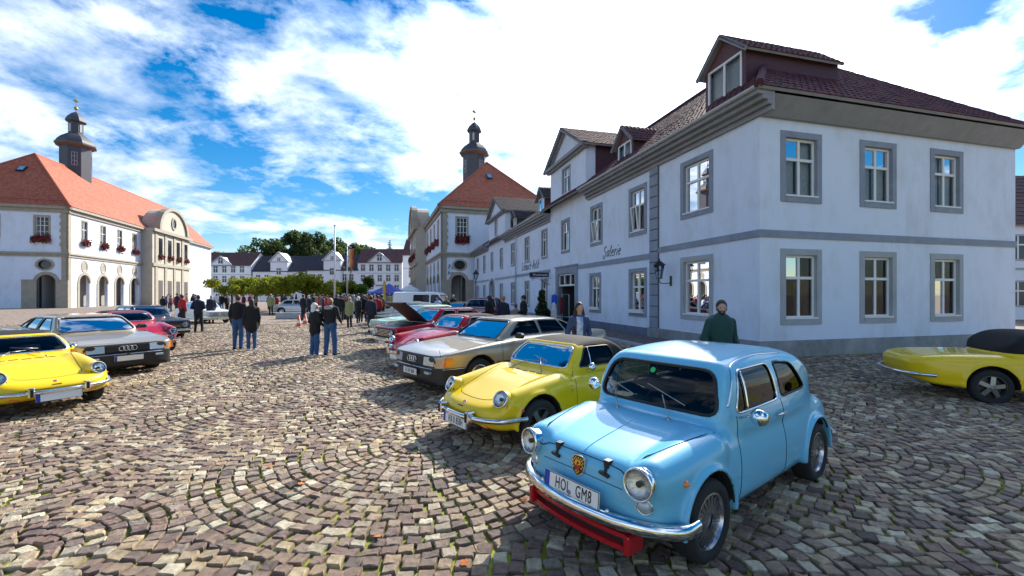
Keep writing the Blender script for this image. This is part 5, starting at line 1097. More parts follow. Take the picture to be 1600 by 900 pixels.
    rc=(r0+r1)/2; b.prism([RP(rc+math.cos(v)*5.6,ZE+math.sin(v)*4.2+.1,-.2) for v in np.linspace(0,math.pi,17)],Vector(RP(0,0,2.4))-Vector(RP(0,0,-.2))); b.build('centre_bay',mat('cream_stone',(.50,.46,.38),.85,var=.2,vscale=1.0),H)
    for k in range(4):
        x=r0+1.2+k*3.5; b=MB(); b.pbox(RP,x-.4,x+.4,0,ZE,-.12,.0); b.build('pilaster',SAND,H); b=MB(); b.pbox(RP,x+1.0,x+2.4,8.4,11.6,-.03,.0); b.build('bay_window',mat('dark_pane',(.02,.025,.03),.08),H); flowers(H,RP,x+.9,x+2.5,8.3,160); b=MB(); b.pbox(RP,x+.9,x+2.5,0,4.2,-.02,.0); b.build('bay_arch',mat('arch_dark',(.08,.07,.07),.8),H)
    b=MB()
    for k in range(16):
        v0,v1=math.pi*k/16,math.pi*(k+1)/16; q=[(rc+math.cos(v)*r*5.6,ZE+math.sin(v)*r*4.2+.1) for v,r in ((v0,.95),(v1,.95),(v1,1.08),(v0,1.08))]; b.hexa([RP(*u,-.5) for u in q]+[RP(*u,.4) for u in q])
    b.build('pediment_arc',SAND,H); b=MB(); ring(b,RP,rc,ZE+1.8,.7,1.0,-math.pi,math.pi,18,-.35,-.15,1.2); b.build('pediment_oculus',SAND,H); b=MB(); b.lathe([(.7,0),(0,0)],RP(rc,ZE+1.8,-.22),Vector(RP(0,0,-1))-Vector(RP(0,0,0)),18); b.build('oculus_pane',mat('dark_pane',(.02,.025,.03),.08),H)
    b=MB(); b.pbox(RP,r0-.2,r1+.2,6.6,7.1,-.25,-.0); b.pbox(RP,r0-.4,r1+.4,ZE-.5,ZE-.01,-.5,-.0); b.build('bay_cornice',SAND,H)
    # hipped roof
    e=.55; za=21.4; dm=D/2; A_=(-e,sg*e,ZE); B1=(-e,-sg*(D+e),ZE); T=(7.6,-sg*dm,za); T2=(LN_,-sg*dm,za)
    b=MB(); slab(b,A_,B1,(T[0],T[1]-.01*sg,T[2]),(T[0],T[1]+.01*sg,T[2]),.1); slab(b,A_,(LN_,sg*e,ZE),T2,T,.1); slab(b,B1,(LN_,-sg*(D+e),ZE),T2,T,.1); b.build('roof',EAVE,H)
    tiles('roof_tiles',H,A_,B1,(T[0],T[1]-.02*sg,T[2]),(T[0],T[1]+.02*sg,T[2]),TILER,.33,.26); tiles('roof_tiles',H,A_,(LN_,sg*e,ZE),T2,T,TILER,.42,.42); tiles('roof_tiles',H,B1,(26,-sg*(D+e),ZE),(26,-sg*dm,za),T,TILER,.40,.40)
    b=MB(); b.tube([A_,T],.14,8); b.tube([B1,T],.14,8); b.tube([T,T2],.14,8); b.build('ridge_tiles',TILER,H)
    v=lambda a,c:tuple(np.array(A_)+(np.array(B1)-np.array(A_))*a+(np.array(T)-(np.array(A_)+np.array(B1))/2)*c)
    b=MB(); s0=[np.array(v(x,y))+np.array((-.12,0,.14)) for x,y in ((.455,.60),(.505,.60),(.505,.70),(.455,.70))]; b.hexa([p-np.array((-.1,0,.1)) for p in s0]+s0); o=b.build('skylight',IRON,H); b=MB(); c=sum(s0)/4; b.poly([c+(p-c)*.75+np.array((-.03,0,.035)) for p in s0]); b.build('pane',mat('sky_pane',(.25,.4,.55),.05),o)
    for k in range(26):   # snow guard hooks along the eave
        q=np.array(v(.03+.94*k/25,.05)); 
        if k==0: b=MB()
        b.tube([q+np.array((0,0,.05)),q+np.array((-.08,0,.32))],.02,4)
    b.tube([np.array(v(.03,.05))+np.array((-.08,0,.28)),np.array(v(.97,.05))+np.array((-.08,0,.28))],.025,5); b.build('snow_guard',mat('guard_red',(.2,.05,.03),.7),H)
    # octagonal slate tower on the ridge
    tc_=(T[0]+8.6,-sg*dm,0); tw=MB(); tw.lathe([(1.95,17),(1.95,25.0)],tc_,(0,0,1),8); t_=tw.build('tower_drum',LEAD,H)
    tw=MB(); tw.lathe([(2.0,24.9),(2.55,25.2),(2.55,25.42),(2.3,25.5)],tc_,(0,0,1),8); tw.build('tower_cornice',mat('tower_trim',(.15,.11,.09),.8),t_)
    tw=MB(); tw.lathe([(2.45,25.45),(2.2,25.95),(1.75,26.5),(1.25,26.9),(1.0,27.1)],tc_,(0,0,1),8); tw.lathe([(.92,27.0),(.92,29.0)],tc_,(0,0,1),8); tw.lathe([(.95,28.9),(1.3,29.1),(1.25,29.3),(1.0,29.8),(.6,30.3),(.25,30.6),(.1,30.7),(0,30.75)],tc_,(0,0,1),8); tw.build('tower_lantern',LEAD,t_)
    tw=MB(); c=Vector(tc_); tw.tube([c+Vector((0,0,30.6)),c+Vector((0,0,33.0))],.05,6); tw.lathe([(0,30.95),(.2,31.05),(.26,31.25),(.2,31.45),(0,31.55)],tc_,(0,0,1),12); tw.prism([c+Vector((0,-.4,32.3)),c+Vector((0,.1,32.2)),c+Vector((0,.45,32.5)),c+Vector((0,.2,32.75)),c+Vector((0,-.1,32.6))],(.04,0,0)); tw.build('weathervane',mat('gilt',(.4,.3,.1),.4,.8),t_)
    for k in range(8):
        a=2*math.pi*(k+.5)/8; r=1.95*math.cos(math.pi/8); d=Vector((math.cos(a),math.sin(a),0)); p=Vector((-d.y,d.x,0)); o=c+d*(r+.02); tw=MB(); 
        for u in (-.3,0,.3): tw.bar(o+p*u+Vector((0,0,21.9)),o+p*u+Vector((0,0,23.9)),.06,.06,d)
        for z in (21.9,22.6,23.3,23.9): tw.bar(o-p*.33+Vector((0,0,z)),o+p*.33+Vector((0,0,z)),.06,.06,d)
        if k%2==0: tw.build('louvre_window',mat('louvre',(.4,.42,.45),.7),t_)
        o=c+d*(.92*math.cos(math.pi/8)+.02); tw=MB(); tw.bar(o+Vector((0,0,27.4)),o+Vector((0,0,28.6)),.3,.04,d)
        if k%2: tw.build('lantern_opening',mat('lantern_light',(.45,.48,.52),.6),t_)
    if text:
        lettering('Rat-',H,lambda u,v,t:SP(.72+u*.0+u,4.95+v*1.0,t),.62,INK,.3,.16); lettering('haus',H,lambda u,v,t:SP(.70+u,4.25+v,t),.60,INK,.3,.16)
    return H
A2=math.atan2(.955,-.2967)
townhall('town_hall',(-8.92,54.95,0),A2,1,'town hall lettered Rathaus with red hipped roof, slate tower and arcades')
townhall('town_hall',(-57.0,55.5,0),math.atan2(.955,-.2967),-1,'second red-roofed town hall with slate tower at the left edge',False)
b=None
# ================================================================ far row of houses closing the square
FW=mat('far_white',(.78,.81,.86),.9,var=.08,vscale=.4); DARKP=mat('far_pane',(.035,.04,.055),.12)
ROOFN=rand_mat('far_dark_tiles',[(.035,.035,.05),(.05,.048,.06),(.03,.03,.04)],.7,True,.2,10.0); ROOFB=rand_mat('far_brown_tiles',[(.10,.045,.045),(.13,.06,.055),(.085,.04,.04)],.7,True,.2,10.0)
def farwin(parent,P,s,z,w=1.0,h=1.6):
    b=MB(); b.pbox(P,s-w/2-.12,s+w/2+.12,z-.12,z+h+.12,-.04,.06); o=b.build('window',STONEL,parent)
    b=MB(); b.pbox(P,s-w/2,s+w/2,z,z+h,-.05,-.0); b.build('pane',DARKP,o)
    b=MB(); b.pbox(P,s-.05,s+.05,z,z+h,-.075,-.055); b.pbox(P,s-w/2,s+w/2,z+h*.62-.05,z+h*.62+.05,-.074,-.056); b.build('frame',WOODW,o)
def farhouse(name,px0,px1,Yd,z0,ze,zr,cols,rows,label,roofm,ped=None,rot=0.0,door=None,dep=9.0):
    x0,x1=(px0-800)/676*Yd,(px1-800)/676*Yd; Wd=x1-x0; H=empty(name,(x0,Yd,0),rot,label,'house'); P=lambda s,z,t:(s,t,z)
    b=MB(); b.quad((0,0,0),(Wd,0,0),(Wd,0,ze),(0,0,ze)); b.quad((0,0,0),(0,dep,0),(0,dep,ze),(0,0,ze)); b.quad((Wd,0,0),(Wd,dep,0),(Wd,dep,ze),(Wd,0,ze)); b.quad((0,dep,0),(Wd,dep,0),(Wd,dep,ze),(0,dep,ze)); b.poly([(0,0,ze),(0,dep,ze),(0,dep/2,zr)]); b.poly([(Wd,0,ze),(Wd,dep,ze),(Wd,dep/2,zr)]); b.build('wall',FW,H)
    b=MB(); slab(b,(-.2,-.4,ze-.05),(Wd+.2,-.4,ze-.05),(Wd+.2,dep/2,zr),(-.2,dep/2,zr),.12); slab(b,(-.2,dep+.4,ze-.05),(Wd+.2,dep+.4,ze-.05),(Wd+.2,dep/2,zr),(-.2,dep/2,zr),.12); b.build('roof',EAVE,H)
    tiles('roof_tiles',H,(-.2,-.4,ze-.05),(Wd+.2,-.4,ze-.05),(Wd+.2,dep/2,zr),(-.2,dep/2,zr),roofm,.5,.5,.04)
    for z in rows:
        for s in cols: 
            if door and abs(s*Wd-door*Wd)<1.2 and z==rows[0]: continue
            farwin(H,P,s*Wd,z)
    b=MB(); b.pbox(P,0,Wd,rows[-1]-.75,rows[-1]-.6,-.06,0); b.build('band',STONEL,H)
    if ped:
        c,w,zt,za,kind=ped; c*=Wd
        b=MB()
        if kind=='bay': b.box(c-w/2,c+w/2,-.25,3,0,zt)
        b.prism([(c-w/2-.1,-.3,zt),(c+w/2+.1,-.3,zt),(c,-.3,za)],(0,4.5,0)); o=b.build('gable',FW,H)
        b=MB(); b.bar((c-w/2-.4,-.45,zt-.05),(c,-.45,za+.1),.3,.25); b.bar((c+w/2+.4,-.45,zt-.05),(c,-.45,za+.1),.3,.25); b.bar((c-w/2-.3,-.4,zt),(c+w/2+.3,-.4,zt),.2,.2); b.build('gable_trim',STONEL,o)
        PB=lambda s,z,t:(s,-.32+t,z)
        if kind=='bay':
            for z in (3.4,7.2): farwin(H,PB,c,z)
            farwin(H,PB,c,zt+.35,.6,.7)
        else: farwin(H,PB,c,zt+.5,1.1,1.5)
    if door:
        b=MB(); b.pbox(P,door*Wd-.9,door*Wd+.9,1.5,4.0,-.05,.0); o=b.build('door',WOODW,H); b=MB(); b.pbox(P,door*Wd-1.1,door*Wd+1.1,4.0,4.4,-.2,.0); b.build('door_hood',STONE,o)
    return H
YF=118.0
farhouse('slate_roofed_house',480,559,YF,0,8.3,13.0,(.12,.25,.74,.87),(2.2,5.6),'white two-storey house with dark slate roof and central gable, behind the flagpoles',ROOFN,(.5,4.6,11.0,13.6,'bay'))
farhouse('brown_roofed_house',559,628,YF,0,10.4,14.6,(.12,.31,.5,.69,.88),(2.6,5.4,8.2),'white three-storey house with brown roof and broad low pediment',ROOFB,(.5,5.6,10.5,13.1,'ped'),0,.5)
farhouse('narrow_white_house',629.5,660,YF-6,0,11.9,16.6,(.42,.85),(3.0,6.2,9.2),'narrow tall white house with brown roof next to the town hall',ROOFB)
farhouse('low_white_house',395,478,YF,0,8.0,12.6,(.1,.26,.42,.58,.74,.9),(2.2,5.4),'low white house with dark roof just left of the slate-roofed house',ROOFN,(.5,4.6,10.6,13.2,'bay'))
farhouse('long_white_house',300,392,YF,0,9.6,13.6,(.1,.25,.4,.55,.7,.85),(2.4,5.1,7.8),'long white three-storey house with brown roof, left part of far row',ROOFB,(.5,5.6,9.7,12.0,'ped'))
farhouse('end_white_house',228,298,YF,0,10.6,15.2,(.15,.38,.62,.85),(2.4,5.3,8.2),'white house with slate roof at the left end of far row',ROOFN)
# house far right, beyond the corner house
farhouse('red_roofed_house',1560,1800,30.0,0,6.6,11.2,(.12,.3,.48,.66),(1.0,4.2),'white house with brown roof at the right edge beyond the corner house',ROOFB)

# ================================================================ ground and cobbles
GROUND=mat('joint_earth',(.045,.04,.03),.95,var=.0)
t=GROUND.node_tree; p=t.nodes['Principled BSDF']; c=nd(t,'ShaderNodeTexCoord'); n=nd(t,'ShaderNodeTexNoise',Scale=.55,Detail=7.0,Roughness=.65); t.links.new(c.outputs['Object'],n.inputs['Vector'])
n2=nd(t,'ShaderNodeTexNoise',Scale=35.0,Detail=4.0); t.links.new(c.outputs['Object'],n2.inputs['Vector']); mm=nd(t,'ShaderNodeMath'); mm.operation='MULTIPLY_ADD'; mm.inputs[1].default_value=.35; t.links.new(n2.outputs['Fac'],mm.inputs[0]); t.links.new(n.outputs['Fac'],mm.inputs[2])
r=nd(t,'ShaderNodeValToRGB'); e=r.color_ramp.elements; e[0].position=.52; e[0].color=(.04,.033,.026,1); e[1].position=.70; e[1].color=(.22,.25,.02,1); x=e.new(.60); x.color=(.11,.115,.02,1); t.links.new(mm.outputs[0],r.inputs[0]); t.links.new(r.outputs[0],p.inputs['Base Color'])
FARG=mat('far_paving',(.30,.25,.22),.85)
t=FARG.node_tree; p=t.nodes['Principled BSDF']; c=nd(t,'ShaderNodeTexCoord'); v=nd(t,'ShaderNodeTexVoronoi',Scale=6.5); t.links.new(c.outputs['Object'],v.inputs['Vector']); hs=nd(t,'ShaderNodeValToRGB'); el=hs.color_ramp.elements; el[0].color=(.13,.09,.075,1); el[1].color=(.32,.26,.19,1); x=el.new(.5); x.color=(.21,.155,.125,1)
sp=nd(t,'ShaderNodeSeparateColor'); t.links.new(v.outputs['Color'],sp.inputs[0]); t.links.new(sp.outputs[0],hs.inputs[0]); t.links.new(hs.outputs[0],p.inputs['Base Color']); bp_=nd(t,'ShaderNodeBump',Strength=.6,Distance=.03); t.links.new(v.outputs['Distance'],bp_.inputs['Height']); bp_.invert=True; t.links.new(bp_.outputs[0],p.inputs['Normal'])
COB=[(0.161, 0.099, 0.077), (0.222, 0.148, 0.105), (0.405, 0.32, 0.19), (0.181, 0.121, 0.094), (0.094, 0.067, 0.057), (0.466, 0.401, 0.263), (0.194, 0.128, 0.099), (0.327, 0.238, 0.145), (0.121, 0.086, 0.074), (0.514, 0.454, 0.322), (0.168, 0.109, 0.088), (0.242, 0.177, 0.122), (0.134, 0.096, 0.079)]
CM_O=rand_mat('cobble_stone',COB,.72,False,.7,45.0,.012,fine=.42); CM_I=rand_mat('cobble_stones',COB,.72,True,.7,45.0,.012,fine=.42)
b=MB(); b.quad((-900,-300,-.004),(900,-300,-.004),(900,1500,-.004),(-900,1500,-.004)); gr=b.build('ground',FARG); tag(gr,kind='structure')
NEAR_R=25.0
b=MB(); b.poly([(-24,-3,.0),(17,-3,.0),(17,14,.0),(9,24,.0),(-2,26,0),(-24,26,.0)]); sq=b.build('square_paving',GROUND); tag(sq,kind='structure')
# fan pattern: concentric courses in overlapping scales
FR=2.30; FX,FY=-1.05,5.05
def fan_of(x,y):
    best=None
    for r in range(int((y-FY)/FR)+2,int((y-FY)/FR)-3,-1):
        cy=FY+r*FR; off=FX+(FR if r%2 else 0); k=round((x-off)/(2*FR)); cx=off+k*2*FR
        if (x-cx)**2+(y-cy)**2<FR*FR: return (r,k)
    return None
stones=[]
for r in range(-5,11):
    cy=FY+r*FR
    for k in range(-6,7):
        cx=FX+(FR if r%2 else 0)+k*2*FR
        if cy>26 or abs(cx)>1.35*max(cy,0)+5: continue
        rad=.075; row=0
        while rad<FR+.02:
            wd=.112*(1+RNG.uniform(-.08,.08)); n=max(4,int(round(2*math.pi*rad/.122))); a0=RNG.uniform(0,6.28)
            ang=a0+2*math.pi*(np.arange(n)+RNG.uniform(-.13,.13,n))/n
            for i,a in enumerate(ang):
                rr=rad+RNG.normal(0,.006); x,y=cx+math.cos(a)*rr,cy+math.sin(a)*rr
                if y<1.2 or abs(x)>1.3*y+1.5 or y>25.5: continue
                if x>17 or ((5.58+.266*(16.4-y))-x<.55 and y>11.62+.266*(x-6.79)): continue
                if fan_of(x,y)!=(r,k) and fan_of(x-math.cos(a)*.05,y-math.sin(a)*.05)!=(r,k): continue
                arc=rad*2*math.pi/n*(1+RNG.uniform(-.10,.06)); stones.append((x,y,a,wd*RNG.uniform(.84,.95),arc*RNG.uniform(.80,.94)))
            rad+=wd+.004
stones=np.array(stones); dist=np.hypot(stones[:,0],stones[:,1])
# how large each shows: seen in the frame and near; skip what the cars cover
px=800+676*stones[:,0]/stones[:,1]; py=460+676*1.75/stones[:,1]
inview=(px>-20)&(px<1620)&(py<925)
hid=(px>845)&(px<1330)&(py>700) 
score=np.where(inview&~hid,1/dist,0); order=np.argsort(-score); near=set(order[:300].tolist())
def stone_mesh(seed):
    g=np.random.default_rng(seed); V=[];
    for z,i in ((-.06,0.0),(.012,0.0),(.023,.03),(.026,.10)):
        for sx,sy in ((-1,-1),(0,-1.04),(1,-1),(1.04,0),(1,1),(0,1.04),(-1,1),(-1.04,0)):
            V.append((sx*(.5-i)+0,sy*(.5-i),z))
    V=np.array(V); jit=g.uniform(-.07,.07,(8,2))
    for l in range(4): V[l*8:(l+1)*8,:2]+=jit; V[l*8:(l+1)*8,2]+=(g.uniform(-.004,.005,8) if l>1 else 0)
    V=np.vstack([V,[[0,0,.0262]]]); F=[]
    for l in range(3):
        for k in range(8): F.append((l*8+k,l*8+(k+1)%8,(l+1)*8+(k+1)%8,(l+1)*8+k))
    for k in range(8): F.append((24+k,24+(k+1)%8,32))
    return V,F
SM=[stone_mesh(i) for i in range(10)]; SMo=[]
for V,F in SM:
    o=mobj('cobble',V,F,CM_O,sq,False); SMo.append(o.data); bpy.data.objects.remove(o)
for i in near:
    x,y,a,w,l=stones[i]; o=bpy.data.objects.new('cobble',SMo[i%10]); COL.objects.link(o); o.parent=sq; o.location=(x,y,RNG.uniform(-.004,.006)); o.rotation_euler=(RNG.normal(0,.05),RNG.normal(0,.05),a); o.scale=(w,l,1)
rest=np.array([i for i in range(len(stones)) if i not in near]); Vs=[];Fs=[];base_=0
SMs=[]
for V,F in SM: SMs.append((V,F))
# far stones drop the buried ring and use fewer faces
def low(V): return np.vstack([V[8:16:2],V[24:32:2]]),[(0,1,5,4),(1,2,6,5),(2,3,7,6),(3,0,4,7),(4,5,6,7)]
LW=[low(V) for V,F in SM]
for i in rest:
    x,y,a,w,l=stones[i]; V,F=SMs[i%10] if dist[i]<9 else LW[i%10]; c,s=math.cos(a),math.sin(a); vx=V[:,0]*w; vy=V[:,1]*l
    Vs.append(np.c_[x+vx*c-vy*s,y+vx*s+vy*c,V[:,2]+RNG.uniform(-.005,.006)+V[:,0]*RNG.normal(0,.006)+V[:,1]*RNG.normal(0,.006)]); Fs+=[tuple(q+base_ for q in f) for f in F]; base_+=len(V)
o=mobj('cobbles',np.concatenate(Vs),Fs,CM_I,sq,False); tag(o,kind='stuff')
print('stones',len(stones))
# pavement along the houses, with a kerb
PAVE=rand_mat('pavement_setts',[(.13,.10,.10),(.17,.13,.13),(.11,.09,.095),(.20,.165,.16)],.85,True,.5,30.0)
pv=empty('pavement',FO,FA); tag(pv,kind='structure'); b=MB(); b.box(-5.6,27,.0,1.9,-.05,.095); b.build('pavement_bed',mat('pave_joint',(.06,.055,.05),.95),pv)
b=MB()
for i in range(180):
    for j in range(10):
        s=-5.6+i*.18; y0=.02+j*.17; b.cbox(s+.006,s+.172,y0+.006,y0+.162,.05,.108+RNG.uniform(-.004,.004),.01)
o=b.build('setts',PAVE,pv); o['kind']='stuff'
for i in range(32):
    b=MB(); b.cbox(-5.6+i*1.0+.004,-4.6+i*1.0-.004,1.75,1.93,-.05,.12,.012); b.build('kerb_stone',STONEL,pv)
# fallen leaves
LEAFD=rand_mat('fallen_leaf',[(.45,.12,.02),(.5,.25,.03),(.3,.08,.02)],.8,False,.2,20.0); lm=None
for k,(x,y) in enumerate([(-.95,3.05),(-1.55,4.6),(-.3,2.75),(-1.9,3.9),(.1,3.6),(-1.2,5.6),(-2.4,4.3),(-.62,2.55)]):
    if lm is None:
        b=MB(); pts=[(0,-.5),(.18,-.3),(.42,-.28),(.25,-.05),(.5,.15),(.2,.2),(.0,.55),(-.2,.2),(-.5,.15),(-.25,-.05),(-.42,-.28),(-.18,-.3)]; b.add([(u*.07,v*.07,.012*abs(u)) for u,v in pts]+[(0,0,.004)],[(i,(i+1)%12,12) for i in range(12)]); o=b.build('fallen_leaf',LEAFD); lm=o
    else: o=lm.copy(); COL.objects.link(o)
    o.location=(x,y,.045); o.rotation_euler=(RNG.normal(0,.2),RNG.normal(0,.2),RNG.uniform(0,6)); tag(o,'small curled orange leaf lying on the cobbles','leaf','fallen leaves on the cobbles')

# ================================================================ trees
def leafmat(name,cols): return rand_mat(name,cols,.6,True,.1,20.0,fine=.2,trans=.6)
BARK=mat('bark',(.07,.055,.045),.9,var=.3,vscale=8.0,bump=.5,bscale=20.0)
def crown(name,parent,clumps,n,size,mt,squash=1.0):
    cl=np.array(clumps,float); wgt=cl[:,3]**2; pick=RNG.choice(len(cl),n,p=wgt/wgt.sum()); d=RNG.normal(size=(n,3)); d/=np.linalg.norm(d,axis=1)[:,None]; rad=cl[pick,3]*RNG.uniform(.25,1.0,n)**.45; P=cl[pick,:3]+d*rad[:,None]*np.array([1,1,squash])
    a=RNG.normal(size=(n,3))+d*.8+np.array([0,0,.5]); a/=np.linalg.norm(a,axis=1)[:,None]; u=np.cross(a,RNG.normal(size=(n,3))); u/=np.linalg.norm(u,axis=1)[:,None]; v=np.cross(a,u); s=(size*RNG.uniform(.6,1.3,n))[:,None]
    V=np.stack([P-u*s,P-v*s*.6,P+u*s,P+v*s*.6],1).reshape(-1,3); F=np.arange(4*n).reshape(-1,4); o=mobj(name,V,F,mt,parent); return o
def tree(name,loc,trunk_h,trunk_r,clumps,n,size,mt,label,group=None,squash=1.0,cat='tree'):
    T=empty(name,loc,0,label,cat,group); b=MB(); cz=np.array(clumps)
    b.tube([(0,0,-.1),(.03,.02,trunk_h*.5),(0,0,trunk_h)],[trunk_r*1.25,trunk_r*.9,trunk_r*.7],8)
    for c in clumps[:7]: b.tube([(0,0,trunk_h*.8),((c[0])*.5,(c[1])*.5,(trunk_h*.8+c[2])*.5+.1),(c[0]*.9,c[1]*.9,c[2])],[trunk_r*.5,trunk_r*.3,trunk_r*.1],5)
    b.build('trunk',BARK,T); crown('crown',T,clumps,n,size,mt,squash); return T
YG=leafmat('yellow_green_leaves',[(.22,.27,.015),(.32,.29,.01),(.15,.22,.015),(.10,.16,.015),(.38,.31,.01)]); DG=leafmat('dark_green_leaves',[(.045,.075,.02),(.07,.105,.025),(.035,.06,.02),(.08,.11,.03)]); GG=leafmat('mid_green_leaves',[(.06,.10,.03),(.09,.13,.035),(.04,.07,.025),(.12,.15,.04)]); AU=leafmat('autumn_leaves',[(.18,.07,.02),(.12,.06,.02),(.07,.07,.02),(.22,.10,.02)])
def clumps(w,d,z0,z1,n,r): return [(RNG.uniform(-w,w),RNG.uniform(-d,d),RNG.uniform(z0,z1),r*RNG.uniform(.7,1.2)) for _ in range(n)]
gp='clipped trees along the left of the square'
for k,(pxx,Yd,w,lab) in enumerate([(478,42,2.6,'dense yellow-green clipped tree nearest the left flagpole'),(509,58,2.0,'yellow-green clipped tree right behind the tall flagpole'),(531,62,2.0,'yellow-green clipped tree between the two flagpoles'),(553,66,2.1,'bright green clipped tree right of the banner flagpole'),(440,46,2.6,'yellow-green clipped tree left of the couple'),(400,50,2.6,'yellow-green clipped tree behind the parked cars at left'),(362,52,2.4,'last yellow-green clipped tree in the row at left')]):
    X=(pxx-800)/676*Yd; tree('clipped_tree',(X,Yd,0),2.2,.13,clumps(w*.8,w*.7,2.1,3.3,16,.85),4200,.14,YG if k!=3 else leafmat('bright_green_leaves',[(.10,.20,.02),(.15,.24,.02),(.07,.14,.02)]),lab,gp,.75)
wood=[(470,135,27,DG,6),(500,150,26,GG,7),(520,165,25,DG,7),(545,150,24,GG,6.5),(565,160,23,GG,7),(440,150,25,DG,8),(400,160,22,GG,8),(355,165,21,DG,8),(315,170,18,GG,8),(582,175,17,DG,7),(458,140,21,AU,5)]
WL=['tall dark tree with autumn tints at left behind the far houses','broad green tree behind the left flagpole','dark green tree top behind slate roof','mid green tree behind the banner flag','rounded green tree right of the banner flag','dark tree behind the far row at left','green tree behind the low white house','dark green tree above the long white house','green tree above the left end of far row','low dark tree behind the brown roof','rust-tinted autumn tree at the edge behind clipped trees']
for (pxx,Yd,hh,m_,w),lab in zip(wood,WL):
    X=(pxx-800)/676*Yd; hh*=.86; tree('forest_tree',(X,Yd,0),hh*.45,.4,clumps(w*.75,w*.6,hh*.35,hh*.88,26,w*.36),5200,.55,m_,lab,'trees behind the far houses')
# the lone spruce
Yd=170; X=(609-800)/676*Yd; T=empty('spruce',(X,Yd,0),0,'lone dark spruce rising above the brown roof','tree'); b=MB(); b.tube([(0,0,0),(0,0,23)],[.35,.05],7); b.build('trunk',BARK,T)
cl=[]
for z in np.arange(10,23,.8):
    rr=(23.4-z)*.24
    for k in range(5): a=RNG.uniform(0,6.3); cl.append((math.cos(a)*rr*.7,math.sin(a)*rr*.7,z,rr*.45+.15))
crown('crown',T,cl,4200,.28,DG,.5)
# wooded slope that closes the view
V=[];F=[]; nx=70
for i in range(nx):
    x=-260+i*520/(nx-1); hh=13+5*math.sin(i*.4)+3*math.sin(i*1.3)-max(0,(x+20)*.05)
    V+=[(x,190,-1),(x,260,max(2,hh*.72))]
for i in range(nx-1): F.append((2*i,2*i+2,2*i+3,2*i+1))
hl=mobj('hill',V,F,mat('hill_green',(.04,.055,.025),.95,var=.4,vscale=.08),None,True); tag(hl,kind='structure')
P=[]; 
for i in range(90):
    x=RNG.uniform(-230,120); y=RNG.uniform(185,250); P.append((x,y,(y-190)/70*11+4,RNG.uniform(3,5.5)))
o=crown('woodland',None,P,26000,.8,GG); tag(o,'distant green woodland on the slope behind the far houses','woodland',kind='stuff')
# potted round shrub at the far house and climbing plant by the shop
T=empty('round_shrub',((576-800)/676*100,100,0),0,'dark round clipped shrub in front of the brown-roofed house','shrub'); b=MB(); b.tube([(0,0,0),(0,0,3.3)],.12,6); b.build('trunk',BARK,T); crown('crown',T,[(0,0,4.6,1.35)],2600,.2,DG)
q=FO+U*11.75+Nn*.7; T=empty('climbing_shrub',(q.x,q.y,.1),0,'tall dark shrub in a pot beside the shop entrance','shrub'); b=MB(); b.lathe([(.2,0),(.28,.4),(.3,.42),(.26,.42)],(0,0,0),(0,0,1),16); b.build('pot',mat('terracotta',(.25,.1,.06),.8),T); b=MB(); b.tube([(0,0,.3),(.02,0,1.9)],.02,5); b.build('stem',BARK,T); crown('leaves',T,[(0,0,.6,.45),(.05,0,1.0,.32),(0,.05,1.4,.26),(.03,0,1.75,.22),(.25,.1,.45,.35)],3400,.055,DG)

# ================================================================ poles, tents, banner
STEEL=mat('pole_white',(.6,.62,.65),.4,.2)
def pole(px,Yd,h,r,label): 
    o=empty('flagpole',((px-800)/676*Yd,Yd,0),0,label,'flagpole'); b=MB(); b.tube([(0,0,0),(0,0,h*.5),(0,0,h)],[r,r*.8,r*.55],10); b.lathe([(0,h),(r*1.2,h+.05),(r*1.2,h+.12),(0,h+.18)],(0,0,0),(0,0,1),10); b.build('mast',STEEL,o,True); b=MB(); b.lathe([(r*3,0),(r*3,.08),(r*1.4,.3)],(0,0,0),(0,0,1),12); b.build('foot',STEEL,o); return o
pole(523,38,7.7,.10,'tall bare white flagpole on the square'); pl=pole(542.5,56,7.9,.10,'shorter flagpole carrying an orange and white banner flag')
def flagstrip(x0,x1,m_):
    V=[];F=[]; n=14
    for i in range(n):
        z=7.6-2.4*i/(n-1); V+=[(x0+.05*math.sin(i*.9),.06*math.sin(i*.7+x0*9),z),(x1+.05*math.sin(i*.9),.06*math.sin(i*.7+x1*9),z)]
    for i in range(n-1): F.append((2*i,2*i+1,2*i+3,2*i+2))
    o=mobj('banner',V,F,m_,pl,True); md=o.modifiers.new('thick','SOLIDIFY'); md.thickness=.01
flagstrip(.12,.38,mat('flag_pale',(.65,.55,.5),.8)); flagstrip(.38,.68,mat('flag_orange',(.75,.25,.03),.8)); flagstrip(.68,.85,mat('flag_red',(.5,.06,.04),.8))
b=MB(); b.tube([(0,0,7.62),(.9,0,7.62)],.03,6); b.build('crossbar',STEEL,pl)
def tent(name,loc,w,ze,zp,m_,label,rz=0):
    o=empty(name,loc,rz,label,'tent'); h=w/2; b=MB(); n=6
    for a,c in (((-h,-h),(h,-h)),((h,-h),(h,h)),((h,h),(-h,h)),((-h,h),(-h,-h))):
        for k in range(n):
            t0,t1=k/n,(k+1)/n; f=lambda t:(1-t); z=lambda t:ze+(zp-ze)*(t**1.25)
            b.quad((a[0]*f(t0),a[1]*f(t0),z(t0)),(c[0]*f(t0),c[1]*f(t0),z(t0)),(c[0]*f(t1),c[1]*f(t1),z(t1)),(a[0]*f(t1),a[1]*f(t1),z(t1)))
        b.quad((a[0],a[1],ze),(c[0],c[1],ze),(c[0],c[1],ze-.28),(a[0],a[1],ze-.28))
    b.build('canopy',m_,o)
    for x in (-h,h):
        for y in (-h,h): b=MB(); b.bar((x*.98,y*.98,0),(x*.98,y*.98,ze),.05,.05); b.build('leg',STEEL,o)
    return o
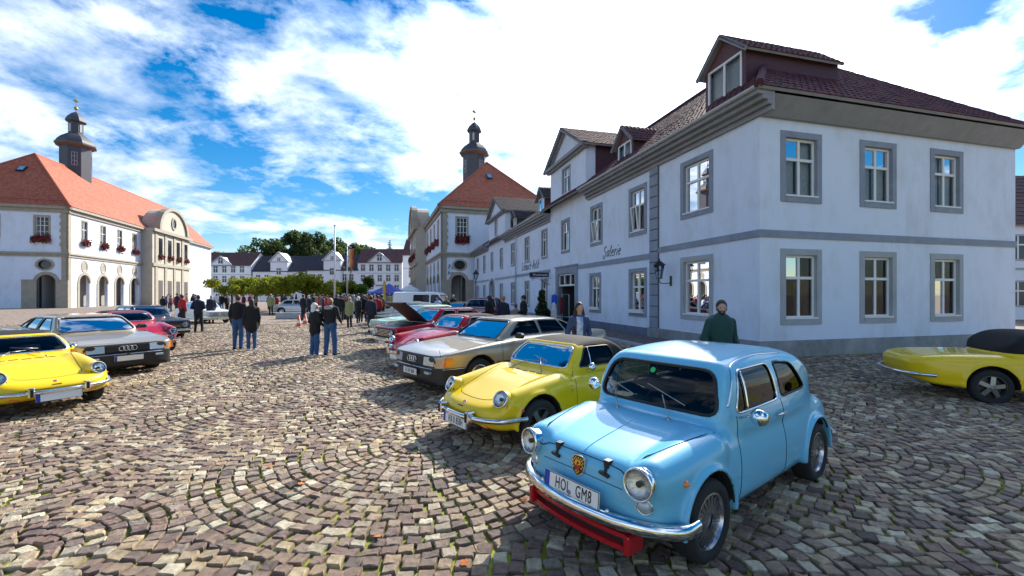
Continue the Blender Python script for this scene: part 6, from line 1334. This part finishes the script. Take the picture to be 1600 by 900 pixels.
tn=tent('market_tent',((608-800)/676*47,47,0),3.2,1.95,2.95,mat('tent_blue',(.07,.10,.42),.7),'blue pointed market tent with a red emblem, among the crowd')
b=MB(); b.lathe([(.16,0),(0,.0)],(-.12,-1.13,2.26),(0,-.6,.8),14,1.3,.8); b.lathe([(.13,0),(0,.0)],(.22,-1.11,2.28),(0,-.6,.8),14,1.3,.8); b.build('emblem',mat('emblem_red',(.6,.02,.08),.6),tn)
tent('white_parasol_tent',((641-800)/676*62,62,0),3.0,2.3,3.2,mat('tent_white',(.75,.76,.78),.7),'white pointed tent right of the blue tent'); tent('white_stall_tent',((585-800)/676*70,70,0),3.6,2.2,2.7,mat('tent_white',(.75,.76,.78),.7),'low white stall roof left behind the blue tent')
bn=empty('yellow_beach_flag',((603-800)/676*31,31,0),0,'tall narrow yellow feather flag standing before the blue tent','flag'); b=MB(); b.tube([(0,0,0),(0,0,2.2),(-.04,0,2.6),(-.14,0,2.75)],.018,6); b.build('pole',IRON,bn)
b=MB(); b.prism([(0,0,.5),(.0,0,2.5),(-.07,0,2.72),(-.15,0,2.72),(-.24,0,2.45),(-.22,0,1.6),(-.08,0,.8)],(0,.012,0)); b.build('cloth',mat('flag_yellow',(.55,.36,.03),.7),bn)
for (px_,Yd,lab) in ((467,23.5,'orange traffic cone at left, beside the white parked car'),(477,25.5,'smaller orange traffic cone a little farther back at left')):
    cn=empty('traffic_cone',((px_-800)/676*Yd,Yd,0),0,lab,'traffic cone'); b=MB(); b.cbox(-.16,.16,-.16,.16,0,.04,.01); b.build('foot',M['black'],cn); b=MB(); b.lathe([(.14,.04),(.03,.62),(0,.63)],(0,0,0),(0,0,1),18); b.build('cone',mat('cone_orange',(.8,.12,.02),.5),cn,True); b=MB(); b.lathe([(.115,.20),(.087,.34)],(0,0,0),(0,0,1),18); b.build('reflective_band',mat('cone_white',(.8,.8,.8),.4),cn,True)
def street_lamp(px,Yd,h,label):
    o=empty('street_lamp',((px-800)/676*Yd,Yd,0),0,label,'street lamp'); b=MB(); b.lathe([(.16,0),(.16,.4),(.10,.5),(.08,1.0),(.055,1.2),(.045,h-.5),(.08,h-.45),(.05,h-.4)],(0,0,0),(0,0,1),12); b.build('post',IRON,o,True); b=MB(); b.lathe([(.13,h-.4),(.26,h+.12)],(0,0,0),(0,0,1),6); b.build('lamp_glass',glass_mat('lantern_pane',(.85,.88,.9)),o); b=MB()
    for k in range(6): a=2*math.pi*k/6; b.tube([(math.cos(a)*.13,math.sin(a)*.13,h-.4),(math.cos(a)*.26,math.sin(a)*.26,h+.12)],.015,4)
    b.lathe([(.36,h+.10),(.3,h+.18),(.1,h+.42),(.06,h+.5),(.02,h+.62),(0,h+.64)],(0,0,0),(0,0,1),6); b.build('lamp_head',IRON,o); return o
street_lamp(743.5,42,3.6,'black lantern street lamp before the town hall arch'); street_lamp(536,75,6.2,'far street lamp among the clipped trees left of the banner pole'); street_lamp(548,77,6.0,'far street lamp right of the banner pole')
# bench wall at left
b=MB(); b.cbox(-2.5,2.5,-.2,.2,0,.45,.03); o=b.build('stone_bench',STONEL); o.location=((487-800)/676*31,31,0); tag(o,'low pale stone bench at left behind the couple','bench')
# ================================================================ people
SKIN=mat('skin',(.52,.30,.22),.55,var=.12,vscale=14.0); EYE=mat('eye_dark',(.02,.015,.012),.3); LIP=mat('lips',(.46,.21,.17),.5)
def cloth(name,col,var=.25): return mat('cloth_'+name,col,.9,var=var,vscale=9.0,bump=.5,bscale=22.0,bdist=.012)
HAIRS={'dark':mat('hair_dark',(.018,.012,.010),.6,bump=.6,bscale=90.0),'white':mat('hair_white',(.72,.70,.66),.7,bump=.6,bscale=60.0),'ginger':mat('hair_ginger',(.32,.16,.09),.7,bump=.4,bscale=90.0),'brown':mat('hair_brown',(.08,.045,.025),.7,bump=.4,bscale=60.0),'grey':mat('hair_grey',(.35,.34,.33),.7,bump=.4,bscale=60.0),'cap':mat('cap_black',(.02,.02,.025),.8)}
REG=['skin','hair','top','bottom','shoe','inner','extra','eye','lips']
def person_mesh(pose,res,detail):
    """implicit figure facing +y, 1.75 m tall; returns mesh with one slot per region"""
    g=dict(arms=[((.20,0,1.41),(.25,-.03,1.13),(.24,.05,.88)),((-.20,0,1.41),(-.25,-.03,1.13),(-.24,.05,.88))],legs=[((.095,0,.93),(.10,.02,.50),(.10,-.02,.09)),((-.095,0,.93),(-.10,.02,.50),(-.10,-.02,.09))],feet=[0.0,0.0],hair='short',coat=0.0,girth=1.0,head=(0,0),hood=False,neckopen=False,pants=1.0)
    g.update(pose); gi=g['girth']
    lo=(-.55,-.5,-.02); hi=(.55,.5,1.82); G=Grid(lo,hi,res); X,Y,Z=G.X,G.Y,G.Z; prims=[]
    def cap(a,b,ra,rb,reg,sc=(1,1,1)): prims.append((capsule(X,Y,Z,a,b,ra,rb,sc),REG.index(reg)))
    def ell(c,r,reg): prims.append((ellip(X,Y,Z,c,r),REG.index(reg)))
    pw=g['pants']
    for k,(h,kn,an) in enumerate(g['legs']):
        cap(h,kn,.095*gi**.5,.072*pw,'bottom'); cap(kn,an,.072*pw,.058*pw,'bottom'); fa=g['feet'][k]; d=(math.sin(fa),math.cos(fa)); cap((an[0]-d[0]*.04,an[1]-d[1]*.04,.045),(an[0]+d[0]*.15,an[1]+d[1]*.15,.035),.048,.042,'shoe')
    cap((-.06,0,.95),(.06,0,.95),.125*gi,.125*gi,'bottom',(1,.85,1))
    cap((0,-.005,1.02-g['coat']),(0,0,1.34),.165*gi,.185*gi,'top',(1,.66,1)); cap((-.15,0,1.405),(.15,0,1.405),.075,.075,'top')
    if g['coat']: cap((0,0,.98-g['coat']),(0,0,1.1),.19*gi,.17*gi,'top',(1,.75,1))
    for k,(s,e,w) in enumerate(g['arms']):
        cap(s,e,.066*gi**.5,.056,'top'); cap(e,w,.055,.043,'top'); d=np.array(w)-np.array(e); d/=np.linalg.norm(d); w=np.array(w); p=w+d*.07; cap(w,p,.03,.034,'skin',(1,1,1))
        sd=np.cross(d,(0,1,0)); sd/=max(np.linalg.norm(sd),1e-6); fw=np.array((0,1,0))-d*d[1]; fw/=max(np.linalg.norm(fw),1e-6)
        if detail:
            for i,(o,l) in enumerate(((-.027,.055),(-.009,.07),(.009,.066),(.027,.05))): 
                q=p+fw*o; m=q+d*l*.6+sd*.006; cap(q,m,.0105,.0095,'skin'); cap(m,m+d*l*.5+sd*.016*(1 if k else -1),.0095,.008,'skin')
            q=w+d*.02+fw*.03; cap(q,q+d*.045+fw*.03,.012,.010,'skin')
        else: cap(p,p+d*.05,.03,.02,'skin')
    ht,hx=g['head']; c,s=math.cos(ht),math.sin(ht); hy=lambda x,y,z:(x*c-y*s,x*s+y*c+hx,z)
    cap((0,-.01,1.42),hy(0,.005,1.56),.06,.055,'skin')
    # head in its own turned frame
    Xh=X*c+(Y-hx)*s; Yh=-X*s+(Y-hx)*c
    def hell(cc,r,reg): prims.append((ellip(Xh,Yh,Z,cc,r),REG.index(reg)))
    def hcap(a,b,ra,rb,reg): prims.append((capsule(Xh,Yh,Z,a,b,ra,rb),REG.index(reg)))
    hell((0,.015,1.645),(.076,.095,.105),'skin'); hell((0,.035,1.575),(.055,.06,.055),'skin'); hcap((0,.105,1.645),(0,.122,1.612),.011,.016,'skin')
    for sg in (1,-1): hell((sg*.078,.005,1.63),(.014,.022,.032),'skin')
    hs=g['hair']
    if hs!='bald': hell((0,-.008,1.672),(.088,.104,.104),'hair')
    else: hell((0,-.012,1.655),(.079,.096,.10),'hair')
    if hs=='long':
        for sg in (1,-1): hcap((sg*.07,-.02,1.66),(sg*.115,.0,1.42),.042,.055,'hair'); hcap((sg*.115,.0,1.42),(sg*.13,.055,1.16),.055,.03,'hair')
        hcap((0,-.07,1.66),(0,-.11,1.3),.075,.09,'hair')
    if hs=='bob': hcap((0,-.035,1.66),(0,-.055,1.53),.092,.085,'hair')
    if hs=='scarf': hell((0,-.02,1.645),(.108,.112,.135),'hair'); hcap((0,-.03,1.56),(0,.0,1.46),.095,.11,'hair')
    if g['hood']: prims.append((capsule(X,Y,Z,(-.07,-.10,1.46),(.07,-.10,1.46),.075,.075,(1,.9,.8)),REG.index('extra'))); cap((-.08,.03,1.455),(.08,.03,1.455),.055,.055,'extra')
    for q in g.get('extras',()): cap(q[0],q[1],q[2],q[3],q[4])
    f=None; raw=np.stack([np.broadcast_to(p[0],G.n) for p in prims]).astype(np.float32)
    f=raw[0].astype(float)
    for r,(q,rg) in zip(raw[1:],prims[1:]): f=smin(f,r,.012 if rg in (0,1,7) else .035)
    V,Q=G.mesh(f); cen=V[Q].mean(1); best=np.full(len(cen),9.0); reg=np.zeros(len(cen),int)
    for r,(q,rg) in zip(raw,prims):
        v=G.samp(r,cen); k=v<best; best=np.where(k,v,best); reg=np.where(k,rg,reg)
    cx=cen[:,0]*c+(cen[:,1]-hx)*s; cy=-cen[:,0]*s+(cen[:,1]-hx)*c; cz=cen[:,2]
    face=(reg==1)&(cy>.045)&(cz<1.69-.5*np.abs(cx))&(cz>1.5)&(np.abs(cx)<.072) if hs!='scarf' else (reg==1)&(cy>.05)&(cz<1.70)&(cz>1.55)&(np.abs(cx)<.066)
    reg=np.where(face,0,reg)
    hd=(reg==0)&(cz>1.5)
    for sg in (1,-1): reg=np.where(hd&(np.hypot(cx-sg*.032,cz-1.648)<max(.009,res*.62))&(cy>.06),7,reg)
    reg=np.where(hd&(np.abs(cx)<.024)&(np.abs(cz-1.578)<max(.006,res*.4))&(cy>.05),8,reg)
    if g.get('beard'): reg=np.where(hd&(reg==0)&((cz<1.600)&(cy>.02)|((np.abs(cx)>.055)&(cz<1.63)&(cy>.02))),1,reg)
    if g['neckopen']: reg=np.where((reg==2)&(np.abs(cen[:,0]-.015)<.075)&(cen[:,1]>.05)&(cz<1.47)&(cz>.98),5,reg)
    me=bpy.data.meshes.new('person'); me.from_pydata(V.tolist(),[],Q.tolist()); me.polygons.foreach_set('material_index',reg.astype(np.int32)); me.polygons.foreach_set('use_smooth',np.ones(len(Q),bool)); return me
def person(mesh,px,Yd,height,face,label,hair,top,bottom,shoe,inner=None,extra=None,group=None,z=0.0,X=None,skin=None,wx=.9):
    o=bpy.data.objects.new('person',mesh.copy()); COL.objects.link(o); me=o.data
    for m_ in (skin or SKIN,HAIRS[hair],top,bottom,shoe,inner or top,extra or top,EYE,LIP): me.materials.append(m_)
    o.location=((px-800)/676*Yd if X is None else X,Yd,z); o.scale=(height/1.76*wx,height/1.76,height/1.76); o.rotation_euler=(0,0,face); tag(o,label,'person',group); return o
BLK=cloth('black',(.012,.012,.014)); NAV=cloth('navy',(.015,.02,.045)); JEAN=cloth('jeans',(.045,.12,.27),.35); DEN=cloth('denim_jacket',(.055,.09,.22),.4); DKJ=cloth('dark_trousers',(.02,.022,.03)); GRNH=cloth('green_hoodie',(.018,.065,.06)); GRY=cloth('grey',(.22,.22,.23)); WHS=cloth('white_shoe',(.7,.7,.68)); DKS=cloth('dark_shoe',(.02,.017,.015)); REDC=cloth('red_jacket',(.45,.02,.03)); VEST=cloth('yellow_vest',(.28,.31,.14)); TAN=cloth('tan',(.30,.24,.18)); WHT_T=mat('tshirt_print',(.7,.72,.75),.9,var=.8,vscale=10.0,col2=(.05,.22,.6)); PUR=cloth('purple',(.12,.06,.25)); BURG=cloth('burgundy',(.12,.015,.03)); SCARFW=cloth('white_scarf',(.6,.6,.58)); KHA=cloth('khaki',(.10,.095,.06))
# woman in a denim jacket
mw=person_mesh(dict(hair='long',neckopen=True,head=(.1,0),arms=[((.19,0,1.41),(.27,-.06,1.14),(.20,.08,.95)),((-.19,0,1.41),(-.27,-.06,1.14),(-.20,.08,.95))]),.0115,True)
person(mw,905,8.05,1.60,R(186),'woman in denim jacket and printed shirt with long dark hair, behind the yellow convertible','dark',DEN,GRY,DKS,WHT_T,wx=.85)
mm_=person_mesh(dict(hair='short',hood=True,beard=True,girth=1.22,head=(-.55,.02),arms=[((.22,0,1.41),(.31,-.04,1.15),(.24,.16,1.0)),((-.22,0,1.41),(-.31,-.04,1.15),(-.24,.16,1.0))]),.0115,True)
person(mm_,1126,6.5,1.66,R(-168),'bearded man in dark green hooded sweatshirt at the right, behind the light blue car','dark',GRNH,DKJ,DKS,None,GRNH)
# couple walking away
mc=person_mesh(dict(hair='bald',girth=1.22,hood=True,pants=1.2,arms=[((.22,0,1.41),(.33,-.02,1.15),(.27,.18,1.03)),((-.22,0,1.41),(-.31,-.04,1.15),(-.24,.12,.98))],legs=[((.1,0,.93),(.14,.03,.50),(.17,.0,.09)),((-.1,0,.93),(-.13,.02,.50),(-.14,-.03,.09))],feet=[.5,-.3]),.0145,True)
person(mc,516,12.35,1.66,R(-8),'man in black jacket with grey hood and blue jeans, seen from behind','ginger',BLK,JEAN,DKS,None,cloth('grey_hood',(.35,.36,.40)))
mo=person_mesh(dict(hair='scarf',girth=1.1,coat=.12,pants=1.25,head=(-.9,0),arms=[((.19,0,1.39),(.27,.0,1.14),(.16,.20,1.02)),((-.19,0,1.39),(-.27,-.02,1.14),(-.18,.16,1.02))],legs=[((.09,0,.93),(.10,.02,.50),(.09,-.0,.09)),((-.09,0,.93),(-.09,.0,.50),(-.10,-.05,.09))]),.0145,True)
person(mo,492,12.3,1.50,R(-28),'woman with white hair, black jacket, jeans and white shoes, beside the man in jeans','white',BLK,JEAN,WHS,SCARFW,None)
# people farther off
mA=person_mesh(dict(girth=1.1,pants=1.1),.024,False); mB=person_mesh(dict(girth=1.15,coat=.15,hair='bob'),.024,False); mC=person_mesh(dict(girth=1.15,arms=[((.2,0,1.41),(.29,-.05,1.16),(.12,.18,1.08)),((-.2,0,1.41),(-.29,-.05,1.16),(-.12,.18,1.08))],legs=[((.1,0,.93),(.13,.05,.5),(.16,.05,.09)),((-.1,0,.93),(-.1,-.02,.5),(-.12,-.1,.09))]),.024,False)
CR=[(mA,580,19.7,1.68,0,'man all in dark clothes standing alone with his back to us','dark',NAV,DKJ,DKS),(mB,546,22.7,1.62,3.0,'person in pale yellow-green vest and purple scarf walking towards us','grey',VEST,DKJ,DKS),
(mC,568,27,1.72,.3,'person in long black coat left of the man in dark clothes','brown',BLK,DKJ,DKS),(mB,560,26.5,1.62,-.4,'person with white hair and black coat among the crowd','white',BLK,DKJ,WHS),(mA,590,25,1.7,.5,'person in red jacket near the yellow feather flag','dark',REDC,DKJ,DKS),(mC,597,26,1.74,-.6,'man in green and black jacket under the yellow feather flag','dark',KHA,DKJ,DKS),
(mA,533,28,1.7,.2,'person in black jacket right of the tall flagpole','dark',BLK,DKJ,DKS),(mB,539,30,1.65,2.6,'person in burgundy coat right of the tall flagpole','brown',BURG,DKJ,DKS),(mC,526,29,1.75,.1,'man in black cap before the tall flagpole','cap',BLK,JEAN,DKS),(mA,474,29,1.75,-.3,'person in black standing left of the couple by the bench','dark',BLK,DKJ,DKS),(mB,482,33,1.7,.6,'person in dark coat behind the couple at left','grey',NAV,DKJ,DKS),
(mC,553,32,1.72,.2,'person in grey jacket in the middle of the crowd','grey',GRY,JEAN,DKS),(mA,573,33,1.75,2.9,'person with dark hair and navy jacket facing us in the crowd','dark',NAV,JEAN,DKS),(mB,584,34,1.7,-.5,'person in tan coat behind the red jacket','brown',TAN,DKJ,DKS),
(mA,577,24,1.62,.9,'person in black right beside the man in dark clothes','brown',BLK,JEAN,DKS),
(mA,786,15.6,1.70,.4,'bald man in dark jacket behind the champagne saloon roof','ginger',NAV,DKJ,DKS),(mC,818,16.4,1.72,1.3,'man in black looking down, left of the hanging sign','dark',BLK,DKJ,DKS),(mB,764,17.0,1.70,1.0,'person in black hood beside the open tailgate','cap',BLK,DKJ,DKS),(mA,806,17.5,1.35,.5,'short person with brown hair between the two men','brown',TAN,DKJ,DKS),
(mB,684,21.5,1.66,2.5,'person in blue and white cap by the white van','cap',WHT_T,JEAN,DKS),(mA,697,22.5,1.66,-2.6,'blond person standing right of the white van','ginger',KHA,DKJ,DKS),(mC,708,27,1.72,.3,'grey-haired man by the town hall arch','grey',BLK,DKJ,DKS),
(mB,393,13.4,1.62,.6,'person in black coat at left, left of the couple','dark',BLK,JEAN,WHS),(mA,372,13.7,1.74,.2,'man in black jacket and jeans at left','brown',BLK,JEAN,DKS),(mC,310,20,1.72,.4,'person in dark clothes at the left by the parked cars','dark',NAV,DKJ,DKS),(mA,285,24,1.72,-.2,'person in red top at the left by the parked cars','dark',REDC,DKJ,DKS),(mB,330,26,1.7,.8,'person in navy coat at the left of the square','grey',NAV,DKJ,DKS)]
for m_,px_,Yd,h_,fc,lab,hr,tp,bt,sh_ in CR: person(m_,px_,Yd,h_,fc,lab,hr,tp,bt,sh_,None,None,'people strolling on the square')
# the far crowd reads as one mass
ml=person_mesh(dict(girth=1.15,coat=.1),.045,False); n0=len(ml.vertices); V0=np.zeros(n0*3); ml.vertices.foreach_get('co',V0); V0=V0.reshape(-1,3); Q0=[tuple(p.vertices) for p in ml.polygons]; m0=[p.material_index for p in ml.polygons]
CMATS=[SKIN,HAIRS['dark'],HAIRS['grey'],BLK,NAV,BURG,TAN,GRY,JEAN,DKJ,REDC,WHS,VEST,PUR]; V=[];F=[];FM=[]
for k in range(220):
    Yd=RNG.uniform(33,66); px_=RNG.uniform(488,640) if k<185 else RNG.uniform(250,480); a=RNG.uniform(0,6.28); s=RNG.uniform(.9,1.06); c_,s_=math.cos(a),math.sin(a); base_=len(V)
    X0=(px_-800)/676*Yd; V+=np.c_[(V0[:,0]*c_-V0[:,1]*s_)*s+X0,(V0[:,0]*s_+V0[:,1]*c_)*s+Yd,V0[:,2]*s].tolist(); F+=[tuple(i+base_ for i in q) for q in Q0]; tp=RNG.choice([3,3,3,4,4,5,6,7,8,10,11,12,13]); mp={0:0,1:RNG.choice([1,1,2,1]),2:tp,3:RNG.choice([8,9,9]),4:9,5:tp,6:tp,7:1,8:0}; FM+=[mp[i] for i in m0]
o=mobj('crowd',V,F,CMATS,None,True,FM); tag(o,'distant crowd of visitors in mostly dark coats before the far houses','crowd',kind='stuff')
# shop figures at the door
q=FO+U*10.1+Nn*.45
def rack(px,Yd): pass
MN=empty('shop_mannequin',(q.x,q.y,.12),FA+R(90)-R(90),'headless shop mannequin in bright blue jacket and white trousers at the shop door','mannequin')
mm2=person_mesh(dict(hair='bald',arms=[((.19,0,1.41),(.23,.0,1.15),(.22,.03,.95)),((-.19,0,1.41),(-.23,.0,1.15),(-.22,.03,.95))]),.022,False)
bm=bmesh.new(); bm.from_mesh(mm2); bmesh.ops.bisect_plane(bm,geom=list(bm.verts)+list(bm.edges)+list(bm.faces),plane_co=(0,0,1.52),plane_no=(0,0,1),clear_outer=True); bm.to_mesh(mm2); bm.free()
o=bpy.data.objects.new('figure',mm2); COL.objects.link(o); o.parent=MN; o.location=(0,0,.12); o.rotation_euler=(0,0,R(10)); PW=cloth('white_trousers',(.72,.72,.72),.1); CB=cloth('bright_blue',(.01,.10,.62))
for m_ in (PW,PW,CB,PW,PW,CB,CB,PW,PW): mm2.materials.append(m_)
b=MB(); b.lathe([(.25,0),(.25,.03),(.03,.06),(.02,.3)],(0,0,0),(0,0,1),16); b.tube([(0,0,1.55),(0,0,1.9)],.012,6); b.build('stand',STEEL,MN)
q=FO+U*8.55+Nn*.35; RK=empty('garment_rail',(q.x,q.y,.1),FA,'dark red and black clothes hanging on a rail at the shop door','clothes rail'); b=MB(); b.tube([(-.5,0,0),(-.5,0,1.65),(.5,0,1.65),(.5,0,0)],.015,6); b.build('rail',STEEL,RK)
for k in range(7):
    x=-.4+k*.13; m_=[BLK,BLK,DKJ,BURG,BLK,BURG,REDC][k]; b=MB(); b.hexa([(x-.035,-.2,.55),(x+.035,-.2,.55),(x+.035,.22,.55),(x-.035,.22,.55),(x-.02,-.17,1.5),(x+.02,-.17,1.5),(x+.02,.17,1.5),(x-.02,.17,1.5)]); b.tube([(x,0,1.5),(x,0,1.66)],.006,4); b.build('garment',m_,RK)
q=FO+U*8.0+Nn*1.15; CHR=empty('white_garden_chair',(q.x,q.y,.1),FA+.5,'small white wooden chair on the pavement at the shop door','chair'); CW=mat('chair_white',(.65,.64,.6),.6)
b=MB(); b.cbox(-.2,.2,-.2,.2,.42,.46,.01); b.build('seat',CW,CHR)
for x in (-.17,.17):
    for y in (-.17,.17): b=MB(); b.bar((x,y,0),(x,y,.42 if y<0 else .88),.035,.035); b.build('leg',CW,CHR)
b=MB()
for k in range(4): b.bar((-.12+k*.08,.17,.5),(-.12+k*.08,.17,.84),.03,.015)
b.bar((-.18,.17,.85),(.18,.17,.85),.02,.06); b.build('backrest',CW,CHR)
# white dog on the square
Gd=Grid((-.5,-.2,-.02),(.6,.2,.75),.02); X,Y_,Z=Gd.X,Gd.Y,Gd.Z
fd=capsule(X,Y_,Z,(-.25,0,.45),(.15,0,.45),.10,.13,(1,.85,1))
for a in [((.15,0,.5),(.27,0,.62),.085,.065),((.28,0,.64),(.34,0,.64),.07,.06),((.34,0,.62),(.43,0,.60),.04,.03),((-.3,0,.48),(-.45,0,.6),.03,.018),((.14,.06,.4),(.15,.065,.2),.055,.032),((.15,.065,.2),(.14,.065,.03),.03,.028),((.14,-.06,.4),(.15,-.065,.2),.055,.032),((.15,-.065,.2),(.14,-.065,.03),.03,.028),((-.26,.06,.42),(-.19,.065,.26),.075,.045),((-.19,.065,.26),(-.29,.065,.14),.035,.026),((-.29,.065,.14),(-.27,.065,.03),.026,.027),((-.26,-.06,.42),(-.19,-.065,.26),.075,.045),((-.19,-.065,.26),(-.29,-.065,.14),.035,.026),((-.29,-.065,.14),(-.27,-.065,.03),.026,.027),((.26,.05,.69),(.23,.07,.60),.025,.02),((.26,-.05,.69),(.23,-.07,.60),.025,.02)]: fd=smin(fd,capsule(X,Y_,Z,*a),.03)
dg,_,_=sdf_obj('dog',Gd,np.broadcast_to(fd,Gd.n),[mat('white_fur',(.62,.58,.52),.9,var=.5,vscale=5.0,bump=.6,bscale=40.0)],None); dg.location=((592-800)/676*22.5,22.5,0); dg.rotation_euler=(0,0,R(200)); tag(dg,'white dog standing in front of the person in red jacket','dog')
